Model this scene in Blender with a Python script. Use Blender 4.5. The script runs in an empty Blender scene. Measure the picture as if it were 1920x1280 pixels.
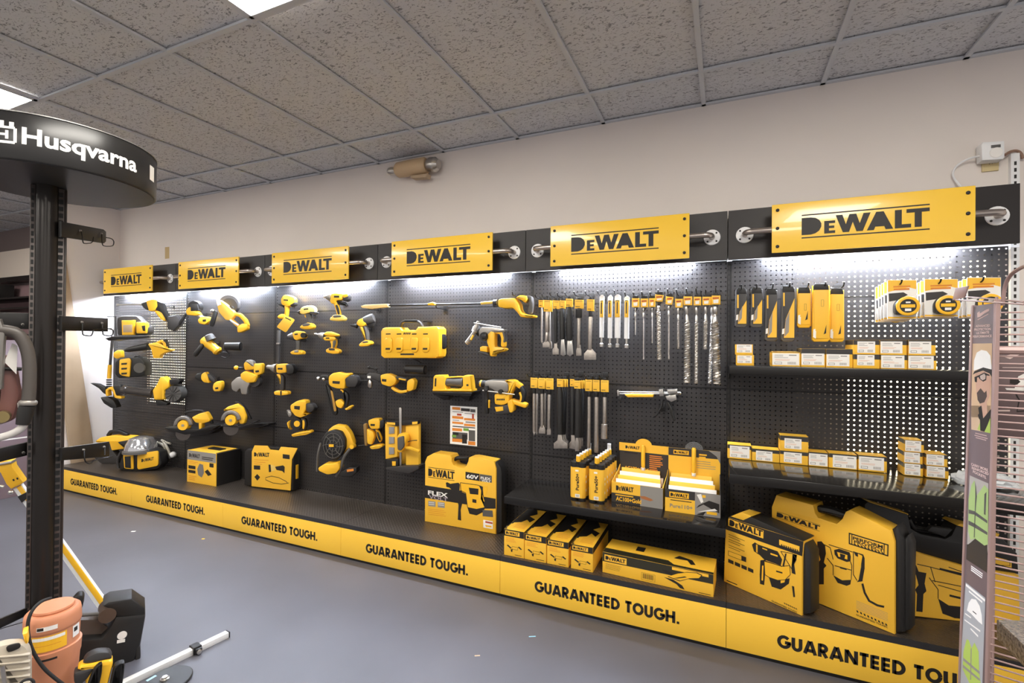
import bpy, bmesh, math, random
from mathutils import Vector, Matrix, Euler
random.seed(7)
SC = bpy.context.scene
COL = SC.collection
# ------------------------------------------------------------------ camera
FPX = 901.15
CAM = Vector((-.017, -3.062, 1.502))
YAW, PITCH, ROLL = .4154, .0051, .008
cy_, sy_, cp_, sp_ = math.cos(YAW), math.sin(YAW), math.cos(PITCH), math.sin(PITCH)
FW = Vector((-sy_*cp_, cy_*cp_, sp_)); RT0 = Vector((cy_, sy_, 0)); UP0 = RT0.cross(FW)
RT = RT0*math.cos(ROLL) + UP0*math.sin(ROLL); UP = UP0*math.cos(ROLL) - RT0*math.sin(ROLL)
cam_d = bpy.data.cameras.new('camera'); cam = bpy.data.objects.new('camera', cam_d); COL.objects.link(cam)
cam_d.sensor_width = 36; cam_d.lens = FPX/1920*36; cam_d.clip_start = .05
cam.matrix_world = Matrix(((RT.x, UP.x, -FW.x, CAM.x), (RT.y, UP.y, -FW.y, CAM.y), (RT.z, UP.z, -FW.z, CAM.z), (0, 0, 0, 1)))
SC.camera = cam
# ------------------------------------------------------------------ world, exposure
w = bpy.data.worlds.new('shop_ambient'); SC.world = w; w.use_nodes = True
w.node_tree.nodes['Background'].inputs[0].default_value = (1, .95, .92, 1)
w.node_tree.nodes['Background'].inputs[1].default_value = .22
SC.view_settings.view_transform = 'Standard'; SC.view_settings.look = 'None'
SC.view_settings.exposure = 1.6; SC.view_settings.gamma = 1; SC.view_settings.use_curve_mapping = False
CEIL_LIGHT = 9.0; LED_LIGHT = 125.0; DAY_LIGHT = 3.0
# ------------------------------------------------------------------ helpers
def ray(px, py): return RT*((px-960)/FPX) + UP*((640-py)/FPX) + FW
def at(px, py, x=None, y=None, z=None):
    d = ray(px, py)
    t = (x-CAM.x)/d.x if x is not None else (y-CAM.y)/d.y if y is not None else (z-CAM.z)/d.z
    return CAM + d*t
def lin(h):
    h = h.lstrip('#'); c = [int(h[i:i+2], 16)/255 for i in (0, 2, 4)]
    return tuple(v/12.92 if v <= .04045 else ((v+.055)/1.055)**2.4 for v in c) + (1,)
def mat(name, col, rough=.5, metal=0, var=0, vs=30, bump=0, bs=200, emit=0, alpha=1, trans=0, coat=0, spec=.5):
    m = bpy.data.materials.new(name); m.use_nodes = True; nt = m.node_tree; N = nt.nodes; L = nt.links
    b = N['Principled BSDF']; c = lin(col) if isinstance(col, str) else col
    b.inputs['Base Color'].default_value = c; b.inputs['Roughness'].default_value = rough; b.inputs['Metallic'].default_value = metal
    b.inputs['Alpha'].default_value = alpha; b.inputs['Transmission Weight'].default_value = trans; b.inputs['Coat Weight'].default_value = coat
    b.inputs['Specular IOR Level'].default_value = spec
    if emit: b.inputs['Emission Color'].default_value = c; b.inputs['Emission Strength'].default_value = emit
    if var or bump:
        tc = N.new('ShaderNodeTexCoord')
    if var:
        n = N.new('ShaderNodeTexNoise'); n.inputs['Scale'].default_value = vs; n.inputs['Detail'].default_value = 5
        L.new(tc.outputs['Object'], n.inputs['Vector'])
        mx = N.new('ShaderNodeMix'); mx.data_type = 'RGBA'; mx.blend_type = 'MULTIPLY'; mx.inputs[0].default_value = 1
        r = N.new('ShaderNodeMapRange'); r.inputs[1].default_value = .3; r.inputs[2].default_value = .7; r.inputs[3].default_value = 1-var; r.inputs[4].default_value = 1+var*.4
        L.new(n.outputs[0], r.inputs[0]); mx.inputs[6].default_value = c; L.new(r.outputs[0], mx.inputs[7]); L.new(mx.outputs[2], b.inputs['Base Color'])
    if bump:
        n2 = N.new('ShaderNodeTexNoise'); n2.inputs['Scale'].default_value = bs; L.new(tc.outputs['Object'], n2.inputs['Vector'])
        bp = N.new('ShaderNodeBump'); bp.inputs['Strength'].default_value = bump; bp.inputs['Distance'].default_value = .002
        L.new(n2.outputs[0], bp.inputs['Height']); L.new(bp.outputs[0], b.inputs['Normal'])
    return m
# ---- polygon helpers
def area2(p): return sum(p[i][0]*p[(i+1) % len(p)][1] - p[(i+1) % len(p)][0]*p[i][1] for i in range(len(p)))
def chaikin(p, n=1):
    for _ in range(n):
        q = []
        for i in range(len(p)):
            a, b = p[i], p[(i+1) % len(p)]
            q += [(a[0]*.75+b[0]*.25, a[1]*.75+b[1]*.25), (a[0]*.25+b[0]*.75, a[1]*.25+b[1]*.75)]
        p = q
    return p
def roundc(p, n=1):
    """round every corner by a limited radius, so that straight edges stay straight"""
    q = []; m = len(p)
    for i in range(m):
        a, b, c = Vector(p[i-1]), Vector(p[i]), Vector(p[(i+1) % m]); l1, l2 = (a-b).length, (c-b).length
        if l1 < 1e-6 or l2 < 1e-6: continue
        t1, t2 = min(.34*l1, .013*n), min(.34*l2, .013*n); p1 = b+(a-b)*(t1/l1); p2 = b+(c-b)*(t2/l2); md = p1*.25+b*.5+p2*.25
        q += [tuple(p1), tuple(md), tuple(p2)]
    return q
def inset(p, d):
    out = []; n = len(p)
    for i in range(n):
        a, b, c = p[i-1], p[i], p[(i+1) % n]
        e1 = Vector((b[0]-a[0], b[1]-a[1])); e2 = Vector((c[0]-b[0], c[1]-b[1]))
        if e1.length < 1e-9 or e2.length < 1e-9: out.append(b); continue
        e1.normalize(); e2.normalize(); n1 = Vector((-e1.y, e1.x)); n2 = Vector((-e2.y, e2.x)); m = n1+n2
        if m.length < .3: m = n1
        else: m = m/max(.5, m.length_squared/2)
        out.append((b[0]+m.x*d, b[1]+m.y*d))
    return out
def path_poly(pts, w):
    ws = w if isinstance(w, (list, tuple)) else [w]*len(pts); L_, R_ = [], []
    for i, p in enumerate(pts):
        a = pts[max(0, i-1)]; b = pts[min(len(pts)-1, i+1)]; d = Vector((b[0]-a[0], b[1]-a[1])); d.normalize()
        n = Vector((-d.y, d.x))*ws[i]/2; L_.append((p[0]+n.x, p[1]+n.y)); R_.append((p[0]-n.x, p[1]-n.y))
    return L_ + R_[::-1]
_txt = {}
def text_geo(s, bold):
    k = (s, bold)
    if k not in _txt:
        c = bpy.data.curves.new('t', 'FONT'); c.body = s; c.size = 1; c.offset = bold; c.resolution_u = 3
        o = bpy.data.objects.new('t', c); COL.objects.link(o)
        dg = bpy.context.evaluated_depsgraph_get(); me = o.evaluated_get(dg).to_mesh()
        vs = [tuple(v.co) for v in me.vertices]; fs = [tuple(p.vertices) for p in me.polygons]
        bpy.data.objects.remove(o); bpy.data.curves.remove(c)
        xs = [v[0] for v in vs]; x0, x1 = min(xs), max(xs); y1 = max(v[1] for v in vs); y0 = min(v[1] for v in vs)
        _txt[k] = ([((v[0]-x0)/(x1-x0), v[1]) for v in vs], fs, x1-x0, y0, y1)
    return _txt[k]
# heavy geometric capitals drawn as strokes: unit cap height, (width, strokes)
def _arc(cx, cy, rx, ry, a0, a1, n=14): return [(cx+rx*math.cos(math.radians(a0+(a1-a0)*i/n)), cy+ry*math.sin(math.radians(a0+(a1-a0)*i/n))) for i in range(n+1)]
_t = .105
GLY = {'G': (.86, [_arc(.45, .5, .36, .40, 42, 360), [(.5, .47), (.90, .47)]]), 'U': (.68, [[(.1, 1), (.1, .38)] + _arc(.34, .36, .24, .27, 180, 360) + [(.58, .38), (.58, 1)]]),
 'A': (.84, [[(.08, 0), (.39, 1)], [(.45, 1), (.76, 0)], [(.22, .27), (.62, .27)]]), 'R': (.64, [[(.1, 0), (.1, 1)], [(.1, .9), (.3, .9)] + _arc(.3, .68, .21, .215, 90, -90) + [(.1, .465)], [(.27, .45), (.54, 0)]]),
 'N': (.78, [[(.1, 0), (.1, 1)], [(.13, .95), (.65, .05)], [(.68, 0), (.68, 1)]]), 'T': (.58, [[(.29, 0), (.29, 1)], [(.02, .895), (.56, .895)]]),
 'E': (.54, [[(.1, 0), (.1, 1)], [(.1, .895), (.5, .895)], [(.1, .5), (.48, .5)], [(.1, .105), (.5, .105)]]), 'D': (.74, [[(.1, 0), (.1, 1)], [(.1, .895), (.26, .895)] + _arc(.26, .5, .37, .395, 90, -90) + [(.1, .105)]]),
 'O': (.88, [_arc(.44, .5, .35, .40, 0, 360, 24)]), 'H': (.74, [[(.1, 0), (.1, 1)], [(.64, 0), (.64, 1)], [(.1, .5), (.64, .5)]]), '.': (.28, [[(.14, 0), (.14, .21)]]), ' ': (.26, [])}
LOGO = [  # six heavy capitals in a 5.8 x 1 box
 [(0, 0), (.46, 0), (.68, .06), (.86, .2), (.96, .42), (.96, .62), (.86, .82), (.68, .95), (.46, 1), (0, 1)],
 [(1.10, 0), (1.62, 0), (1.62, .15), (1.33, .15), (1.33, .29), (1.58, .29), (1.58, .43), (1.33, .43), (1.33, .57), (1.62, .57), (1.62, .72), (1.10, .72)],
 [(1.98, 0), (2.27, 0), (2.44, .55), (2.61, 0), (2.9, 0), (3.25, 1), (2.93, 1), (2.76, .45), (2.60, 1), (2.28, 1), (2.12, .45), (1.96, 1), (1.64, 1)],
 [(3.08, 0), (3.40, 0), (3.46, .18), (3.86, .18), (3.92, 0), (4.25, 0), (3.83, 1), (3.50, 1)],
 [(4.32, 0), (5.02, 0), (5.02, .2), (4.62, .2), (4.62, 1), (4.32, 1)],
 [(5.17, 0), (5.47, 0), (5.47, .8), (5.80, .8), (5.80, 1), (4.82, 1), (4.82, .8), (5.17, .8)]]
class B:
    """mesh builder: ONE mesh object per part"""
    def __init__(s, name, mats, thing=None, parent=None, label=None):
        s.bm = bmesh.new(); s.name = name; s.mats = mats if isinstance(mats, (list, tuple)) else [mats]; s.t = thing; s.parent = parent; s.label = label
        s.M = None; s.i = 0; s.o = None; s.kids = []
    def v(s, p):
        p = Vector(p)
        return s.bm.verts.new(s.M @ p if s.M is not None else p)
    def f(s, vs):
        try:
            f = s.bm.faces.new(vs); f.material_index = s.i; return f
        except ValueError: return None
    def mi(s, i): s.i = i; return s
    # raw shapes in local metres
    def _prism(s, P, z0, z1, bev=0, both=False, cx=0, top_only=False):
        if area2(P) < 0: P = P[::-1]
        if z1 < z0: z0, z1 = z1, z0
        bev = min(bev, (z1-z0)*.49)
        rings = []
        if bev and both: rings += [(inset(P, bev), z0), (inset(P, bev*.3), z0+bev*.3), (P, z0+bev)]
        else: rings += [(P, z0)]
        if bev: rings += [(P, z1-bev), (inset(P, bev*.3), z1-bev*.3), (inset(P, bev), z1)]
        else: rings += [(P, z1)]
        R = [[s.v((p[0], p[1], z)) for p in r] for r, z in rings]
        s.f(R[0][::-1]); s.f(R[-1]); n = len(P)
        for a, b in zip(R, R[1:]):
            for i in range(n): s.f([a[i], a[(i+1) % n], b[(i+1) % n], b[i]])
    def box(s, x0, x1, y0, y1, z0, z1, bev=0):
        s._prism([(x0, y0), (x1, y0), (x1, y1), (x0, y1)], z0, z1, bev, True); return s
    def flat(s, P, z):
        if area2(P) < 0: P = P[::-1]
        s.f([s.v((p[0], p[1], z)) for p in P]); return s
    def poly(s, pts): s.f([s.v(p) for p in pts]); return s
    def cone(s, a, b, r0, r1=None, n=14, cap=True):
        a, b = Vector(a), Vector(b); r1 = r0 if r1 is None else r1; d = (b-a).normalized()
        u = d.orthogonal().normalized(); w_ = d.cross(u); A, Bq = [], []
        for i in range(n):
            t = 2*math.pi*i/n; k = u*math.cos(t)+w_*math.sin(t); A.append(s.v(a+k*r0)); Bq.append(s.v(b+k*r1))
        for i in range(n): s.f([A[i], A[(i+1) % n], Bq[(i+1) % n], Bq[i]])
        if cap: s.f(A[::-1]); s.f(Bq)
        return s
    def lathe(s, a, b, prof, n=18):
        """prof: (t along a->b, radius)"""
        a, b = Vector(a), Vector(b); d = (b-a).normalized(); u = d.orthogonal().normalized(); w_ = d.cross(u); prev = None
        for k, (t, r) in enumerate(prof):
            c = a+(b-a)*t; ring = [s.v(c+(u*math.cos(2*math.pi*i/n)+w_*math.sin(2*math.pi*i/n))*max(r, 1e-5)) for i in range(n)]
            if prev:
                for i in range(n): s.f([prev[i], prev[(i+1) % n], ring[(i+1) % n], ring[i]])
            else: s.f(ring[::-1])
            prev = ring
        s.f(prev); return s
    def pipe(s, pts, r, n=8, closed=False, sm=0):
        P = [Vector(p) for p in pts]
        for _ in range(sm):
            Q = [P[0]]
            for a, b in zip(P, P[1:]): Q += [a*.75+b*.25, a*.25+b*.75]
            P = Q+[P[-1]]
        rs = r if isinstance(r, (list, tuple)) else [r]*len(P); u = None; rings = []
        for i, p in enumerate(P):
            if closed: d = P[(i+1) % len(P)]-P[i-1]
            else: d = P[min(i+1, len(P)-1)]-P[max(i-1, 0)]
            if d.length < 1e-9: d = Vector((0, 0, 1))
            d.normalize()
            if u is None: u = d.orthogonal().normalized()
            else:
                u = u-d*u.dot(d); u = u.normalized() if u.length > 1e-6 else d.orthogonal().normalized()
            w_ = d.cross(u); rings.append([s.v(p+(u*math.cos(2*math.pi*k/n)+w_*math.sin(2*math.pi*k/n))*rs[min(i, len(rs)-1)]) for k in range(n)])
        for a, b in list(zip(rings, rings[1:])) + ([(rings[-1], rings[0])] if closed else []):
            for k in range(n): s.f([a[k], a[(k+1) % n], b[(k+1) % n], b[k]])
        if not closed: s.f(rings[0][::-1]); s.f(rings[-1])
        return s
    def ball(s, c, r, sc=(1, 1, 1), n=14, m=8, half=False):
        c = Vector(c); prev = None; lo = 0 if half else -90
        for j in range(m+1):
            a = math.radians(lo+(90-lo)*j/m); rr = max(math.cos(a)*r, 1e-5); z = math.sin(a)*r
            ring = [s.v(c+Vector((rr*math.cos(2*math.pi*i/n)*sc[0], rr*math.sin(2*math.pi*i/n)*sc[1], z*sc[2]))) for i in range(n)]
            if prev:
                for i in range(n): s.f([prev[i], prev[(i+1) % n], ring[(i+1) % n], ring[i]])
            else: s.f(ring[::-1])
            prev = ring
        s.f(prev); return s
    def txt(s, st, x, y, h, z, w=None, bold=.012, center=False):
        vs, fs, wd, y0, y1 = text_geo(st, bold); k = h/.729; W_ = w if w else wd*k
        if center: x = x-W_/2
        V = [s.v((x+a*W_, y+b*k, z)) for a, b in vs]
        for f in fs: s.f([V[i] for i in f])
        return s
    def caps(s, st, x, y, h, z, w=None, thick=.2):
        tot = sum(GLY[c][0]+.10 for c in st)-.10; k = w/tot if w else h; cx = x
        for c in st:
            gw, strokes = GLY[c]
            for sk in strokes:
                tk = thick if c != '.' else .21
                P = path_poly([(a*k, b*h) for a, b in sk], tk*h); n = len(P)//2
                for i in range(n-1):
                    q = [P[i], P[i+1], P[-2-i], P[-1-i]]; s.flat([(cx+a, y+b) for a, b in q], z)
            cx += (gw+.10)*k
        return s
    def logo(s, x, y, w, h, z, lines=True):
        sx = w/5.8; lh = h*.72 if lines else h; y0 = y+h*.14 if lines else y
        for P in LOGO: s.flat([(x+a*sx, y0+b*lh) for a, b in P], z)
        s.flat([(x+.28*sx, y0+.21*lh), (x+.62*sx, y0+.28*lh), (x+.66*sx, y0+.62*lh), (x+.50*sx, y0+.78*lh), (x+.28*sx, y0+.79*lh)], z+.0003) if False else None
        if lines:
            for yy in (y, y+h*.95): s.flat([(x, yy), (x+w, yy), (x+w, yy+h*.05), (x, yy+h*.05)], z)
        return s
    def bars(s, x0, x1, y0, y1, n, z, fill=.45, rag=.3, seed=1):
        rg = random.Random(seed); st = (y1-y0)/n
        for i in range(n):
            yy = y1-st*(i+1)+st*(1-fill)/2; xe = x1-(x1-x0)*rag*rg.random()
            s.flat([(x0, yy), (xe, yy), (xe, yy+st*fill), (x0, yy+st*fill)], z)
        return s
    def rect(s, x0, x1, y0, y1, z): return s.flat([(x0, y0), (x1, y0), (x1, y1), (x0, y1)], z)
    def frame(s, x0, x1, y0, y1, t, z):
        s.rect(x0, x1, y0, y0+t, z); s.rect(x0, x1, y1-t, y1, z); s.rect(x0, x0+t, y0, y1, z); s.rect(x1-t, x1, y0, y1, z); return s
    # shapes traced on the thing's own plane (crop coordinates of the reference, radii in the same units)
    def q(s, p, w=0): return s.t.P(p[0], p[1], w)
    def prism(s, pts, w0, w1, bev=.004, sm=0, both=True):
        P = [s.q(p, w1) for p in pts]; P = roundc(P, sm) if sm else P
        s._prism(P, w0, w1, bev, both); return s
    def stroke(s, pts, wd, w0, w1, bev=.003, sm=0):
        P = path_poly(pts, wd); return s.prism(P, w0, w1, bev, sm)
    def cyl(s, a, b, r0, r1=None, w=0, w2=None, n=14):
        w2 = w if w2 is None else w2; k = s.t.k; r1 = r0 if r1 is None else r1
        return s.cone((*s.q(a, w), w), (*s.q(b, w2), w2), r0*k, r1*k, n)
    def turned(s, a, b, prof, w=0, w2=None, n=16):
        w2 = w if w2 is None else w2; k = s.t.k
        return s.lathe((*s.q(a, w), w), (*s.q(b, w2), w2), [(t, r*k) for t, r in prof], n)
    def disc(s, c, r, w0, w1, r1=None, n=22):
        x, y = s.q(c, w1); k = s.t.k
        return s.cone((x, y, w0), (x, y, w1), r*k, (r1 if r1 is not None else r)*k, n)
    def tube(s, pts, r, w=0, sm=2, n=8):
        ws = w if isinstance(w, (list, tuple)) else [w]*len(pts); k = s.t.k
        return s.pipe([(*s.q(p, a), a) for p, a in zip(pts, ws)], r*k, n, False, sm)
    def sph(s, c, r, w=0, sc=(1, 1, 1)):
        return s.ball((*s.q(c, w), w), r*s.t.k, sc)
    def outline(s, pts, wd, w):
        for a, b in zip(pts, pts[1:]+pts[:1]): s.face(path_poly([a, b], wd), w)
        return s
    def face(s, pts, w): s.flat([s.q(p, w) for p in pts], w); return s
    def build(s, parent=None, kind=None):
        me = bpy.data.meshes.new(s.name)
        bmesh.ops.recalc_face_normals(s.bm, faces=[f for f in s.bm.faces])
        s.bm.to_mesh(me); s.bm.free()
        for m in s.mats: me.materials.append(m)
        me.polygons.foreach_set('use_smooth', [True]*len(me.polygons)); me.set_sharp_from_angle(angle=math.radians(38))
        o = bpy.data.objects.new(s.name, me); COL.objects.link(o); s.o = o
        if parent: o.parent = parent
        if s.label: o['label'] = s.label
        if kind: o['kind'] = kind
        return o
class Thing:
    """an Empty at the thing's base with its own axes (x right, y up, z towards the viewer); parts are traced on its plane"""
    def __init__(s, name, label, cat, crop=None, anchor=None, d=.06, yaw=0, group=None, origin=None):
        s.crop = crop; yaw = math.radians(yaw)
        s.n = Vector((math.sin(yaw), -math.cos(yaw), 0)); s.u = Vector((math.cos(yaw), math.sin(yaw), 0))
        if origin is None:
            px, py = crop[0]+anchor[0]*crop[2], crop[1]+anchor[1]*crop[2]; origin = at(px, py, y=-d)
        s.org = Vector(origin)
        o = bpy.data.objects.new(name, None); COL.objects.link(o); o.empty_display_size = .05
        o.matrix_world = Matrix(((s.u.x, 0, s.n.x, s.org.x), (s.u.y, 0, s.n.y, s.org.y), (0, 1, 0, s.org.z), (0, 0, 0, 1)))
        o['label'] = label; o['category'] = cat
        if group: o['group'] = group
        s.o = o; s.parts = []; s.conv = None
        s.k = crop[2]*((s.org-CAM).dot(FW))/FPX if crop else 1
    def P(s, cx, cy, w=0):
        if s.conv: return s.conv(cx, cy)
        px, py = s.crop[0]+cx*s.crop[2], s.crop[1]+cy*s.crop[2]; d = ray(px, py)
        o = s.org + s.n*w; t = (o-CAM).dot(s.n)/d.dot(s.n); p = CAM+d*t-s.org
        return (p.dot(s.u), p.z)
    def part(s, name, mats, parent=None, label=None):
        b = B(name, mats, s, parent, label); s.parts.append(b); return b
    def done(s, floor=None):
        for b in s.parts:
            if floor is not None:
                for v in b.bm.verts: v.co.y = max(v.co.y, floor)
            b.build((b.parent.o if isinstance(b.parent, B) else s.o))
        return s
def thing(name, label, cat, loc=(0, 0, 0), rz=0, group=None):
    o = bpy.data.objects.new(name, None); COL.objects.link(o); o.location = loc; o.rotation_euler = (0, 0, rz); o.empty_display_size = .05
    o['label'] = label; o['category'] = cat
    if group: o['group'] = group
    return o
def tag(o, label, cat, group=None):
    o['label'] = label; o['category'] = cat
    if group: o['group'] = group
    return o
def copy_tree(o, label=None, loc=None, rz=None):
    r = o.copy(); COL.objects.link(r)
    if label: r['label'] = label
    if loc is not None: r.location = loc
    if rz is not None: r.rotation_euler = (0, 0, rz)
    for ch in list(o.children):
        c = ch.copy(); COL.objects.link(c); c.parent = r
        for g in list(ch.children):
            e = g.copy(); COL.objects.link(e); e.parent = c
    return r
# ------------------------------------------------------------------ materials
YEL = mat('tool_yellow', '#f3b92a', .38); YELP = mat('printed_yellow', '#f2bb38', .5); YELS = mat('sign_yellow', '#f8c843', .24, coat=.3)
KICK = mat('kick_yellow', '#f7c440', .4)
BLK = mat('black_plastic', '#1b1918', .5, bump=.15, bs=900); RUB = mat('dark_rubber', '#232120', .75); GRY = mat('grey_plastic', '#55524f', .55)
DGR = mat('dark_grey_plastic', '#343130', .5); LGR = mat('light_grey_cast', '#9a958f', .42, .6); SIL = mat('bright_steel', '#c9c4bd', .28, 1)
STL = mat('ground_steel', '#b5aca3', .42, .9, var=.15, vs=60); CHR = mat('chrome', '#e0dedb', .12, 1); INK = mat('black_ink', '#211c18', .55)
WHT = mat('white_paper', '#ece8e2', .6); WPL = mat('white_plastic', '#e9e8e8', .4); GINK = mat('grey_ink', '#8d8883', .6); PINKY = mat('mauve_paint', '#76625f', .5, .2)
ORG = mat('orange_print', '#d9832c', .55); RED = mat('red_print', '#b0442c', .55); CLR = mat('clear_plastic', '#f2f4f5', .08, trans=.92, spec=.5)
BSTL = mat('black_coated_steel', '#1d1b1a', .38, .3, bump=.1, bs=700); HDR = mat('header_black', '#2a2625', .5, .1, bump=.2, bs=500)
GRN = mat('green_print', '#6f9d3c', .6); HIV = mat('hi_vis_print', '#a9bf58', .6); SKIN = mat('skin_print', '#c39a83', .6); BEI = mat('beige_board', '#b29a7e', .6, var=.08, vs=4)
def pegboard(name, rad):
    m = bpy.data.materials.new(name); m.use_nodes = True; nt = m.node_tree; N, L = nt.nodes, nt.links; b = N['Principled BSDF']
    b.inputs['Base Color'].default_value = lin('#363332'); b.inputs['Roughness'].default_value = .4; b.inputs['Metallic'].default_value = .25
    tc = N.new('ShaderNodeTexCoord'); sp = N.new('ShaderNodeSeparateXYZ'); L.new(tc.outputs['Object'], sp.inputs[0])
    def M_(op, a, bb=None):
        n = N.new('ShaderNodeMath'); n.operation = op
        for i, v in enumerate((a, bb)):
            if v is None: continue
            if isinstance(v, (int, float)): n.inputs[i].default_value = v
            else: L.new(v, n.inputs[i])
        return n.outputs[0]
    def cell(o): return M_('MULTIPLY', M_('SUBTRACT', M_('FRACT', M_('DIVIDE', o, .0262)), .5), .0262)
    x, z = cell(sp.outputs[0]), cell(sp.outputs[2])
    d2 = M_('ADD', M_('MULTIPLY', x, x), M_('MULTIPLY', z, z)); hole = M_('LESS_THAN', d2, rad*rad)
    tr = N.new('ShaderNodeBsdfTransparent'); mx = N.new('ShaderNodeMixShader'); L.new(hole, mx.inputs[0]); L.new(b.outputs[0], mx.inputs[1]); L.new(tr.outputs[0], mx.inputs[2])
    L.new(mx.outputs[0], N['Material Output'].inputs[0]); return m
PEG = pegboard('pegboard_black', .0043); PEGW = pegboard('pegboard_wide_hole', .0042)
def S(name, m, f, kind='structure', parent=None):
    b = B(name, m); f(b); o = b.build(parent)
    if kind and not parent: o['kind'] = kind
    return o
# ================================================================== SETTING
W = 1.2275; CZ = 2.946; WY = .05; T = .6096; TX = -.7454; TY = -.3479
flm = mat('floor_epoxy', '#55545a', .42, var=.14, vs=2.2, bump=.15, bs=900)
S('floor', flm, lambda b: b.box(-9.6, 3.6, -6.2, .12, -.05, 0))
# rough painted wall
wallm = mat('wall_paint', '#e6dcd5', .75, var=.04, vs=1.4, bump=.1, bs=60)
# back wall in pieces so that two windows sit in it behind the perforated panels
WIN = [(-5.62, -4.90, .83, 1.98), (.575, 1.2, .84, 1.965)]
def backwall(b):
    xs = [-6.3, WIN[0][0], WIN[0][1], WIN[1][0], WIN[1][1], 3.6]
    for i in (0, 2, 4): b.box(xs[i], xs[i+1], WY, WY+.12, 0, CZ+.05)
    for wx0, wx1, z0, z1 in WIN:
        b.box(wx0, wx1, WY, WY+.12, 0, z0); b.box(wx0, wx1, WY, WY+.12, z1, CZ+.05)
S('wall_back', wallm, backwall)
dayl = mat('daylight_glass', '#fff3d2', .3, emit=DAY_LIGHT)
framem = mat('window_frame_paint', '#8d8a86', .5)
for n, (x0, x1, z0, z1) in enumerate(WIN):
    o = S('window_%d' % (n+1), framem, lambda b: [b.box(x0, x0+.03, WY+.02, WY+.1, z0, z1), b.box(x1-.03, x1, WY+.01, WY+.1, z0, z1), b.box(x0, x1, WY+.01, WY+.1, z0, z0+.03), b.box(x0, x1, WY+.01, WY+.1, z1-.03, z1)] + ([b.box(1.045, 1.075, WY+.01, WY+.1, z0, z1)] if n else []))
    S('glass', dayl, lambda b: b.box(x0+.02, x1-.02, WY+.012, WY+.018, z0+.02, z1-.02), parent=o)
S('wall_left', wallm, lambda b: b.box(-6.27, -6.147, -.52, WY, 0, CZ))
farm = mat('far_wall_paint', '#8a7c7a', .8)
S('wall_far', farm, lambda b: b.box(-9.6, -9.5, -6, .12, 0, CZ))
S('wall_recess', farm, lambda b: b.box(-9.5, -6.3, .05, .12, 0, CZ))
# ceiling tiles (speckled) and grid
cm = bpy.data.materials.new('ceiling_tile'); cm.use_nodes = True
def _cm():
    N, L = cm.node_tree.nodes, cm.node_tree.links; b = N['Principled BSDF']; b.inputs['Roughness'].default_value = .9; b.inputs['Specular IOR Level'].default_value = .1
    tc = N.new('ShaderNodeTexCoord'); mp = N.new('ShaderNodeMapping'); mp.inputs['Scale'].default_value = (1, 1.8, 1); L.new(tc.outputs['Object'], mp.inputs[0])
    n = N.new('ShaderNodeTexNoise'); n.inputs['Scale'].default_value = 48; n.inputs['Detail'].default_value = 3; n.inputs['Distortion'].default_value = 1.2; L.new(mp.outputs[0], n.inputs['Vector'])
    r = N.new('ShaderNodeValToRGB'); r.color_ramp.elements[0].position = .37; r.color_ramp.elements[0].color = lin('#919195'); r.color_ramp.elements[1].position = .44; r.color_ramp.elements[1].color = lin('#d3d3d6')
    L.new(n.outputs[0], r.inputs[0]); L.new(r.outputs[0], b.inputs['Base Color'])
    bp = N.new('ShaderNodeBump'); bp.inputs['Strength'].default_value = .5; bp.inputs['Distance'].default_value = .004; L.new(n.outputs[0], bp.inputs['Height']); L.new(bp.outputs[0], b.inputs['Normal'])
_cm()
LIGHTS = [(i, r) for i in (-10, -6, -2, 2) for r in (1, 3)]   # troffer cells of the ceiling grid (column, row)
def cellxy(i, r): return TX+i*T, TX+(i+1)*T, TY-2*T*(r+1), TY-2*T*r
S('ceiling', cm, lambda b: b.box(-9.6, 3.6, -6.2, .12, CZ+.018, CZ+.06))
gridm = mat('ceiling_grid_paint', '#c9cbd0', .6)
def grid(b):
    for i in range(-14, 8): b.box(TX+i*T-.012, TX+i*T+.012, -6.2, WY, CZ, CZ+.011)
    for r in range(0, 6): b.box(-9.5, 3.6, TY-2*T*r-.012, TY-2*T*r+.012, CZ-.001, CZ+.0115)
    b.box(-6.15, 3.6, WY-.022, WY, CZ, CZ+.011)
S('trim_1', gridm, grid)
difm = mat('light_diffuser', '#fffaf0', .5, emit=CEIL_LIGHT)
for k, (i, r) in enumerate(LIGHTS):
    x0, x1, y0, y1 = cellxy(i, r)
    seen = {(-2, 1): 'glaring ceiling light panel at the top edge above the tool wall', (-6, 1): 'ceiling light panel at the left edge above the round stand top'}
    t = thing('ceiling_light', seen.get((i, r), 'rectangular ceiling light panel set in the ceiling tiles outside the picture'), 'light', (x0, y0, CZ), 0, 'ceiling light panels')
    f = B('frame', gridm); f.box(.012, .03, .012, 2*T-.012, -.006, .01); f.box(T-.03, T-.012, .012, 2*T-.012, -.006, .01); f.box(.012, T-.012, .012, .03, -.006, .01); f.box(.012, T-.012, 2*T-.03, 2*T-.012, -.006, .01); f.build(t)
    g = B('diffuser', difm); g.box(.03, T-.03, .03, 2*T-.03, -.003, .008); g.build(t)
# paper scraps on the floor
for px, py, a, b_, m, lab in [(250, 996, .03, .016, WHT, 'white paper scrap on the floor before the first kick panel'), (381, 1010, .02, .014, YELP, 'yellow paper scrap on the floor before the second kick panel'),
                              (998, 1193, .035, .006, mat('blue_tape', '#8fc4d8', .6), 'thin light blue strip on the floor before the fifth kick panel'), (895, 1229, .026, .008, BEI, 'beige scrap lying nearest the camera on open floor')]:
    p = at(px, py, z=0); c = B('paper_scrap', m); c.box(-a/2, a/2, -b_/2, b_/2, 0, .0012); o = c.build(); o.location = p; o.rotation_euler = (0, 0, .5); tag(o, lab, 'scrap')
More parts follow.
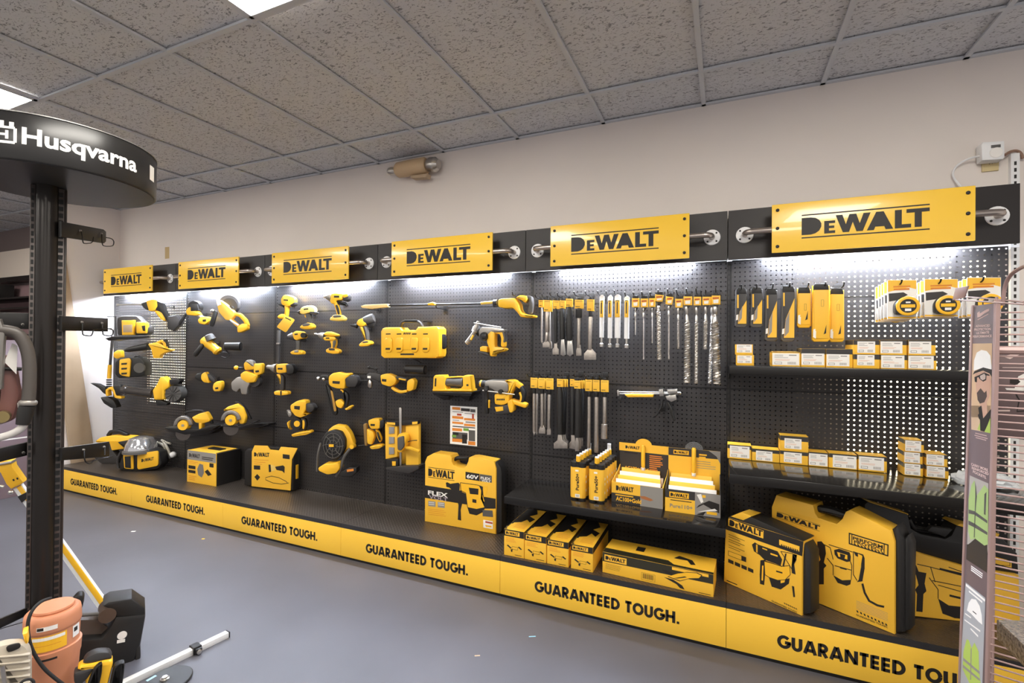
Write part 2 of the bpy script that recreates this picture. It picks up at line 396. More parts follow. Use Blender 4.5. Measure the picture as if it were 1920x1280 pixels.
# ================================================================== DISPLAY BAYS
BY = -.4646; DZ = .24
deckm = bpy.data.materials.new('diamond_plate'); deckm.use_nodes = True
def _dm():
    N, L = deckm.node_tree.nodes, deckm.node_tree.links; b = N['Principled BSDF']; b.inputs['Base Color'].default_value = lin('#60574f'); b.inputs['Metallic'].default_value = .6; b.inputs['Roughness'].default_value = .34
    tc = N.new('ShaderNodeTexCoord'); mp = N.new('ShaderNodeMapping'); mp.inputs['Rotation'].default_value = (0, 0, math.radians(45)); mp.inputs['Scale'].default_value = (1, 1, 1); L.new(tc.outputs['Object'], mp.inputs[0])
    ck = N.new('ShaderNodeTexBrick'); ck.offset = .5; ck.inputs['Scale'].default_value = 28; ck.inputs['Mortar Size'].default_value = .22; ck.inputs['Mortar Smooth'].default_value = .6; ck.inputs['Row Height'].default_value = .5; ck.inputs['Brick Width'].default_value = 1.0
    L.new(mp.outputs[0], ck.inputs['Vector'])
    bp = N.new('ShaderNodeBump'); bp.inputs['Strength'].default_value = .55; bp.inputs['Distance'].default_value = .0025; bp.invert = True; L.new(ck.outputs['Fac'], bp.inputs['Height']); L.new(bp.outputs[0], b.inputs['Normal'])
_dm()
EDGE = mat('dark_deck_edge', '#3a393b', .4, .4, bump=.5, bs=90)
ledm = mat('led_strip_light', '#e0ecff', .4, emit=LED_LIGHT)
alum = mat('brushed_tube', '#b9aea6', .3, .95)
ORD = ['leftmost', 'second', 'third', 'fourth', 'fifth', 'rightmost']
NEAR = ['against the left wall with slender garden tools', 'holding grinders and two circular saws', 'holding rows of yellow drills and the fan', 'with the big yellow charging case', 'hung with chisels and drill bits', 'with small boxes on two shelves']
for k in range(6):
    x0 = (k-5)*W
    t = thing('display_bay', '%s black pegboard display bay %s' % (ORD[k], NEAR[k]), 'display bay', (x0, 0, 0), 0, 'black pegboard display bays along the wall')
    zs = [DZ-.02, .752, 1.252, 1.765, 1.99]
    for j in range(4):
        lit = (k == 5) or (k == 0 and j in (1, 2, 3))
        p = B('pegboard_panel', [PEGW if lit else PEG, BSTL]); xa, xb = .021, W-.001
        p._prism([(xa, -.002), (xb, -.002), (xb, -.0012), (xa, -.0012)], zs[j]+.0004, zs[j+1]-.0004, 0)
        p.mi(1)
        for zf in (zs[j]+.0004, zs[j+1]-.0044): p.box(xa, xb, -.0021, .012, zf, zf+.004)
        p.build(t)
    up = B('slotted_upright', [BSTL, INK]); up.box(.0005, .021, -.003, .03, .24, 1.99); up.mi(1)
    for j in range(56): z = .3+j*.03; up.box(.003, .011, -.0036, -.0028, z, z+.017)
    up.build(t)
    pl_ = thing('display_plinth', ['leftmost yellow kick plinth beside the left wall, under the site light', 'second yellow kick plinth from the left, under the toolboxes', 'third yellow kick plinth, before the leaning fan', 'fourth yellow kick plinth, under the big charging hammer case', 'fifth yellow kick plinth, under the narrow tool cartons', 'rightmost yellow kick plinth, under the three large cases'][k], 'plinth', (x0, BY, 0), 0, 'yellow fronted plinths of the display bays')
    off = Matrix.Translation((0, -BY, 0))
    d = B('base_deck', deckm); d.M = off; d.box(.001, W-.001, BY+.004, -.004, DZ-.012, DZ); d.build(pl_)
    e = B('deck_edge', EDGE); e.M = off; e.box(.001, W-.001, BY, BY+.004, .212, DZ+.001); e.build(pl_)
    kp = B('kick_panel', KICK); kp.M = off; kp.box(.001, W-.001, BY-.001, BY+.012, .018, .211, .001); ko = kp.build(pl_)
    tx_ = B('lettering', INK); tx_.M = Matrix(((1, 0, 0, 0), (0, 0, 1, -.0016), (0, 1, 0, 0), (0, 0, 0, 1))); k_ = .79/(sum(GLY[c][0]+.10 for c in 'GUARANTEED TOUGH.')-.10); w1_ = k_*(sum(GLY[c][0]+.10 for c in 'GUARANTEED')-.10); o2_ = k_*sum(GLY[c][0]+.10 for c in 'GUARANTEED '); tx_.caps('GUARANTEED', .222, .081, .060, 0, w=w1_, thick=.25); tx_.build(ko); ty_ = B('lettering', INK); ty_.M = tx_.M; ty_.caps('TOUGH.', .222+o2_, .081, .060, 0, w=.79-o2_, thick=.25); ty_.build(ko)
    sk = B('toe_strip', BSTL); sk.M = off; sk.box(.001, W-.001, BY+.006, BY+.02, 0, .02); sk.build(pl_)
    if k in (1, 2, 3, 4, 5): bl = B('hole_shade_sheet', BSTL); bl.box(.024, W-.004 if k < 5 else .34, .024, .028, .24, 2.0); bl.build(t)  # unseen dark sheet added behind the panels so their holes look shaded
    h = B('header_box', HDR); h.M = Matrix(((0, 0, 1, .002), (1, 0, 0, 0), (0, 1, 0, 0), (0, 0, 0, 1))); h._prism([(-.1035, 1.984), (-.092, 1.984), (-.092, 2.013), (.03, 2.013), (.03, 2.2596), (-.1035, 2.2596)], 0, W-.004, .0015); h.build(t)
    # sign panel standing off on a bent tube
    s = B('sign_panel', YELS); s.box(.21, 1.03, -.206, -.196, 1.99, 2.243, .003); so = s.build(t)
    lg = B('lettering', INK); lg.M = Matrix(((1, 0, 0, 0), (0, 0, 1, -.2068), (0, 1, 0, 0), (0, 0, 0, 1))); lg.logo(.345, 2.055, .52, .122, 0); lg.build(so)
    for bx in (.236, 1.004):
        for bz in (2.022, 2.117, 2.212):
            bo = B('bolt', INK); bo.lathe((bx, -.2055, bz), (bx, -.2115, bz), [(0, .0085), (.6, .0085), (1, .005)], 10); bo.build(so)
    tb = B('sign_tube', alum); tb.pipe([(.085, -.105, 2.117), (.085, -.15, 2.117), (.1, -.178, 2.117), (.135, -.184, 2.117), (1.095, -.184, 2.117), (1.13, -.178, 2.117), (1.145, -.15, 2.117), (1.145, -.105, 2.117)], .0155, 12, sm=1); to = tb.build(t)
    for fx in (.085, 1.145):
        fl = B('flange', [WPL, INK]); fl.cone((fx, -.1036, 2.117), (fx, -.109, 2.117), .045, .043, 24)
        fl.mi(1)
        for a in (45, 135, 225, 315): c = (fx+.033*math.cos(math.radians(a)), 2.117+.033*math.sin(math.radians(a))); fl.cone((c[0], -.109, c[1]), (c[0], -.1108, c[1]), .0055, n=8)
        fl.build(to)
    l = B('led_strip', ledm); l.box(.2, 1.03, -.075, -.04, 1.998, 2.0125); l.build(t)
# ------------------------------------------------------------------ shelves
def shelf(x0, x1, dep, ztop, label):
    t = thing('steel_shelf', label, 'shelf', (x0, 0, ztop), 0, 'black steel shelves on the display bays'); w_ = x1-x0
    p = B('shelf_plate', mat('shelf_black', '#2a2725', .16, .45, coat=.3)); p.box(0, w_, -dep, -.006, -.014, 0, .002); p.build(t)
    e = B('front_lip', BSTL); e.box(0, w_, -dep-.004, -dep+.012, -.044, -.001, .002); e.build(t)
    for xx in (0, w_-.004):
        b = B('bracket', BSTL); b.M = Matrix(((0, 0, 1, xx), (1, 0, 0, 0), (0, 1, 0, 0), (0, 0, 0, 1))); b._prism([(-.004, -.014), (-dep*.9, -.014), (-dep*.9, -.034), (-.05, -.085), (-.004, -.085)], 0, .004); b.build(t)
    return t
shelf(-W+.004, -.004, .42, .585, 'deep black shelf under the upright cartridges and glue display boxes')
shelf(.010, W-.02, .30, 1.398, 'upper black shelf holding small white-labelled boxes below the tape measures')
shelf(.010, W-.02, .462, .872, 'lower glossy black shelf with a row of small yellow boxes over big cases')
# ================================================================== TOOLS HUNG ON THE PEGBOARD
CA = (160, 460, .20316); CB = (160, 640, .20316); CC = (480, 520, .17192); CD = (480, 680, .18746); CE = (660, 520, .20316)
CL_ = (760, 720, .22648); CR = (110, 540, .25)
TG = 'cordless yellow and black tools hung on the pegboard'
def tool(name, label, cat, crop, anchor, d, yaw, hook=True, hookdz=.0):
    t = Thing(name, label, cat, crop, anchor, d, yaw)
    if hook:
        h = B('pegboard_hook', BSTL); p = t.org; yb = min(-.012, p.y+.05)
        h.box(p.x-.012, p.x+.012, -.006, -.0022, p.z-.02+hookdz, p.z+.02+hookdz); h.pipe([(p.x, -.004, p.z+hookdz), (p.x, (yb-.004)/2, p.z+hookdz-.002), (p.x, yb, p.z+hookdz)], .003, 6)
        # hook meets the back of the tool
        o = h.build(); tag(o, 'black hook behind the ' + {'boxy': 'boxy portable inflator with a beige screen', 'large grinder': 'large grinder with grey wheel and loop handle', 'long pole': 'long level pole saw'}.get(next((k for k in ('boxy', 'large grinder', 'long pole') if label.startswith(k)), ''), label.split(',')[0]), 'hook', 'black hooks behind the tools')
    return t
# ---- bay against the left wall
t = tool('hedge_trimmer', 'slender hedge trimmer with a silver blade pointing left, top of the first bay', 'hedge trimmer', CA, (650, 560), .17, 30)
p = t.part('blade', SIL); p.turned((285, 548), (525, 543), [(0, 3), (.03, 11), (.08, 11), (.12, 6), (.7, 7), (1, 12)], .0)
p = t.part('nose', BLK); p.prism([(512, 532), (560, 515), (580, 560), (575, 603), (530, 575)], -.025, .025, .008, 1)
p = t.part('housing', YEL); p.prism([(555, 512), (610, 495), (660, 503), (668, 560), (640, 602), (582, 607)], -.03, .03, .012, 1); p.prism([(630, 602), (700, 598), (747, 640), (737, 702), (692, 682)], -.02, .02, .008, 1)
p = t.part('grip', BLK); p.prism([(650, 508), (715, 530), (735, 600), (790, 690), (760, 720), (700, 620), (640, 592)], -.024, .026, .01, 1)
p = t.part('battery', DGR); p.prism([(752, 655), (840, 640), (885, 712), (860, 740), (805, 792), (748, 762)], -.035, .035, .01, 1)
t.done()
t = tool('portable_inflator', 'boxy portable inflator with a beige screen on a black wire tray', 'inflator', CA, (400, 760), .17, 30)
p = t.part('body', DGR); p.prism([(290, 668), (330, 650), (470, 648), (585, 760), (590, 800), (560, 828), (295, 828)], -.07, .02, .012, 1)
p = t.part('front_cover', YEL); p.prism([(330, 692), (450, 688), (445, 826), (335, 828)], .0, .045, .01)
q = t.part('screen', BEI, p); q.prism([(346, 734), (432, 730), (430, 800), (348, 802)], .044, .048, .002)
p = t.part('battery', YEL); p.prism([(462, 706), (550, 703), (562, 730), (556, 812), (466, 814)], -.01, .05, .012, 1)
q = t.part('latch', BLK, p); q.prism([(518, 742), (550, 738), (552, 790), (530, 788)], .045, .052, .002)
t.done()
t = Thing('wire_tray', 'black tray under the portable inflator', 'tray', CA, (400, 850), .20, 20); p = t.part('tray_plate', BSTL); p.prism([(180, 858), (250, 838), (585, 832), (590, 842), (300, 868), (215, 880)], -.06, .08, .003); p = t.part('bracket', BSTL); p.cyl((280, 655), (285, 850), 4, w=.02); p.tube([(280, 655), (250, 660), (200, 655)], 4, .02); t.done()
t = tool('leaf_blower', 'small yellow leaf blower with a long black nozzle, below the inflator', 'blower', CA, (650, 950), .12, 30)
p = t.part('nozzle', BLK); p.turned((365, 968), (585, 930), [(0, 10), (.15, 22), (.6, 27), (1, 34)], .0)
p = t.part('housing', YEL); p.prism([(570, 908), (640, 893), (690, 905), (740, 950), (802, 958), (795, 972), (740, 987), (692, 1010), (684, 1042), (620, 1042), (604, 962)], -.032, .032, .014, 1)
p = t.part('handle', YEL); p.stroke([(650, 905), (700, 880), (728, 905), (735, 955)], 26, -.015, .018, .006, 1); p = t.part('battery', BLK); p.prism([(690, 885), (740, 862), (755, 930), (720, 940)], -.03, .012, .006)
t.done()
t = tool('cordless_vacuum', 'black cordless vacuum with a yellow printed front, above the large blower', 'vacuum', CA, (400, 1130), .175, 30)
p = t.part('body', BLK); p.prism([(268, 1080), (310, 1035), (500, 1030), (545, 1080), (548, 1195), (500, 1212), (300, 1225), (268, 1190)], -.08, .04, .015, 1)
p = t.part('front_panel', YEL); p.prism([(312, 1052), (400, 1038), (418, 1060), (404, 1216), (330, 1200), (308, 1180)], .035, .055, .008, 1)
q = t.part('front_print', INK, p)
for yy in (1085, 1130, 1175): q.face([(332, yy), (386, yy-3), (382, yy+14), (332, yy+17)], .0556)
p = t.part('motor_grille', GRY); p.disc((495, 1130), 46, .03, .05); p = t.part('carry_handle', DGR); p.tube([(440, 1045), (470, 1015), (520, 1030), (545, 1075)], 9, .0)
t.done()
t = tool('string_trimmer', 'upright string trimmer with yellow shaft and black guard beside the left wall', 'trimmer', CR, (400, 640), .16, 30, False)
p = t.part('shaft', DGR); p.cyl((404, 360), (386, 575), 9, w=0); p = t.part('grip_sleeve', YEL); p.cyl((385, 575), (379, 678), 13, w=0); p.prism([(405, 485), (440, 462), (466, 470), (470, 520), (432, 532), (410, 520)], -.03, .03, .012, 1)
p = t.part('collar', BLK); 
for yy in (684, 700, 716, 732): p.cyl((379, yy), (378, yy+9), 17, w=0)
p = t.part('motor_head', YEL); p.stroke([(362, 810), (358, 765), (385, 748), (412, 770), (425, 815), (470, 822)], 22, -.03, .03, .008, 1)
q = t.part('motor_cap', BLK, p); q.prism([(400, 730), (455, 722), (480, 760), (470, 800), (425, 805)], -.04, .03, .012, 1)
p = t.part('cutting_guard', BLK); p.prism([(235, 712), (290, 718), (350, 748), (358, 800), (335, 790), (300, 752)], -.03, .02, .006); p.prism([(308, 818), (360, 815), (410, 840), (436, 895), (395, 902), (335, 865)], -.05, .03, .01, 1)
t.done()
t = tool('axial_blower', 'large leaf blower with shiny dark tube and grey fan intake, lowest in the first bay', 'blower', CB, (640, 480), .20, 30)
p = t.part('blow_tube', mat('shiny_dark_tube', '#4a4440', .18, .5)); p.turned((345, 447), (625, 478), [(0, 40), (.12, 42), (.15, 36), (.8, 40), (1, 46)], .0, n=20)
p = t.part('housing', YEL); p.prism([(682, 330), (712, 322), (765, 372), (772, 425), (728, 450), (724, 540), (628, 540), (614, 450), (655, 392)], -.05, .05, .018, 1)
p = t.part('battery', BLK); p.prism([(770, 352), (862, 342), (872, 365), (858, 392), (782, 402)], -.04, .04, .008)
p = t.part('fan_intake', GRY); p.disc((808, 482), 84, -.05, .03, 72); q = t.part('intake_guard', DGR, p)
for a in range(0, 180, 30): c, s_ = math.cos(math.radians(a))*72, math.sin(math.radians(a))*72; q.cyl((808-c, 482-s_), (808+c, 482+s_), 4, w=.032, n=6)
p = t.part('foot', BLK); p.prism([(640, 545), (690, 540), (760, 570), (745, 590), (660, 592)], -.03, .03, .006)
t.done()
# ---- bay of grinders and saws
t = tool('angle_grinder', 'small angle grinder with black head, upper left of the second bay', 'grinder', CA, (1020, 640), .10, 30)
p = t.part('gear_head', BLK); p.disc((1000, 562), 56, -.03, .03, 50); p.prism([(965, 545), (1035, 540), (1045, 600), (970, 605)], -.02, .04, .008)
p = t.part('housing', YEL); p.prism([(922, 600), (955, 558), (1010, 575), (1062, 640), (1010, 648), (932, 642)], -.026, .032, .012, 1)
p = t.part('neck', SIL); p.cyl((1000, 618), (1085, 668), 17, 17, .0)
p = t.part('battery', YEL); p.prism([(1030, 688), (1062, 655), (1135, 657), (1148, 690), (1102, 732), (1045, 722)], -.03, .03, .012, 1); q = t.part('latch', BLK, p); q.prism([(1080, 682), (1112, 678), (1114, 700), (1084, 704)], .028, .033, .002)
p = t.part('side_handle', BLK); p.turned((925, 632), (868, 728), [(0, 9), (.2, 13), (.8, 15), (1, 11)], .02); t.done()
t = tool('cut_off_grinder', 'large grinder with grey wheel and loop handle at the top of the second bay', 'grinder', CA, (1330, 640), .12, 30)
p = t.part('wheel_guard', mat('guard_grey', '#6c6a69', .35, .6)); p.disc((1322, 545), 92, -.055, -.02, 88, 30); q = t.part('wheel', DGR, p); q.disc((1326, 560), 74, -.03, -.012, n=30); q.disc((1340, 575), 18, -.014, .02)
p = t.part('housing', mat('pale_yellow_housing', '#f3c14e', .4)); p.prism([(1200, 515), (1235, 500), (1290, 535), (1370, 610), (1372, 650), (1340, 690), (1290, 690), (1225, 612)], -.03, .035, .014, 1)
p = t.part('loop_handle', YEL); p.stroke([(1345, 630), (1420, 640), (1470, 690), (1492, 745)], 34, -.02, .025, .008, 1); p.stroke([(1330, 675), (1395, 735), (1420, 750)], 26, -.018, .022, .007, 1); p.prism([(1395, 750), (1440, 720), (1492, 725), (1496, 770), (1440, 800), (1400, 806)], -.032, .034, .012, 1)
p = t.part('grip_pad', WPL); p.stroke([(1300, 650), (1350, 700), (1410, 735)], 16, .02, .03, .004); p.prism([(1205, 505), (1235, 500), (1250, 545), (1215, 560)], .02, .042, .006)
p = t.part('side_handle', BLK); p.turned((1205, 605), (1162, 745), [(0, 12), (.1, 20), (.8, 22), (1, 16)], .03); q = t.part('knob', SIL, p); q.sph((1172, 604), 16, .03); t.done()
t = tool('angle_polisher', 'yellow polisher with round grey head and black side handle, middle of the second bay', 'polisher', CA, (1130, 900), .115, 30)
p = t.part('gear_head', GRY); p.turned((1135, 825), (1165, 875), [(0, 28), (.1, 36), (1, 44)], .01); p = t.part('housing', YEL); p.turned((1085, 862), (1235, 985), [(0, 30), (.08, 42), (.3, 44), (.75, 36), (.9, 42), (1, 30)], .0, n=18)
p = t.part('side_handle', BLK); p.turned((1088, 910), (1008, 1018), [(0, 12), (.15, 20), (.85, 22), (1, 15)], .03); p = t.part('power_lead', RUB); p.tube([(1240, 985), (1310, 985), (1332, 1010), (1300, 1042), (1255, 1025)], 5, .0); t.done()
def roll_hook(lab, crop, a, b, r, d, yaw, wire):
    t = Thing('tool_cradle', lab, 'holder', crop, a, d, yaw, group='empty black cradles on the pegboard'); p = t.part('cradle_tube', BLK); p.turned(a, b, [(0, r*.6), (.05, r*.9), (.9, r), (1, r)], .0, n=20); q = t.part('mouth', DGR, p); q.turned((b[0]-4, b[1]), (b[0]+5, b[1]+.5), [(0, r*.5), (1, r*.72)], 0, n=20)
    p = t.part('wire', BSTL); p.tube(wire, 4, [-.0, -.02, -d+.004]); t.done()
roll_hook('empty black tube holder beside the yellow polisher', CA, (1285, 930), (1435, 932), 38, .12, 30, [(1300, 960), (1310, 985), (1330, 1000)])
t = tool('oscillating_tool', 'small oscillating tool with black head, below the polisher', 'multi tool', CB, (1130, 350), .105, 30)
p = t.part('tool_head', BLK); p.prism([(1000, 330), (1020, 300), (1070, 285), (1090, 330), (1080, 372), (1035, 362)], -.025, .028, .01, 1); p = t.part('housing', YEL); p.prism([(1066, 300), (1108, 277), (1130, 320), (1142, 385), (1085, 378), (1062, 345)], -.028, .034, .012, 1)
p = t.part('neck', DGR); p.prism([(1105, 300), (1150, 300), (1200, 360), (1185, 385), (1140, 360)], -.024, .026, .01, 1); p = t.part('battery', YEL); p.prism([(1178, 388), (1215, 365), (1255, 368), (1260, 412), (1242, 462), (1182, 462), (1170, 430)], -.035, .035, .012, 1)
q = t.part('latch', BLK, p); q.prism([(1196, 426), (1224, 420), (1226, 438), (1200, 442)], .033, .038, .002); t.done()
t = tool('compact_router', 'compact router with grey metal base and yellow knob, right of the small oscillating tool', 'router', CB, (1500, 330), .12, 30)
p = t.part('motor', YEL); p.prism([(1455, 205), (1480, 180), (1535, 178), (1560, 215), (1552, 262), (1465, 265)], -.035, .035, .014, 1); q = t.part('motor_cap', LGR, p); q.prism([(1466, 186), (1500, 165), (1545, 182), (1556, 230), (1532, 232), (1500, 200)], -.03, .04, .01, 1)
p = t.part('battery', YEL); p.prism([(1552, 205), (1628, 202), (1634, 225), (1624, 300), (1575, 318), (1548, 290)], -.04, .035, .012, 1); q = t.part('latch', BLK, p); q.prism([(1566, 268), (1600, 264), (1602, 282), (1570, 286)], .033, .038, .002)
p = t.part('body', YEL); p.prism([(1425, 300), (1470, 270), (1550, 300), (1592, 305), (1560, 378), (1490, 385), (1430, 345)], -.035, .045, .014, 1)
p = t.part('base', LGR); p.prism([(1340, 380), (1395, 330), (1440, 325), (1520, 385), (1495, 430), (1490, 490), (1435, 485), (1425, 430), (1395, 470), (1348, 445)], -.04, .04, .01, 1); q = t.part('dust_ring', DGR, p); q.disc((1560, 370), 55, -.04, .01, 48)
p = t.part('knob', YEL); p.sph((1392, 242), 20, .03); q = t.part('stem', BLK, p); q.cyl((1400, 245), (1460, 245), 10, w=.025); t.done()
def circ_saw(lab, crop, anchor, yaw, disc, r, body, shoe, handle, teeth):
    t = Thing('circular_saw', lab, 'circular saw', crop, anchor, .23, yaw, group='cordless circular saws')
    p = t.part('housing', YEL); 
    for b_ in body: p.prism(b_, -.04, .03, .014, 1)
    cx, cy = disc; p = t.part('blade_guard', mat('cast_guard', '#8a8580', .38, .7)); arc = [(cx+r*math.cos(math.radians(a)), cy+r*math.sin(math.radians(a))) for a in range(175, 366, 12)]; inn = [(cx+r*.62*math.cos(math.radians(a)), cy+r*.62*math.sin(math.radians(a))) for a in range(365, 174, -12)]
    p.prism(arc+inn, .01, .05, .008); p = t.part('gear_cover', YEL); p.disc(disc, r*.6, .01, .055, r*.5); q = t.part('blade_bolt', SIL, p); q.disc(disc, r*.13, .05, .062)
    p = t.part('blade', mat('blade_steel', '#6f6863', .3, .9)); p.disc((cx+4, cy+teeth), r*.72, .022, .025, n=32)
    p = t.part('shoe_plate', BSTL); p.prism(shoe, -.08, .05, .003); p = t.part('rear_handle', BLK); p.stroke(handle, 22, -.03, .0, .006, 1); t.done()
circ_saw('circular saw with its blade facing out on the left saw bracket', CB, (950, 780), 30, (897, 775), 88, [[(975, 702), (1040, 668), (1112, 650), (1152, 720), (1140, 742), (1075, 762), (1010, 750)], [(1040, 745), (1075, 745), (1072, 820), (1042, 822)]], [(730, 795), (1040, 812), (1160, 770), (1235, 775), (1150, 822), (920, 860), (735, 808)], [(915, 660), (980, 640), (1070, 640), (1140, 690), (1165, 760)], 75)
circ_saw('circular saw with round yellow gear cover on the right saw bracket', CB, (1380, 720), 30, (1338, 728), 92, [[(1262, 640), (1310, 602), (1400, 572), (1450, 610), (1482, 690), (1462, 762), (1420, 765), (1400, 690), (1345, 640)]], [(1245, 772), (1400, 788), (1555, 745), (1560, 752), (1440, 800), (1250, 782)], [(1375, 560), (1430, 575), (1480, 640), (1520, 720)], 72)
for pts, lab in [([(730, 800), (1150, 800), (1235, 775), (1240, 782), (1150, 835), (900, 862)], 'black bracket shelf under the left circular saw'), ([(1400, 790), (1560, 742), (1690, 740), (1690, 752), (1560, 790), (1420, 805)], 'black bracket shelf under the right circular saw')]:
    t = Thing('saw_bracket', lab, 'bracket', CB, pts[2], .05, 0, group='black saw brackets'); p = t.part('plate', BSTL); p.prism([(x, y+17) for x, y in pts], -.046, .03, .002); t.done()
# ---- bay of drills
def drill(name, lab, anchor, d, yaw, crop, shapes, cat='drill'):
    """shapes: (part, material, kind, args)"""
    t = tool(name, lab, cat, crop, anchor, d, yaw)
    done = {}
    for pn, m, kind, *a in shapes:
        par = None
        if '>' in pn: par, pn = pn.split('>'); par = done[par]
        key = pn
        p = done.get(key) if (key in done and done[key].mats[0] is m) else t.part(pn, m, par)
        done[key] = p
        if kind == 'P': p.prism(a[0], a[1] if len(a) > 1 else -.03, a[2] if len(a) > 2 else .03, a[3] if len(a) > 3 else .011, 1)
        elif kind == 'C': p.cyl(*a)
        elif kind == 'L': p.turned(*a)
        elif kind == 'S': p.stroke(*a)
        elif kind == 'D': p.disc(*a)
        elif kind == 'T': p.tube(*a)
        elif kind == 'F': p.face(*a)
        elif kind == 'B': p.sph(*a)
    t.done(); return t
drill('impact_driver', 'small driver with a yellow square tag hanging from it, left edge of the third bay', (330, 300), .08, 22, CC, [
 ('housing', YEL, 'P', [(266, 235), (290, 195), (340, 186), (412, 212), (426, 250), (405, 300), (335, 322), (270, 292)]), ('handle', YEL, 'P', [(300, 305), (352, 310), (345, 380), (338, 430), (300, 410), (308, 350)], -.018, .02), ('housing>motor_cap', BLK, 'P', [(360, 296), (424, 262), (428, 300), (380, 322)], -.028, .032),
 ('nose', BLK, 'L', (245, 292), (310, 305), [(0, 6), (.5, 16), (1, 26)]), ('battery', YEL, 'P', [(228, 420), (262, 396), (312, 400), (318, 440), (270, 452), (232, 445)], -.035, .03), ('housing>print', INK, 'F', [(300, 238), (352, 240), (350, 256), (300, 252)], .0306), ('price_tag', YELP, 'P', [(325, 412), (427, 460), (325, 602), (223, 540)], .05, .0515, .0003), ('price_tag>tag_print', INK, 'F', [(322, 432), (385, 462), (378, 472), (316, 442)], .0518)])
t = Thing('metal_rod', 'dark metal rod hanging under the driver with the square tag', 'rod', CC, (248, 640), .03, 0); p = t.part('upper_rod', GRY); p.cyl((252, 575), (246, 722), 17); p = t.part('collar', SIL); p.cyl((246, 712), (246, 728), 24); p = t.part('lower_rod', DGR); p.cyl((246, 728), (242, 930), 15); t.done()
drill('drill_driver', 'pale topped drill with grey handle, right of the driver with the square tag', (560, 400), .08, 22, CC, [
 ('housing', mat('washed_yellow', '#f6cf6a', .4), 'P', [(478, 335), (520, 312), (598, 300), (640, 330), (642, 375), (560, 388), (520, 402), (470, 392)]), ('motor_cap', GRY, 'P', [(575, 368), (640, 370), (662, 378), (640, 402), (585, 398)], -.026, .034), ('nose', BLK, 'L', (452, 378), (485, 380), [(0, 8), (.5, 20), (1, 26)]),
 ('handle', GRY, 'P', [(530, 385), (590, 395), (598, 440), (595, 500), (552, 500), (540, 440)], -.02, .022), ('handle>trigger', YEL, 'P', [(520, 398), (545, 398), (548, 440), (535, 440)], -.012, .014), ('battery', YEL, 'P', [(470, 538), (500, 512), (560, 488), (602, 502), (626, 532), (610, 562), (530, 568), (480, 555)], -.034, .034), ('battery>battery_top', GRY, 'P', [(500, 514), (556, 492), (600, 505), (570, 528), (510, 532)], -.03, .037, .002), ('housing>print', INK, 'F', [(520, 340), (570, 335), (570, 350), (520, 356)], .0306)])
drill('impact_wrench', 'impact wrench with a silver conical nose, top row of the third bay', (880, 280), .09, 22, CC, [
 ('nose', LGR, 'L', (738, 210), (822, 218), [(0, 8), (.25, 18), (.8, 42), (1, 46)]), ('housing', YEL, 'P', [(814, 178), (850, 168), (945, 172), (948, 245), (870, 250), (862, 285), (820, 285), (800, 262)]), ('motor_cap', DGR, 'P', [(942, 180), (1000, 165), (1014, 200), (1008, 245), (980, 262), (944, 250)], -.034, .034), ('motor_cap>yellow_band', YEL, 'P', [(945, 185), (998, 178), (1006, 205), (950, 225)], .03, .037, .003),
 ('belt_hook', BLK, 'P', [(870, 245), (960, 262), (1000, 312), (930, 302), (880, 290)], -.02, .02), ('handle', YEL, 'P', [(832, 270), (882, 258), (898, 320), (922, 412), (880, 415), (858, 330)], -.02, .022), ('handle>grip_pad', BLK, 'P', [(862, 300), (885, 295), (905, 350), (912, 405), (892, 408), (876, 350)], .015, .026, .004),
 ('battery', mat('battery_pale', '#e6bf55', .45), 'P', [(798, 452), (842, 405), (922, 405), (968, 440), (955, 472), (870, 475), (805, 468)], -.036, .036), ('battery>battery_top', GRY, 'P', [(838, 412), (916, 408), (934, 432), (842, 440)], -.032, .039, .002), ('housing>print', INK, 'F', [(850, 198), (908, 198), (908, 220), (850, 220)], .0306)])
drill('rivet_tool', 'drill with a big grey cap tilted up, right side of the third bay', (1180, 560), .08, 22, CC, [
 ('rear_cap', GRY, 'L', (1170, 478), (1292, 436), [(0, 38), (.2, 46), (.8, 52), (.95, 46), (1, 30)]), ('collar', YEL, 'P', [(1086, 505), (1110, 458), (1165, 440), (1202, 498), (1180, 530), (1125, 538)]), ('nose', BLK, 'L', (1030, 520), (1105, 530), [(0, 6), (.3, 12), (1, 28)]), ('belt_hook', BLK, 'P', [(1200, 500), (1300, 470), (1290, 540), (1215, 548)], -.03, .0),
 ('handle', YEL, 'P', [(1118, 530), (1160, 530), (1185, 590), (1200, 690), (1180, 690), (1155, 610)], -.02, .022), ('grip', GRY, 'P', [(1160, 528), (1195, 530), (1222, 595), (1228, 685), (1192, 690), (1180, 600)], -.018, .024), ('battery', YEL, 'P', [(1115, 732), (1150, 700), (1190, 680), (1252, 692), (1266, 725), (1212, 752), (1125, 755)], -.034, .034), ('battery>battery_top', GRY, 'P', [(1155, 700), (1215, 690), (1228, 706), (1165, 716)], -.03, .037, .002)])
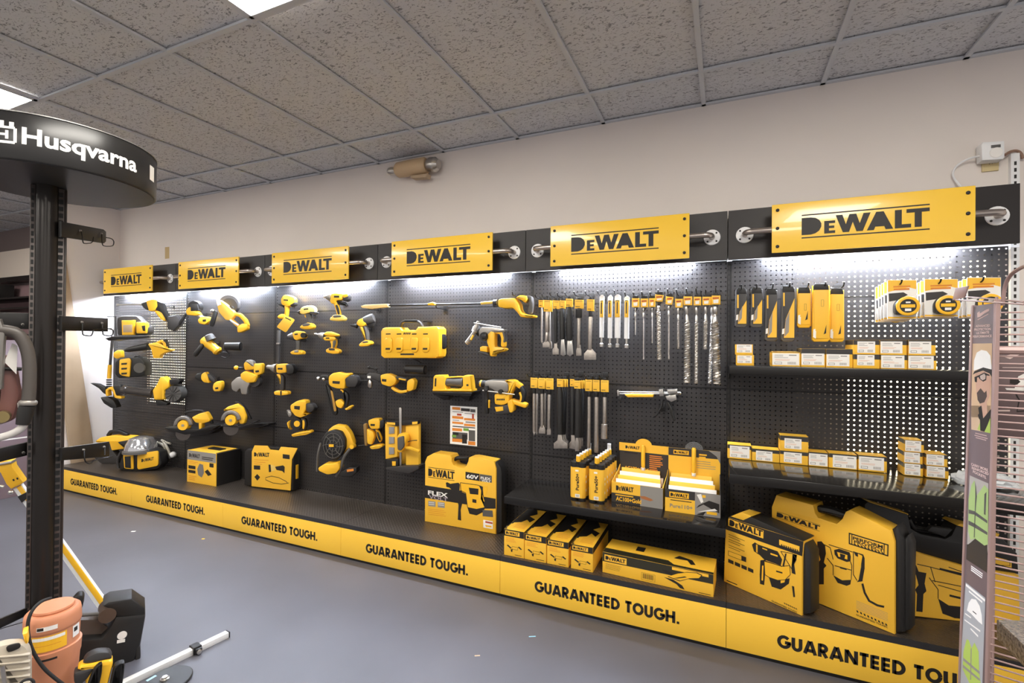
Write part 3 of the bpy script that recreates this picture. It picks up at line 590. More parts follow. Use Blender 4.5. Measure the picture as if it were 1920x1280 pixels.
drill('hammer_drill', 'drill with dark grey handle under the pale topped drill', (450, 680), .08, 22, CC, [
 ('chuck', LGR, 'L', (350, 640), (405, 628), [(0, 14), (.4, 22), (1, 30)]), ('housing', YEL, 'P', [(392, 605), (430, 580), (500, 588), (535, 620), (530, 662), (470, 672), (440, 690), (405, 668)]), ('motor_cap', BLK, 'D', (512, 630), 28, .0, .036), ('belt_hook', BLK, 'P', [(315, 655), (360, 660), (430, 680), (400, 690), (330, 672)], -.02, .01), ('belt_plate', BLK, 'P', [(470, 670), (540, 660), (545, 690), (490, 705)], -.03, .0),
 ('handle', GRY, 'P', [(425, 675), (476, 690), (472, 795), (428, 795), (432, 730)], -.02, .022), ('battery', YEL, 'P', [(364, 815), (400, 795), (450, 785), (508, 805), (508, 838), (440, 845), (380, 838)], -.034, .034), ('battery>battery_top', LGR, 'P', [(412, 795), (460, 788), (464, 815), (418, 820)], -.03, .037, .002), ('housing>print', INK, 'F', [(420, 612), (455, 610), (455, 626), (420, 628)], .0306)])
drill('screw_gun', 'screw gun with a thin silver bit pointing left, centre of the third bay', (810, 690), .08, 22, CC, [
 ('bit', SIL, 'L', (635, 612), (700, 630), [(0, 6), (.3, 12), (.5, 8), (1, 12)]), ('nose', LGR, 'L', (675, 622), (745, 640), [(0, 14), (.4, 30), (1, 40)]), ('housing', YEL, 'P', [(735, 612), (760, 592), (800, 588), (892, 622), (888, 645), (800, 642), (740, 632)]), ('body', YEL, 'P', [(725, 655), (760, 640), (850, 645), (872, 668), (850, 692), (740, 690)]), ('stripe', BLK, 'P', [(730, 628), (890, 648), (910, 640), (905, 668), (860, 672), (735, 645)], -.03, .02),
 ('handle', YEL, 'P', [(798, 690), (872, 668), (878, 720), (855, 790), (812, 778), (815, 730)], -.02, .022), ('handle>grip_pad', GRY, 'P', [(835, 690), (868, 682), (870, 720), (850, 775), (832, 772)], .015, .026, .004), ('battery', YEL, 'P', [(755, 785), (800, 765), (855, 768), (912, 795), (902, 832), (830, 835), (760, 818)], -.034, .034), ('battery>battery_top', DGR, 'P', [(790, 770), (852, 772), (862, 794), (795, 796)], -.03, .037, .002), ('body>print', INK, 'F', [(762, 655), (800, 655), (800, 668), (762, 668)], .0306)])
drill('high_torque_wrench', 'drill with silver cone nose and black rear, left of the framing nailer', (270, 1050), .09, 22, CC, [
 ('nose', LGR, 'L', (118, 972), (220, 990), [(0, 14), (.1, 22), (.4, 24), (.6, 38), (1, 52)]), ('housing', YEL, 'P', [(212, 952), (260, 940), (325, 945), (332, 1035), (270, 1045), (218, 1040)], -.036, .036), ('rear', BLK, 'P', [(322, 945), (390, 945), (415, 990), (405, 1050), (335, 1062), (325, 1000)], -.036, .034), ('trigger', YEL, 'P', [(212, 1055), (250, 1050), (280, 1090), (280, 1160), (255, 1170), (248, 1110)], -.016, .018),
 ('handle', DGR, 'P', [(262, 1045), (302, 1080), (302, 1235), (240, 1235), (262, 1150)], -.02, .022), ('battery', YEL, 'P', [(188, 1245), (230, 1232), (300, 1238), (342, 1245), (345, 1280), (270, 1290), (195, 1282)], -.036, .036), ('battery>battery_seam', BLK, 'P', [(262, 1236), (278, 1236), (278, 1286), (264, 1288)], -.03, .0385, .001), ('housing>print', INK, 'F', [(235, 985), (290, 985), (290, 1006), (235, 1004)], .0366)])
drill('framing_nailer', 'framing nailer with long black magazine, centre of the third bay', (830, 200), .11, 22, CD, [
 ('housing', YEL, 'P', [(722, 140), (760, 105), (820, 92), (860, 108), (930, 105), (938, 128), (888, 165), (885, 262), (800, 258), (740, 235), (722, 205)], -.05, .045), ('housing>print', INK, 'F', [(765, 180), (840, 185), (836, 212), (764, 206)], .0456), ('rear_cap', DGR, 'P', [(880, 140), (960, 120), (1005, 135), (1022, 190), (992, 245), (900, 242)], -.045, .04),
 ('nose', BLK, 'P', [(640, 122), (722, 118), (725, 175), (650, 172)], -.02, .02), ('contact_trip', SIL, 'B', (625, 157), 20, .0), ('contact_trip', SIL, 'B', (678, 162), 20, .01), ('magazine', BLK, 'P', [(692, 200), (745, 258), (812, 505), (790, 532), (762, 520), (725, 420), (690, 260)], -.02, .02), ('magazine>nail_strip', mat('brass_strip', '#b0853a', .5), 'P', [(742, 270), (765, 285), (805, 480), (780, 490)], .015, .024, .003),
 ('handle', YEL, 'P', [(830, 262), (865, 265), (890, 310), (870, 300)], -.02, .022), ('grip', BLK, 'P', [(865, 270), (918, 305), (925, 360), (905, 450), (872, 445), (888, 350)], -.02, .022), ('foot', YEL, 'P', [(785, 385), (835, 360), (885, 405), (850, 462), (802, 440)], -.025, .025), ('battery', YEL, 'P', [(880, 462), (905, 450), (940, 425), (965, 435), (935, 468), (900, 478)], -.03, .03)], 'nailer')
drill('coil_nailer', 'coil nailer with a round black drum, below the drill with the black rear', (430, 500), .11, 22, CD, [
 ('housing', YEL, 'P', [(338, 425), (400, 385), (440, 372), (500, 378), (498, 470), (470, 505), (525, 512), (440, 552), (385, 530), (342, 475)], -.045, .04), ('housing>print', INK, 'F', [(382, 430), (440, 433), (436, 470), (382, 462)], .0406), ('rear_cap', DGR, 'P', [(495, 402), (560, 412), (584, 450), (570, 482), (530, 505), (495, 482)], -.04, .036), ('nose', LGR, 'P', [(298, 468), (350, 490), (358, 530), (325, 548), (305, 500)], -.02, .02),
 ('drum', BLK, 'D', (398, 612), 64, -.04, .03, 58), ('drum>drum_cap', YEL, 'D', (408, 610), 30, .02, .036), ('drum_side', YEL, 'P', [(300, 600), (335, 575), (345, 675), (320, 660)], -.03, .02), ('handle', BLK, 'P', [(440, 545), (495, 560), (505, 620), (488, 690), (455, 655)], -.02, .022), ('handle>grip_pad', YEL, 'P', [(462, 570), (482, 575), (488, 620), (476, 672), (462, 655)], .015, .026, .004), ('battery', YEL, 'P', [(345, 718), (440, 690), (540, 678), (552, 700), (505, 722), (360, 744)], -.036, .036)], 'nailer')
t = tool('jobsite_fan', 'octagonal black and yellow jobsite fan leaning below the nailers', 'fan', CD, (770, 850), .16, 22, True)
p = t.part('shroud', YEL); p.prism([(718, 672), (760, 635), (800, 620), (885, 630), (940, 700), (978, 800), (962, 862), (905, 870), (850, 930), (700, 900), (660, 800)], -.09, -.01, .02, 1)
p = t.part('grille_face', BLK); p.prism([(648, 770), (700, 692), (780, 668), (852, 690), (892, 770), (890, 855), (850, 932), (785, 988), (705, 935), (650, 862)], -.02, .03, .012, 1)
q = t.part('grille_bars', GRY, p)
for a in range(0, 360, 45): q.tube([(770+28*math.cos(math.radians(a)), 828+28*math.sin(math.radians(a))), (770+60*math.cos(math.radians(a+12)), 828+70*math.sin(math.radians(a+12))), (770+104*math.cos(math.radians(a)), 828+128*math.sin(math.radians(a)))], 4, .032, 1, 6)
for f_ in (.38, .62, .86): q.tube([(770+112*f_*math.cos(math.radians(a)), 828+146*f_*math.sin(math.radians(a))) for a in range(0, 361, 20)], 3.4, .0325, 0, 6)
q = t.part('badge', YEL, p); q.prism([(728, 815), (775, 815), (775, 842), (728, 842)], .03, .037, .003)
p = t.part('stand', GRY); p.tube([(648, 800), (625, 880), (612, 960), (610, 1085)], 11, [-.02, 0, .0, -.01]); p.tube([(950, 850), (905, 900), (872, 960), (850, 1060), (800, 1135)], 15, [.03, .035, .035, .03, .02]); q = t.part('pivot_knob', YEL, p); q.disc((955, 840), 26, .0, .05, 22)
p = t.part('foot', YEL); p.prism([(615, 1055), (680, 1012), (760, 1010), (825, 992), (838, 1060), (800, 1108), (710, 1122), (625, 1085)], -.04, .06, .012, 1)
p = t.part('battery', BLK); p.prism([(850, 1085), (940, 1040), (1005, 1048), (1006, 1100), (955, 1142), (850, 1145)], -.04, .045, .01); q = t.part('battery_label', ORG, p); q.prism([(908, 1068), (975, 1058), (976, 1082), (910, 1092)], .043, .047, .001); t.done()
drill('brad_nailer', 'compact brad nailer with brown magazine, right of the jobsite fan', (1180, 680), .08, 18, CD, [
 ('housing', YEL, 'P', [(1118, 575), (1160, 562), (1235, 560), (1242, 610), (1232, 662), (1145, 665), (1120, 615)], -.04, .036), ('housing>print', INK, 'F', [(1145, 610), (1190, 612), (1188, 632), (1145, 630)], .0366), ('rear_cap', BLK, 'P', [(1230, 578), (1275, 576), (1285, 610), (1272, 655), (1232, 660)], -.036, .034), ('magazine', mat('brown_magazine', '#8a6a35', .5), 'P', [(1066, 612), (1105, 608), (1112, 832), (1082, 832)], -.02, .02),
 ('foot', YEL, 'P', [(1102, 660), (1172, 688), (1185, 740), (1155, 822), (1108, 812)], -.025, .025), ('handle', YEL, 'P', [(1185, 660), (1222, 685), (1258, 765), (1235, 805), (1205, 745)], -.02, .022), ('handle>grip_pad', BLK, 'P', [(1205, 690), (1222, 695), (1248, 765), (1235, 785), (1218, 745)], .015, .026, .004), ('battery', YEL, 'P', [(1128, 838), (1190, 825), (1245, 818), (1268, 838), (1225, 862), (1145, 868)], -.036, .036), ('nose', BLK, 'C', (1045, 595), (1085, 612), 9), ('stud', BLK, 'C', (1020, 830), (1110, 822), 6, 6, -.02)], 'nailer')
drill('right_angle_drill', 'long right angle drill with black head and ball handle, right of the framing nailer', (1330, 190), .105, 15, CD, [
 ('gear_head', DGR, 'P', [(1096, 125), (1130, 98), (1180, 95), (1252, 112), (1245, 195), (1185, 172), (1112, 165)], -.035, .035), ('gear_head>print', WHT, 'F', [(1115, 130), (1148, 132), (1146, 155), (1114, 152)], .0356), ('chuck', SIL, 'L', (1145, 172), (1143, 248), [(0, 14), (.3, 24), (.8, 24), (1, 14)]), ('spike', BLK, 'C', (1040, 178), (1120, 180), 6), ('housing', YEL, 'P', [(1238, 122), (1310, 105), (1385, 135), (1405, 180), (1380, 220), (1335, 242), (1250, 215)], -.04, .04),
 ('housing>print', INK, 'F', [(1258, 160), (1305, 164), (1303, 190), (1258, 185)], .0406), ('grip', DGR, 'S', [(1385, 150), (1440, 155), (1510, 178)], 36, -.02, .025, .008, 1), ('grip>grip_pad', YEL, 'S', [(1425, 158), (1495, 172)], 14, .02, .03, .003), ('lower_grip', YEL, 'S', [(1350, 245), (1390, 275), (1440, 295), (1510, 282)], 28, -.02, .025, .008, 1), ('battery', YEL, 'P', [(1508, 178), (1560, 152), (1590, 185), (1572, 272), (1525, 290), (1502, 268)], -.036, .038),
 ('side_handle', BLK, 'B', (1130, 46), 17, .02), ('side_handle', BLK, 'C', (1140, 48), (1215, 60), 9, 9, .02), ('side_handle', BLK, 'C', (1180, 50), (1212, 95), 10, 10, .02), ('bail', GRY, 'C', (1400, 305), (1500, 318), 5)])
t = tool('pole_saw', 'long pole saw lying level under the header between third and fifth bays', 'pole saw', CE, (1450, 240), .10, 4)
p = t.part('blade_cover', mat('cover_cream', '#f0cf8a', .45)); p.prism([(78, 262), (120, 250), (330, 244), (332, 272), (170, 290), (88, 280)], -.015, .015, .005)
p = t.part('pole', BLK); p.cyl((325, 259), (1205, 241), 9); q = t.part('pole_clip', YEL, p); q.prism([(692, 240), (740, 226), (766, 240), (764, 255), (700, 256)], -.018, .018, .005)
p = t.part('pole_end', mat('cover_cream2', '#e9c056', .45)); p.cyl((1192, 238), (1320, 228), 15); p = t.part('collar', BLK); p.cyl((1310, 240), (1345, 237), 36)
p = t.part('housing', YEL); p.prism([(1342, 205), (1380, 192), (1500, 188), (1540, 240), (1545, 290), (1560, 318), (1600, 340), (1682, 345), (1676, 372), (1552, 368), (1530, 330), (1480, 280), (1400, 285), (1346, 272)], -.045, .045, .012, 1); p.prism([(1500, 190), (1545, 160), (1612, 168), (1618, 205), (1590, 235), (1560, 205)], -.03, .035, .01, 1)
p = t.part('grip', GRY); p.stroke([(1600, 180), (1645, 182), (1650, 240), (1638, 330)], 34, -.022, .024, .008, 1); t.done()
for px, py, d in [(800, 280, .1), (1500, 165, .1), (170, 290, .1)]:
    pt = at(660+px*.20316, 520+py*.20316, y=-d); h = B('pegboard_hook', BSTL); h.pipe([(pt.x, -.003, pt.z-.002), (pt.x, -d*.8, pt.z-.004), (pt.x, -d-.03, pt.z-.001), (pt.x, -d-.04, pt.z+.022)], .004, 7); h.box(pt.x-.02, pt.x+.02, -.006, -.0022, pt.z-.02, pt.z+.02); tag(h.build(), 'black hook under the %s of the long pole saw' % {800: 'middle', 1500: 'motor end', 170: 'left end'}[px], 'hook', 'hooks carrying the pole saw')
# ---- bay with the charging case
t = tool('charging_case', 'big yellow four port charging case with a dark handle', 'charger', CE, (530, 600), .115, 6)
p = t.part('case', YEL); p.prism([(262, 495), (275, 470), (300, 461), (440, 459), (462, 484), (580, 486), (602, 456), (780, 450), (804, 475), (806, 700), (798, 730), (770, 746), (290, 746), (262, 722)], -.085, .045, .016, 0)
for cx in (332, 432, 572, 676): q = t.part('charge_port', YEL, p); q.prism([(cx-36, 575), (cx-20, 556), (cx+24, 555), (cx+36, 572), (cx+36, 668), (cx+18, 690), (cx-20, 690), (cx-36, 670)], .044, .056, .006, 0)
q = t.part('centre_panel', YEL, p); q.prism([(468, 560), (538, 560), (538, 665), (468, 665)], .044, .05, .004)
for cx in (332, 432, 572, 676): q = t.part('port_mark', INK, p); q.face([(cx-22, 650), (cx+20, 650), (cx+18, 667), (cx-24, 667)], .0566); q = t.part('port_label', INK, p); q.face([(cx-20, 517), (cx+24, 516), (cx+24, 526), (cx-20, 527)], .0456)
q = t.part('lower_print', INK, p); q.face([(447, 701), (573, 700), (572, 716), (447, 717)], .0456)
q = t.part('logo_print', INK, p)
for i in range(4): q.face([(478+i*17, 508), (490+i*17, 508), (486+i*17, 526), (474+i*17, 526)], .0456)
p = t.part('carry_handle', DGR); p.stroke([(436, 462), (450, 415), (478, 402), (600, 402), (625, 425), (640, 455)], 22, -.02, .012, .006, 1); q = t.part('grip_sleeve', BLK, p); q.stroke([(480, 402), (600, 402)], 27, -.025, .018, .008)
p = t.part('side_feet', BLK); p.prism([(804, 520), (836, 524), (846, 560), (842, 650), (820, 668), (804, 668)], -.06, .0, .008); t.done()
t = Thing('pegboard_hook', 'black hook end showing above the charging case handle', 'hook', CE, (680, 410), .06, 0); p = t.part('hook_plate', BSTL); p.prism([(655, 398), (692, 398), (692, 412), (655, 412)], -.058, .0, .002); t.done()
roll_hook('empty black tube holder under the charging case', CE, (490, 843), (676, 852), 42, .10, 8, [(640, 790), (600, 762), (525, 752)])
t = tool('rotary_hammer', 'compact silver and yellow rotary hammer right of the charging case', 'rotary hammer', CE, (1290, 560), .10, 6)
p = t.part('chuck', LGR); p.turned((1165, 405), (1130, 500), [(0, 12), (.2, 18), (.5, 22), (.6, 30), (1, 30)], .02); p = t.part('side_handle', LGR); p.turned((1135, 495), (1062, 605), [(0, 20), (.2, 18), (.8, 22), (1, 24)], .035); q = t.part('handle_cap', YEL, p); q.turned((1072, 592), (1060, 612), [(0, 22), (1, 14)], .036); q.turned((1118, 535), (1098, 575), [(0, 9), (1, 9)], .055)
p = t.part('collar', BLK); p.turned((1150, 470), (1185, 520), [(0, 36), (.5, 40), (1, 34)], .0)
p = t.part('gearbox', LGR); p.prism([(1165, 490), (1190, 455), (1290, 458), (1412, 478), (1412, 505), (1300, 510), (1255, 570), (1205, 585), (1168, 540)], -.04, .035, .012, 1); q = t.part('mode_dial', BLK, p); q.disc((1212, 542), 42, .03, .05, 36); q.prism([(1195, 530), (1235, 525), (1238, 556), (1198, 562)], .048, .06, .004)
p = t.part('depth_rod', SIL); p.cyl((1125, 420), (1375, 460), 6, w=.03)
p = t.part('housing', YEL); p.prism([(1240, 520), (1285, 478), (1318, 505), (1315, 640), (1400, 645), (1424, 662), (1395, 686), (1312, 690), (1310, 732), (1268, 728), (1262, 650), (1240, 600)], -.036, .036, .012, 1)
p = t.part('handle', YEL); p.stroke([(1320, 500), (1372, 505), (1395, 560), (1390, 640)], 40, -.022, .026, .008, 1); q = t.part('grip_pad', GRY, p); q.stroke([(1392, 490), (1408, 560), (1402, 600)], 18, -.015, .03, .004, 1)
p = t.part('battery', YEL); p.prism([(1178, 645), (1200, 632), (1245, 640), (1245, 690), (1178, 680)], -.036, .034, .008); q = t.part('battery_base', DGR, p); q.prism([(1165, 680), (1240, 688), (1275, 728), (1215, 718), (1168, 702)], -.038, .036, .006); t.done()
t = tool('wall_scanner', 'handheld scanner with a grey grip on a small black tray', 'scanner', CE, (920, 990), .12, 6, True, -.02)
p = t.part('frame', YEL); p.prism([(742, 1042), (748, 920), (762, 902), (845, 900), (858, 930), (850, 990), (872, 1040)], -.04, .045, .01); p.prism([(1020, 1000), (1018, 915), (1040, 903), (1085, 906), (1095, 960), (1104, 1046), (985, 1044)], -.04, .045, .01); p.prism([(742, 1030), (1104, 1034), (1106, 1052), (742, 1048)], -.05, .05, .004)
p = t.part('grip', GRY); p.turned((835, 962), (1035, 968), [(0, 50), (.1, 44), (.5, 38), (.9, 44), (1, 50)], .0, n=18); q = t.part('grip_top', YEL, p); q.stroke([(850, 925), (900, 922), (960, 918), (1020, 918)], 12, -.02, .02, .004)
p = t.part('print', INK); p.face([(765, 930), (780, 930), (776, 1005), (762, 1005)], .0456); p.face([(1055, 985), (1075, 985), (1076, 1002), (1056, 1002)], .0456)
t.done()
t = Thing('scanner_tray', 'small black bracket tray carrying the handheld scanner', 'tray', CE, (920, 1070), .115, 6); p = t.part('tray_plate', BSTL); p.prism([(732, 1054), (1112, 1060), (1098, 1094), (752, 1084)], -.09, .07, .006); p = t.part('bracket', BSTL); p.prism([(760, 1085), (900, 1090), (880, 1130), (850, 1135)], -.09, -.02, .003); p.prism([(980, 1090), (1090, 1090), (1080, 1140), (1060, 1140)], -.09, -.02, .003); t.done()
t = tool('heavy_rotary_hammer', 'big silver and yellow rotary hammer above the paper flyer, right', 'rotary hammer', CE, (1400, 1050), .12, 6)
p = t.part('chuck', BLK); p.turned((1172, 975), (1235, 985), [(0, 22), (.4, 30), (.5, 36), (1, 36)], .0); q = t.part('chuck_ring', YEL, p); q.turned((1186, 976), (1200, 979), [(0, 32), (1, 33)], .0)
p = t.part('gearbox', LGR); p.prism([(1215, 960), (1260, 945), (1400, 948), (1445, 965), (1440, 1060), (1330, 1062), (1290, 1030), (1222, 1012)], -.045, .04, .014, 1); q = t.part('mode_dial', BLK, p); q.disc((1366, 1055), 24, .03, .058, 20)
p = t.part('housing', YEL); p.prism([(1400, 948), (1480, 945), (1512, 960), (1500, 1005), (1455, 1085), (1442, 1160), (1385, 1185), (1312, 1172), (1308, 1075), (1440, 1062), (1440, 990)], -.045, .043, .014, 1); q = t.part('print', INK, p)
for i in range(6): q.face([(1336+i*13, 1118), (1346+i*13, 1118), (1343+i*13, 1134), (1333+i*13, 1134)], .0436)
p = t.part('depth_rod', SIL); p.cyl((1205, 1042), (1502, 1080), 6, w=.05); p = t.part('side_handle', BLK); p.turned((1240, 1000), (1245, 1255), [(0, 20), (.15, 26), (.2, 18), (.5, 22), (.9, 24), (1, 20)], .045); q = t.part('handle_stripe', YEL, p); q.stroke([(1262, 1130), (1262, 1205)], 12, .06, .078, .004)
p = t.part('handle', YEL); p.stroke([(1470, 975), (1520, 985), (1560, 1015)], 46, -.024, .028, .01, 1); p.stroke([(1455, 1140), (1540, 1165), (1608, 1188)], 46, -.03, .03, .01, 1); q = t.part('grip', BLK, p); q.stroke([(1550, 1000), (1582, 1070), (1560, 1160)], 34, -.022, .026, .008, 1); q = t.part('trigger', YEL, p); q.stroke([(1542, 1060), (1560, 1100), (1550, 1150)], 18, -.012, .032, .005, 1)
p = t.part('battery', DGR); p.prism([(1306, 1190), (1380, 1180), (1440, 1170), (1490, 1240), (1440, 1262), (1325, 1268)], -.045, .045, .01); q = t.part('battery_band', YEL, p); q.prism([(1316, 1196), (1392, 1190), (1396, 1228), (1330, 1240)], .043, .049, .003); p = t.part('lower_cover', YEL); p.prism([(1428, 1150), (1470, 1120), (1490, 1180), (1485, 1245), (1450, 1252)], -.03, .05, .01, 1); t.done()
# paper flyer
t = Thing('paper_flyer', 'white printed sale flyer stuck on the pegboard above the big yellow case', 'flyer', CL_, (480, 350), .004, 0)
p = t.part('sheet', WHT); p.prism([(372, 178), (595, 190), (593, 515), (370, 492)], 0, .001, 0)
for nm, m, R_ in [('black_print', INK, [(460, 198, 535, 222), (390, 350, 578, 358), (395, 405, 440, 425), (470, 415, 510, 490)]), ('orange_print', ORG, [(388, 194, 455, 216), (388, 268, 480, 290), (486, 278, 578, 296), (388, 315, 480, 332), (486, 325, 578, 344), (388, 368, 470, 392), (388, 455, 470, 482), (520, 468, 580, 498)]), ('dark_photo', GRY, [(538, 200, 580, 226), (390, 400, 515, 455), (525, 375, 578, 465)]), ('green_print', GRN, [(480, 362, 525, 385), (386, 425, 420, 445)]), ('red_print', RED, [(428, 246, 465, 262), (552, 240, 568, 280)]), ('grey_lines', GINK, [(390, 230, 478, 236), (490, 236, 575, 242), (390, 300, 445, 306), (498, 305, 580, 316)])]:
    q = t.part(nm, m, p)
    for x0, y0, x1, y1 in R_: sk = lambda x, y: (x, y+(x-372)*.08); q.face([sk(x0, y0-8), sk(x1, y0-8), sk(x1, y1-8), sk(x0, y1-8)], .0014 if nm != 'green_print' else .0017)
t.done()
# display stand with mast light
t = Thing('tool_display_stand', 'yellow lined display tray with a silver mast and drill head', 'display stand', CD, (1450, 850), .13, 0)
p = t.part('back_panel', YELP); p.prism([(1400, 600), (1500, 600), (1500, 1045), (1400, 1045)], -.095, -.08, .002); p = t.part('left_wing', YELP); p.prism([(1290, 585), (1412, 605), (1412, 940), (1295, 962)], -.06, -.03, .003)
q = t.part('compartments', mat('grey_boxes', '#8b8a8c', .4), p)
for y0 in (640, 740, 845): q.prism([(1328, y0), (1380, y0+3), (1380, y0+66), (1328, y0+72)], -.03, -.022, .002)
p = t.part('right_wing', YELP); p.prism([(1496, 622), (1626, 592), (1626, 1032), (1500, 1062)], -.06, -.03, .003); p = t.part('top_lip', BLK); p.prism([(1290, 582), (1620, 576), (1620, 612), (1402, 634), (1292, 606)], -.05, -.015, .003); q = t.part('lip_print', YELP, p); q.face([(1306, 592), (1392, 598), (1392, 622), (1306, 614)], -.0146); q.face([(1562, 590), (1615, 586), (1615, 610), (1562, 616)], -.0146)
p = t.part('base_plate', DGR); p.prism([(1296, 1048), (1440, 1036), (1626, 1032), (1626, 1062), (1532, 1108), (1300, 1066)], -.09, .02, .004); p = t.part('mast', SIL); p.prism([(1428, 452), (1442, 444), (1456, 455), (1452, 1040), (1436, 1040)], -.02, -.008, .002)
p = t.part('drill_head', YEL); p.prism([(1410, 725), (1440, 702), (1492, 708), (1505, 760), (1482, 850), (1450, 902), (1408, 892)], -.01, .04, .01, 1); q = t.part('head_cover', GRY, p); q.prism([(1410, 745), (1472, 730), (1478, 840), (1440, 880), (1412, 872)], .035, .055, .008, 1); p = t.part('crank_handle', YEL); p.stroke([(1490, 848), (1560, 860), (1630, 888)], 30, .01, .03, .006, 1); p = t.part('cable', RUB); p.tube([(1500, 800), (1540, 780), (1610, 775)], 4, .01); p = t.part('pump', BLK); p.prism([(1300, 965), (1420, 960), (1420, 1040), (1305, 1045)], -.05, .0, .005); q = t.part('pump_label', YEL, p); q.prism([(1360, 985), (1398, 985), (1395, 1030), (1362, 1030)], .0, .004, .001); t.done()
# ================================================================== HANGING CHISELS, BITS AND PACKS
CF = (980, 520, .2813); CG = (1040, 780, .17708); CH = (900, 920, .25); CI = (1340, 880, .2812); CJ = (1360, 500, .29167); CK = (1340, 760, .26042); CQ = (100, 780, .27083)
def prong(lab, crop, tip, reach, group):
    px, py = crop[0]+tip[0]*crop[2], crop[1]+tip[1]*crop[2]; p = at(px, py, y=-reach)
    o = thing('pegboard_hook', lab, 'hook', (p.x, 0, p.z-.025), 0, group)
    b = B('wire', BSTL); b.pipe([(0, -.004, 0), (0, -reach+.03, .004), (0, -reach+.008, .01), (0, -reach, .025)], .0034, 7, sm=1); b.build(o)
    c = B('back_plate', BSTL); c.box(-.016, .016, -.007, -.0024, -.02, .03, .001); c.build(o)
    return p
COLN = {}
def chisel(lab, card, rods, blades=(), sleeve=None, d=.13, mats=(STL, STL), group='chisels in the upper row', name='chisel', cat='chisel', extra=None):
    x0, y0, x1, y1 = card; t = Thing(name, lab, cat, CF, ((x0+x1)/2, y0), d, 0, group)
    p = t.part('hang_card', YELP); p.prism([(x0, y0), (x1, y0+2), (x1, y1+2), (x0, y1)], -.004, .004, .001)
    q = t.part('card_print', INK, p); q.face([(x0+5, y0+10), (x1-6, y0+11), (x1-6, y0+13), (x0+5, y0+12)], .0044); q.face([(x0+5, y1-14), (x0+(x1-x0)*.6, y1-13), (x0+(x1-x0)*.6, y1-9), (x0+5, y1-10)], .0044)
    p = t.part('hang_loop', BLK); p.prism([((x0+x1)/2-8, y0-16), ((x0+x1)/2+8, y0-16), ((x0+x1)/2+12, y0+3), ((x0+x1)/2-12, y0+3)], -.003, .003, .001)
    if sleeve:
        p = t.part('black_sleeve', BLK)
        for pts, r in sleeve: p.turned(pts[0], pts[1], [(0, r*.55), (.12, r), (.9, r), (1, r*.9)], 0)
    p = t.part('shank', mats[0])
    for a, b_, r in rods: p.turned(a, b_, [(0, r*.8), (.04, r), (.97, r), (1, r*.85)], 0, n=12)
    if blades:
        p = t.part('blade', mats[1])
        for pl in blades: p.prism(pl, -.006, .006, .003)
    if extra: extra(t)
    t.done(); return t
def spade(cx, ytop, ymid, ybot, w0, w1): return [(cx-w0/2, ytop), (cx+w0/2, ytop), (cx+w0/2+2, ymid-14), (cx+w1/2, ymid), (cx+w1/2, ybot), (cx-w1/2, ybot), (cx-w1/2, ymid), (cx-w0/2-2, ymid-14)]
chisel('thin pointed bare steel chisel at the left end of the upper chisel row', (106, 150, 140, 198), [((128, 200), (128, 425), 7)], [[(121, 425), (135, 425), (129, 442)]], d=.10)
chisel('bare steel spade chisel behind the broad one near the left end of the upper row', (168, 152, 196, 226), [((180, 228), (181, 440), 8)], [spade(183, 425, 445, 474, 14, 22)], d=.11)
chisel('bare steel spade chisel with a stepped shank, second in the upper row', (140, 150, 186, 226), [((164, 228), (164, 365), 13), ((163, 362), (158, 430), 10)], [spade(156, 415, 440, 467, 16, 48)], d=.15)
chisel('black sleeved spade chisel, third in the upper row', (202, 152, 243, 208), [], [spade(219, 425, 480, 514, 18, 42)], [(((221, 205), (219, 440)), 13)], d=.13)
chisel('black sleeved gouge with bright flared tip, narrower of two side by side', (248, 152, 284, 206), [], [[(256, 405), (276, 405), (288, 515), (270, 524), (250, 515)]], [(((264, 205), (265, 412)), 18)], d=.13, mats=(SIL, SIL))
chisel('black sleeved gouge with wider bright flared tip, fifth in the upper row', (287, 140, 333, 196), [], [[(298, 415), (330, 415), (338, 510), (316, 526), (293, 512)]], [(((310, 195), (312, 420)), 22)], d=.14, mats=(SIL, SIL))
chisel('steel chisel in a black outlined sleeve left of the widest spade', (347, 148, 405, 206), [((374, 265), (373, 470), 12)], [spade(373, 450, 486, 522, 22, 34)], [(((375, 205), (374, 270)), 22)], d=.14)
chisel('widest steel spade chisel hanging alone in the upper row', (428, 145, 475, 222), [((452, 262), (448, 482), 15)], [[(437, 475), (461, 475), (489, 507), (489, 549), (408, 549), (408, 507)]], [(((452, 222), (452, 264)), 11)], d=.13)
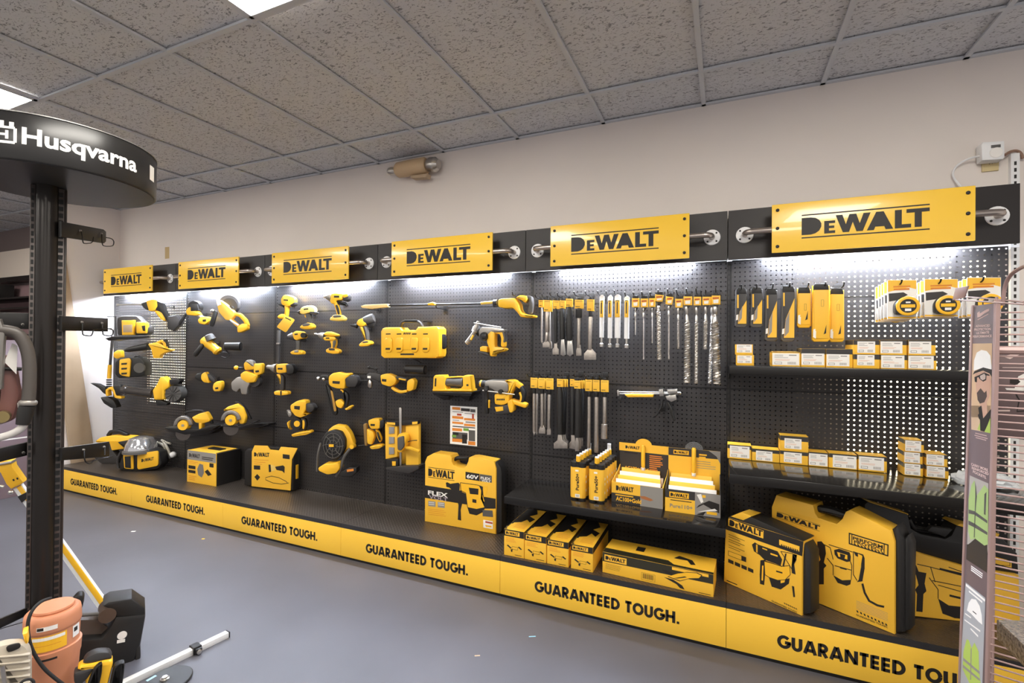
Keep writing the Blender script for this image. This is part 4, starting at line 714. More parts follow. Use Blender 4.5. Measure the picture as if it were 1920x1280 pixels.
for i, (x0, x1, y0, y1, yc, lab) in enumerate([(510, 545, 115, 462, 152, 'leftmost of four white tube packs'), (565, 600, 118, 466, 152, 'second of four white tube packs, with side print'), (611, 655, 112, 466, 150, 'third and widest of four white tube packs'), (675, 713, 122, 470, 150, 'rightmost white tube pack with clear lower end')]):
    t = Thing('bit_tube_pack', lab + ' between chisels and drill bits', 'bit pack', CF, ((x0+x1)/2, y0), .13, 0, 'white tube packs'); m = (x0+x1)/2
    p = t.part('tube', WPL); p.turned((m+2, y0+30), (m-1, y1-62), [(0, (x1-x0)*.44), (1, (x1-x0)*.44)], 0)
    p = t.part('header_card', WHT); p.prism([(x0+2, y0+14), (m-5, y0), (m+7, y0), (x1, y0+12), (x1, yc+8), (x0+2, yc+8)], .0, .004, .001)
    p = t.part('label', YELP); p.prism([(x0+4, yc), (x1-9, yc), (x1-10, 265), (x0+3, 265)], .0, .021, .003)
    q = t.part('label_print', INK, p); q.face([(m-6, yc+14), (m+1, yc+14), (m, yc+90), (m-7, yc+90)], .0215); q.face([(x0+6, yc+2), (x1-12, yc+2), (x1-12, yc+8), (x0+6, yc+8)], .0215)
    p = t.part('steel_bit', SIL); p.turned((m-1, y1-64), (m-2, y1), [(0, 9), (.6, 9), (.7, 16), (1, 16)], 0); t.done()
def spiral(p, t, a, b, r0, r1, turns, w=0):
    a3 = Vector((*t.P(a[0], a[1], w), w)); b3 = Vector((*t.P(b[0], b[1], w), w)); d = b3-a3; u = d.orthogonal().normalized(); v_ = d.cross(u).normalized(); n = int(turns*14); k = t.k
    p.cone(a3, b3, r0*k*.72, r1*k*.72, 10)
    for ph in (0, math.pi):
        pts = []
        for i in range(n+1):
            f = i/n; ang = ph+f*turns*2*math.pi; r = (r0+(r1-r0)*f)*k*.72; pts.append(a3+d*f+(u*math.cos(ang)+v_*math.sin(ang))*r)
        p.pipe(pts, max(r0, r1)*k*.36, 5)
FLU = mat('flute_steel', '#cbc5bd', .36, .95)
BITS = [((728, 138, 778, 198), (751, 205), (751, 260), 6, (751, 382), 4, 4, 7, 'shortest thin bit, first of the drill bit row'), ((786, 140, 836, 198), (805, 205), (805, 262), 6, (805, 545), 4, 5, 14, 'long thin bit, second of the drill bit row'), ((842, 138, 884, 196), (863, 205), (863, 262), 6, (863, 437), 4, 4, 9, 'medium thin bit, third of the drill bit row'),
 ((884, 112, 940, 160), (906, 188), (905, 225), 9, (911, 545), 12, 14, 13, 'stout spiral bit under a tilted card, fourth of the drill bit row'), ((955, 125, 1005, 180), (974, 190), (974, 250), 7, (974, 545), 5, 6, 14, 'slim long bit right of the tilted card'), ((1017, 142, 1067, 200), (1037, 205), (1037, 285), 8, (1037, 475), 7, 8, 8, 'shorter bit hanging left of the longest thick bit'),
 ((1072, 126, 1130, 185), (1090, 195), (1097, 300), 11, (1096, 698), 16, 21, 13, 'thick long spiral bit, left of the long trio'), ((1140, 128, 1190, 186), (1158, 200), (1158, 300), 9, (1155, 702), 12, 12, 17, 'slimmer long spiral bit, middle of the long trio'), ((1198, 128, 1252, 184), (1219, 196), (1219, 290), 9, (1216, 476), 13, 12, 8, 'short spiral bit between two long ones'),
 ((1240, 128, 1262, 184), (1262, 200), (1262, 300), 9, (1245, 704), 11, 11, 16, 'slim long spiral bit behind the thickest bit'), ((1260, 120, 1318, 180), (1283, 195), (1282, 300), 16, (1296, 708), 24, 25, 11, 'thickest spiral bit at the right end of the drill bit row')]
for card, a, m, rs, b_, r0, r1, tn, lab in BITS:
    x0, y0, x1, y1 = card; back = 'behind' in lab
    t = Thing('drill_bit', lab, 'drill bit', CF, ((x0+x1)/2, y0), .095 if back else .155 if 'tilted card, f' in lab else .13, 0, 'carded drill bits'); sl = 10 if 'tilted' in lab else 0
    p = t.part('hang_card', YELP); p.prism([(x0, y0), (x1, y0+sl*.6), (x1-sl, y1+sl*.5), (x0-sl*.3, y1-sl*.3)], -.003, .003, .001); q = t.part('card_label', WHT, p); q.face([(x0+10, y0+30), (x1-12, y0+26), (x1-14, y1-10), (x0+12, y1-8)], .0034); q2 = t.part('card_print', RED, p); q2.face([(x0+6, y0+14), (x1-10, y0+12), (x1-10, y0+20), (x0+6, y0+23)], .0038)
    p = t.part('hang_loop', BLK); p.prism([((x0+x1)/2-20, y0-16), ((x0+x1)/2+18, y0-18), ((x0+x1)/2+22, y0+3), ((x0+x1)/2-22, y0+3)], -.0025, .0025, .001); p.prism([(x0+12, y1), (x1-8, y1), ((a[0]+8), y1+26), (a[0]-8, y1+26)], -.004, .004, .002)
    p = t.part('shank', SIL); p.turned(a, m, [(0, rs*.8), (.1, rs), (.4, rs), (.45, rs*.75), (.55, rs*.75), (.6, rs), (1, max(rs, r0*.8))], 0, n=12); p = t.part('flute', STL if r0 < 10 else FLU); spiral(p, t, m, b_, r0, r1, tn)
    if r0 > 9: p.turned((b_[0], b_[1]-8), (b_[0], b_[1]+4), [(0, r1), (.6, r1*1.05), (1, r1*.8)], 0)
    t.done()
# lower chisel row
LG_ = 'chisels in the lower row'
chisel('bare pointed chisel, leftmost of the lower chisel row', (52, 667, 97, 735), [((76, 770), (76, 1030), 10)], [[(66, 1030), (86, 1030), (76, 1056)]], [(((76, 735), (76, 772)), 13)], .14, group=LG_)
chisel('bare pointed chisel behind the leftmost one of the lower row', (82, 672, 104, 735), [((95, 775), (94, 1030), 9)], [[(86, 1030), (103, 1030), (94, 1052)]], None, .10, group=LG_)
chisel('bare spade chisel between two thin ones at lower left', (106, 669, 148, 740), [((130, 772), (130, 1000), 11)], [[(120, 985), (140, 985), (151, 1012), (151, 1042), (106, 1040), (108, 1012)]], [(((130, 740), (130, 774)), 13)], .14, group=LG_)
chisel('thin bare rod chisel half hidden behind the lower left spade chisel', (140, 672, 156, 740), [((150, 772), (150, 1000), 7)], (), None, .09, group=LG_)
chisel('bare flat chisel, right one of the lower left trio', (155, 671, 203, 745), [((178, 775), (175, 1010), 12)], [spade(174, 1000, 1022, 1050, 18, 28)], [(((178, 745), (178, 778)), 14)], .14, group=LG_)
for i in range(3): chisel(['black sleeved wide spade chisel at the front of the lower centre stack', 'black sleeved wide spade chisel second in the lower centre stack', 'black sleeved wide spade chisel at the back of the lower centre stack'][i], (228+i*16, 675+i*1, 268+i*16, 728), [], [[(236+i*14, 1038-i*3), (258+i*12, 1038-i*3), (266+i*12, 1085-i*4), (298+i*3, 1105-i*6), (298+i*3, 1140-i*9), (206+i*14, 1140-i*9), (206+i*14, 1105-i*6), (230+i*13, 1085-i*4)]], [(((248+i*16, 728), (248+i*12, 1045)), 20-i*2)], .165-i*.042, group=LG_)
chisel('black sleeved spade chisel right of the lower centre stack', (315, 676, 343, 726), [], [[(322, 1042), (346, 1042), (350, 1088), (368, 1108), (364, 1150), (309, 1138), (309, 1106), (322, 1088)]], [(((332, 726), (333, 1048)), 17)], .14, group=LG_)
for i in range(3): chisel(['black sleeved narrow chisel at the front of the right stack', 'black sleeved narrow chisel second in the right stack', 'black sleeved narrow chisel at the back of the right stack'][i] + ' in the lower row', (343+i*14, 686-i, 385+i*14, 740-i), [], [spade(362+i*13, 1058-i*6, 1095-i*8, 1158-i*16, 15, 26)], [(((368+i*14, 740), (364+i*12, 1065)), 20-i*2)], .165-i*.042, group=LG_)
chisel('long plain steel rod, left of three at the end of the lower row', (417, 680, 462, 756), [((443, 790), (440, 1135), 13)], (), [(((443, 756), (443, 794)), 14)], .13, group=LG_)
chisel('longest plain steel rod, middle of three at the end of the lower row', (467, 682, 512, 758), [((492, 792), (490, 1165), 15)], (), [(((492, 758), (492, 796)), 15)], .13, group=LG_)
chisel('steel rod ending in a thick cylinder at the right end of the lower row', (520, 684, 572, 762), [((547, 792), (545, 980), 13), ((544, 975), (542, 1074), 21)], (), [(((547, 762), (547, 796)), 16)], .13, group=LG_)
for i, (tip, lab) in enumerate([((82, 112), 'thin pointed chisel'), ((128, 110), 'stepped spade chisel'), ((180, 98), 'third sleeved chisel'), ((230, 102), 'narrow gouge'), ((282, 98), 'wider gouge'), ((342, 92), 'outlined sleeve chisel'), ((418, 90), 'widest spade chisel'), ((500, 88), 'first white tube pack'), ((555, 88), 'second white tube pack'), ((610, 84), 'third white tube pack'), ((680, 97), 'rightmost white tube pack'), ((736, 97), 'shortest thin bit'), ((792, 93), 'second thin bit'), ((848, 96), 'third thin bit'), ((902, 80), 'tilted bit card'), ((966, 76), 'slim long bit'), ((1024, 77), 'shorter bit'), ((1091, 72), 'left bit of the long spiral trio'), ((1155, 70), 'middle bit of the long spiral trio'), ((1219, 80), 'short spiral bit'), ((1286, 68), 'thickest spiral bit')]): prong('black wire hook over the ' + lab, CF, tip, .17, 'wire hooks of the upper row')
for tip, lab in [((30, 640), 'lower left trio of chisels'), ((110, 640), 'lower left spade chisel'), ((240, 645), 'lower centre stack'), ((340, 640), 'lower right stack'), ((420, 655), 'first plain steel rod'), ((465, 655), 'longest plain steel rod'), ((510, 648), 'rod with thick cylinder')]: prong('black wire hook over the ' + lab, CF, tip, .17, 'wire hooks of the lower row')
# caulking gun
t = Thing('caulking_gun', 'silver and black caulking gun with a yellow strip under the drill bits', 'caulking gun', CF, (960, 780), .07, 0)
p = t.part('frame_rods', SIL); p.cyl((632, 762), (1050, 768), 5, w=.02); p.cyl((632, 775), (1050, 776), 4, w=-.02); p.prism([(628, 752), (640, 748), (642, 790), (630, 790)], -.03, .03, .003); q = t.part('end_clip', BLK, p); q.prism([(634, 800), (655, 796), (662, 820), (640, 824)], -.02, .02, .004)
p = t.part('yellow_strip', YEL); p.prism([(680, 782), (708, 778), (868, 780), (868, 798), (700, 798)], -.02, .03, .004)
p = t.part('mechanism', SIL); p.prism([(906, 748), (935, 744), (940, 790), (912, 792)], -.03, .03, .004); p.prism([(960, 748), (1030, 744), (1032, 768), (970, 776)], -.02, .03, .005); p.prism([(950, 790), (1020, 780), (1028, 815), (990, 830), (960, 815)], -.015, .02, .005); p.sph((1046, 772), 12, .0)
p = t.part('trigger', BLK); p.stroke([(930, 815), (925, 860), (895, 915), (868, 935)], [14, 13, 10, 7], -.01, .014, .004, 1); p = t.part('handle', BLK); p.stroke([(965, 830), (985, 870), (998, 920), (1012, 958)], [16, 20, 18, 14], -.014, .018, .005, 1); t.done()
prong('black wire hook carrying the caulking gun', CF, (925, 850), .06, 'hooks carrying single tools')
# blade packs
for i, (x0, x1, y0, y1, d, yl, lab) in enumerate([(62, 142, 135, 390, .12, 0, 'leftmost short blade pack, grey with a yellow wedge'), (160, 242, 130, 390, .12, 0, 'second short blade pack, grey with a yellow wedge'), (253, 337, 138, 478, .12, 0, 'long blade pack with yellow wedge, left of the pair'), (358, 450, 122, 480, .14, 0, 'long greyer blade pack, right of the pair'),
        (460, 553, 130, 392, .13, 1, 'short all yellow blade pack'), (558, 672, 108, 482, .15, 1, 'widest long yellow blade pack'), (668, 766, 136, 484, .12, 1, 'rightmost long yellow blade pack')]):
    t = Thing('blade_pack', lab, 'blade pack', CJ, ((x0+x1)/2, y0), d, 0, 'hanging blade packs'); w_ = x1-x0
    p = t.part('tray', YEL if yl else GRY); p.prism([(x0+4, y0+12), (x1-2, y0+12), (x1, y1-14), (x1-14, y1), (x0+14, y1), (x0, y1-14)], -.035, .0, .006)
    p = t.part('front_insert', YELP if yl else DGR); p.prism([(x0+12, y0+40), (x1-4, y0+40), (x1-6, y1-22), (x0+14, y1-22)], -.002, .004, .001)
    if not yl:
        q = t.part('yellow_wedge', YELP, p); q.face([(x1-5, y0+80), (x1-7, y1-24), (x0+18, y1-24), (x0+30, y0+(y1-y0)*.6)], .0044); q2 = t.part('grey_wedge', GINK, p); q2.face([(x0+30, y0+(y1-y0)*.62), (x0+w_*.6, y0+(y1-y0)*.45), (x0+w_*.55, y1-60), (x0+22, y1-30)], .0048); q = t.part('left_print', YELP, p); q.face([(x0+14, y0+45), (x0+24, y0+45), (x0+24, y0+130), (x0+14, y0+130)], .0046)
    else:
        q = t.part('wedge_print', INK, p); q.face([(x1-22, y1-110), (x1-24, y1-55), (x1-40, y1-48)], .0045); q.frame(*[t.P(x0+w_*.5, y0+120)[0], t.P(x0+w_*.65, y0+120)[0], t.P(0, y0+160)[1], t.P(0, y0+120)[1]], .001, .0046); q2 = t.part('sticker', WHT, p); q2.face([(x0+8, y1-65), (x0+26, y1-70), (x0+24, y1-20), (x0+6, y1-30)], .0046)
    q = t.part('white_sticker', WHT, p); q.face([(x0+8, y1-80), (x0+22, y1-84), (x0+20, y1-50), (x0+6, y1-46)], .005)
    p = t.part('hang_tab', BLK); p.prism([(x0+16, y0), (x1-14, y0), (x1-8, y0+18), (x1-4, y0+42), (x0+8, y0+42), (x0+8, y0+16)], -.014, .003, .003); t.done()
    prong('black wire hook over the ' + lab.split(',')[0], CJ, ((x0+x1)/2+[2, 2, 12, 12, 30, 30, 48][i], y0-[20, 20, 30, 22, 30, 12, 40][i]), .17, 'wire hooks of the blade packs')
# tape measures: carded, several deep on each hook
TPL = {'A': 'left', 'B': 'middle', 'C': 'right'}
for st, xs, y0, y1 in [('A', [(1042, 1230), (1018, 1206), (1000, 1188), (982, 1170), (963, 1150)], 84, 335), ('B', [(1280, 1496), (1252, 1470), (1234, 1450)], 78, 322), ('C', [(1552, 1772), (1522, 1740), (1500, 1716)], 68, 320)]:
    for j, (x0, x1) in enumerate(xs):
        dy = j*11; Y0, Y1 = y0+dy, y1+dy*.5; w_ = x1-x0
        lab = '%s in the %s stack of carded tape measures' % (['front card', 'second card', 'third card', 'fourth card', 'rearmost card'][j], TPL[st])
        t = Thing('tape_measure_pack', lab, 'tape measure', CJ, ((x0+x1)/2, Y0), .24-j*.045, 0, 'carded tape measures')
        p = t.part('card', WHT); p.prism([(x0, Y0+6), (x0+6, Y0), (x1, Y0), (x1, Y1), (x0, Y1)], -.0015, .0015, 0); q = t.part('yellow_header', YELP, p); q.face([(x0+3, Y0+3), (x1-3, Y0+3), (x1-3, Y0+60), (x1-50, Y0+48), (x0+3, Y0+78)], .002); q2 = t.part('header_print', ORG, p); q2.face([(x0+38, Y0+40), (x1-40, Y0+36), (x1-40, Y0+46), (x0+38, Y0+50)], .0024); q2.face([(x0+40, Y0+56), (x1-46, Y0+52), (x1-46, Y0+64), (x0+40, Y0+68)], .0024); q3 = t.part('dark_photo', DGR, p); q3.face([(x0+8, Y0+88), (x0+w_*.55, Y0+80), (x0+w_*.7, Y0+96), (x0+w_*.35, Y0+130), (x0+10, Y0+140)], .0022); q4 = t.part('lower_strip', YELP, p); q4.face([(x0+2, Y1-14), (x1-2, Y1-14), (x1-2, Y1-3), (x0+2, Y1-3)], .0022)
        p = t.part('tape_body', BLK); cx = x0+w_*.68; cy = Y0+168; p.prism([(cx-78, cy+55), (cx-80, cy-12), (cx-50, cy-50), (cx+35, cy-52), (cx+62, cy-20), (cx+62, cy+55)], .001, .034, .006, 1)
        q = t.part('yellow_ring', YEL, p); x, y = t.P(cx+4, cy, .034); k = t.k; q.lathe((x, y, .034), (x, y, .039), [(0, 62*k), (.7, 60*k), (1, 55*k), (1, 44*k), (.3, 43*k)], 26)
        q = t.part('ring_face', BLK, p); q.lathe((x, y, .034), (x, y, .0364), [(0, 44*k), (1, 44*k)], 26); q = t.part('face_print', YEL, p); q.rect(x-36*k, x+36*k, y-10*k, y+10*k, .0368); q = t.part('size_print', WHT, p); q.rect(x-16*k, x+16*k, y-32*k, y-16*k, .0368); q.rect(x-12*k, x+12*k, y+18*k, y+28*k, .0368); t.done()
    prong('black wire hook over the %s stack of tape measures' % TPL[st], CJ, ((xs[0][0]+xs[0][1])/2, y0-4), .27, 'wire hooks of the tape measures')
# ================================================================== CARTONS AND CASES
def carton(name, lab, cat, crop, bl, br, tl, z=None, y=None, depth=.1, group=None, mats=None):
    P0 = lambda p: (crop[0]+p[0]*crop[2], crop[1]+p[1]*crop[2])
    a, b = (at(*P0(bl), z=z), at(*P0(br), z=z)) if y is None else (at(*P0(bl), y=y), at(*P0(br), y=y))
    zz = z if z is not None else a.z
    yaw = math.degrees(math.atan2(b.y-a.y, b.x-a.x)) if y is None else 0
    t = Thing(name, lab, cat, crop, None, 0, yaw, group, origin=(a.x, a.y, zz)); t.W = Vector((b.x-a.x, b.y-a.y)).length
    t.H = t.P(*tl)[1]; t.D = depth; t.k = t.H
    t.fr = lambda: setattr(t, 'conv', lambda x, y_: (x*t.W, y_*t.H)); t.tr = lambda: setattr(t, 'conv', None)
    t.Pfr = lambda x, y_: (x*t.W, y_*t.H)
    t.SIDE = Matrix(((0, 0, 1, t.W), (0, 1, 0, 0), (-1, 0, 0, 0), (0, 0, 0, 1)))     # x runs back along the right side
    t.LSIDE = Matrix(((0, 0, -1, 0), (0, 1, 0, 0), (1, 0, 0, -depth), (0, 0, 0, 1)))
    t.TOP = Matrix(((1, 0, 0, 0), (0, 0, 1, t.H), (0, -1, 0, 0), (0, 0, 0, 1)))       # y runs back along the top
    return t
def small_box(lab, crop, bl, br, tl, z, y, group, depth=.12, band=.3, lx=(.14, .97), ly=(.08, .86), k=0, top=0):
    t = carton('small_box', lab, 'box', crop, bl, br, tl, z, y, depth, group); W_, H_ = t.W, t.H; t.fr()
    p = t.part('carton', YELP); p._prism([(0, 0), (W_, 0), (W_, H_), (0, H_)], -depth, 0, .0006)
    q = t.part('dark_band', DGR, p); q.rect(.0005, W_-.0005, H_*(1-band), H_*.995, .0004); q.M = t.LSIDE; q.rect(.001, depth-.001, H_*(1-band), H_*.995, .0004); q.M = t.SIDE; q.rect(.001, depth-.001, H_*(1-band), H_*.995, .0004)
    q = t.part('top_face', YELP if top else DGR, p); q.M = t.TOP; q.rect(.002, W_-.002, .002, depth-.002, .0004)
    q = t.part('label', WHT, p); x0, x1, y0, y1 = W_*lx[0], W_*lx[1], H_*ly[0], H_*ly[1]; q.rect(x0, x1, y0, y1, .0008)
    q = t.part('label_print', GINK, p); w_, h_ = x1-x0, y1-y0; q.bars(x0+w_*.08, x0+w_*.6, y1-h_*.42, y1-h_*.1, 3, .0012, .3, .4, k); q.frame(x0+w_*.08, x0+w_*.36, y0+h_*.08, y0+h_*.26, h_*.035, .0012); q.rect(x0+w_*.62, x0+w_*.9, y1-h_*.2, y1-h_*.12, .0012)
    for i in range(7): q.rect(x0+w_*(.58+.045*i), x0+w_*(.58+.045*i+.022), y0+h_*.08, y0+h_*.28, .0012)
    q = t.part('red_print', ORG, p); q.bars(x0+w_*.1, x0+w_*.75, y0+h_*.36, y0+h_*.52, 2, .0012, .25, .3, k+9)
    t.done(); return t
zu, zl = 1.399, .873
TG1, TG2 = 'small boxes on the upper shelf', 'small boxes on the lower shelf'
b = small_box('lower of two small boxes at the left end of the upper shelf', CJ, (70, 630), (184, 632), (70, 566), zu, -.24, TG1, .1, .0, (.06, .88), (.22, .95))
small_box('upper of two small boxes at the left end of the upper shelf', CJ, (64, 563), (177, 563), (64, 498), zu+b.H+.0006, -.24, TG1, .1, .0, (.08, .94), (.22, .98), 1)
small_box('box with a large label and yellow top, first of the upper shelf row', CJ, (302, 641), (482, 641), (302, 545), zu, -.25, TG1, .16, .05, (.0, .96), (.08, .9), 2, 1)
small_box('box with dark top band, second of the upper shelf row', CJ, (486, 641), (642, 643), (486, 526), zu, -.25, TG1, .16, .3, (.02, .96), (.1, .74), 3)
small_box('box with dark top band, third of the upper shelf row', CJ, (647, 645), (818, 648), (647, 528), zu, -.25, TG1, .16, .28, (.02, .88), (.08, .72), 4)
ST = []
for i, (x0, x1, xu0, xu1, nm) in enumerate([(824, 992, 822, 990, 'left'), (998, 1168, 994, 1166, 'middle'), (1173, 1358, 1176, 1352, 'right')]):
    b = small_box('lower box of the %s stacked pair on the upper shelf' % nm, CJ, (x0, 650+i*3), (x1, 654+i*3), (x0, 562+i*3), zu, -.26, TG1, .17, .36, (.14 if i == 0 else .02, .8 if i == 0 else .9), (.2 if i == 0 else .06, .96), 5+i)
    small_box('upper box of the %s stacked pair on the upper shelf' % nm, CJ, (xu0, 556), (xu1, 558), (xu0, 470), zu+b.H+.0006, -.26, TG1, .17, .34, (.16 if i == 0 else .02, .84), (.1, .9), 8+i)
for i, (x0, x1, yb, yt, lx, ly, dp, lab) in enumerate([(92, 263, 378, 278, (.1, .93), (.1, .93), .085, 'first box with large label at the left end of the lower shelf'), (268, 466, 405, 308, (.15, .75), (.06, .85), .085, 'second box on the lower shelf, its label off centre'), (470, 672, 428, 322, (.14, .78), (.12, .9), .085, 'lower box of the two high stack on the lower shelf'), (678, 816, 432, 332, (.0, .97), (.06, .9), .085, 'narrow box right of the two high stack'), (822, 1026, 455, 342, (.14, .97), (.06, .9), .085, 'wide box before the last of the lower shelf row'), (1034, 1240, 472, 355, (.02, .9), (.1, .92), .085, 'wide box at the end of the lower shelf row')]):
    b = small_box(lab, CK, (x0, yb), (x1, yb+4), (x0, yt), zl, -.105, TG2, dp, .28, lx, ly, 20+i, 1)
    if i == 2: small_box('upper box of the two high stack on the lower shelf', CK, (470, 320), (675, 324), (470, 214), zl+b.H+.0006, -.105, TG2, dp, .32, (.16, .76), (.16, .84), 30, 1)
for col, rows in [('left', [(1362, 1500, 492, 412), (1360, 1497, 408, 330), (1366, 1506, 326, 246)]), ('right', [(1524, 1684, 508, 430), (1522, 1676, 426, 346)])]:
    z0 = zl
    for r, (x0, x1, yb, yt) in enumerate(rows):
        b = small_box('%s box in the %s column of the stacked boxes by the plastic bag' % (['bottom', 'middle' if col == 'left' else 'upper', 'top'][r], col), CK, (x0, yb), (x1, yb+6), (x0, yt), z0, -.115, TG2, .095, .35, (.04, .86) if col == 'left' else (.02, .84), (.06, .96), 40+r, 1); z0 += b.H+.0006
# crumpled bag
bg = B('plastic_bag', mat('crinkled_film', '#e8ebee', .15, trans=.25, bump=1, bs=60)); rg = random.Random(3)
P_ = at(1340+1790*.26042, 760+500*.26042, z=zl); bg.ball((0, 0, 0), .085, (1.35, .9, .75), 22, 12, True)
for v in bg.bm.verts:
    v.co += Vector((rg.uniform(-1, 1), rg.uniform(-1, 1), rg.uniform(-.3, 1)))*.011
    v.co.z = max(0, v.co.z)
o = bg.build(); o.location = (1.075, -.17, zl); tag(o, 'crumpled clear plastic bag lying at the right end of the lower shelf', 'bag')
# adhesive cartridges
ct0 = None
cart_rows = [('left', -.804, ['front', 'second', 'third', 'fourth', 'fifth']), ('right', -.692, ['front', 'second', 'third', 'fourth', 'fifth', 'rearmost'])]
SH3 = .5855
for rn, cx, names in cart_rows:
    for j, nm in enumerate(names):
        lab = '%s dual cartridge in the %s row on the deep shelf' % (nm, rn)
        c_ = thing('adhesive_cartridge', lab, 'cartridge', (cx+j*.003, -.285+j*.0508, SH3), 0, 'dual adhesive cartridges')
        b = B('barrels', YELP)
        for s_ in (-1, 1): b.lathe((s_*.023, 0, .012), (s_*.023, 0, .193), [(0, .0225), (.02, .024), (.98, .024), (1, .0225)], 20)
        b.box(-.023, .023, -.0225, .0225, .013, .192); bo = b.build(c_)
        k = B('label_front', YELP); k.M = Matrix(((1, 0, 0, 0), (0, 0, 1, -.0243), (0, 1, 0, 0), (0, 0, 0, 1))); k.rect(-.03, .03, .013, .192, 0); k.build(c_)
        tx = B('lettering', INK); tx.M = Matrix(((0, -1, 0, .007), (0, 0, 1, -.0247), (1, 0, 0, .062), (0, 0, 0, 1))); tx.txt('Pure50+', -.004, -.003, .019, 0, .098, .035); tx.build(bo)
        wl_ = B('white_labels', WHT); wl_.M = Matrix(((1, 0, 0, 0), (0, 0, 1, -.0247), (0, 1, 0, 0), (0, 0, 0, 1))); wl_.rect(-.012, .016, .016, .036, 0); wl_.rect(-.012, .008, .168, .178, 0)
        wl_.M = Matrix(((0, 0, 1, .0474), (1, 0, 0, 0), (0, 1, 0, 0), (0, 0, 0, 1)))
        for yy in (.05, .1, .13): wl_.rect(-.008, .008, yy, yy+.014, 0)
        wl_.build(bo)
        bl_ = B('barcode', GINK); bl_.M = Matrix(((1, 0, 0, 0), (0, 0, 1, -.0251), (0, 1, 0, 0), (0, 0, 0, 1)))
        for i in range(6): bl_.rect(-.006+i*.003, -.0045+i*.003, .019, .032, 0)
        bl_.build(bo)
        cp = B('end_caps', BLK)
        for s_ in (-1, 1): cp.lathe((s_*.023, 0, .192), (s_*.023, 0, .222), [(0, .0245), (.3, .025), (.9, .025), (1, .022)], 18); cp.lathe((s_*.023, 0, 0), (s_*.023, 0, .013), [(0, .022), (1, .0225)], 18)
        cp.box(-.012, .012, -.018, .018, .192, .214); cp.build(c_)
        nz = B('nozzle_cap', [YEL, WPL]); nz.lathe((0, 0, .214), (0, 0, .255), [(0, .008), (.2, .011), (.25, .015), (1, .014)], 14); nz.mi(1); nz.lathe((0, 0, .255), (0, 0, .262), [(0, .013), (1, .012)], 12); nz.build(c_)
        if nm in ('fifth', 'rearmost') and (rn == 'left' or nm == 'rearmost'): cl = B('clear_tip', WPL); cl.lathe((0, 0, .262), (0, 0, .292), [(0, .011), (1, .012)], 12); cl.build(c_)
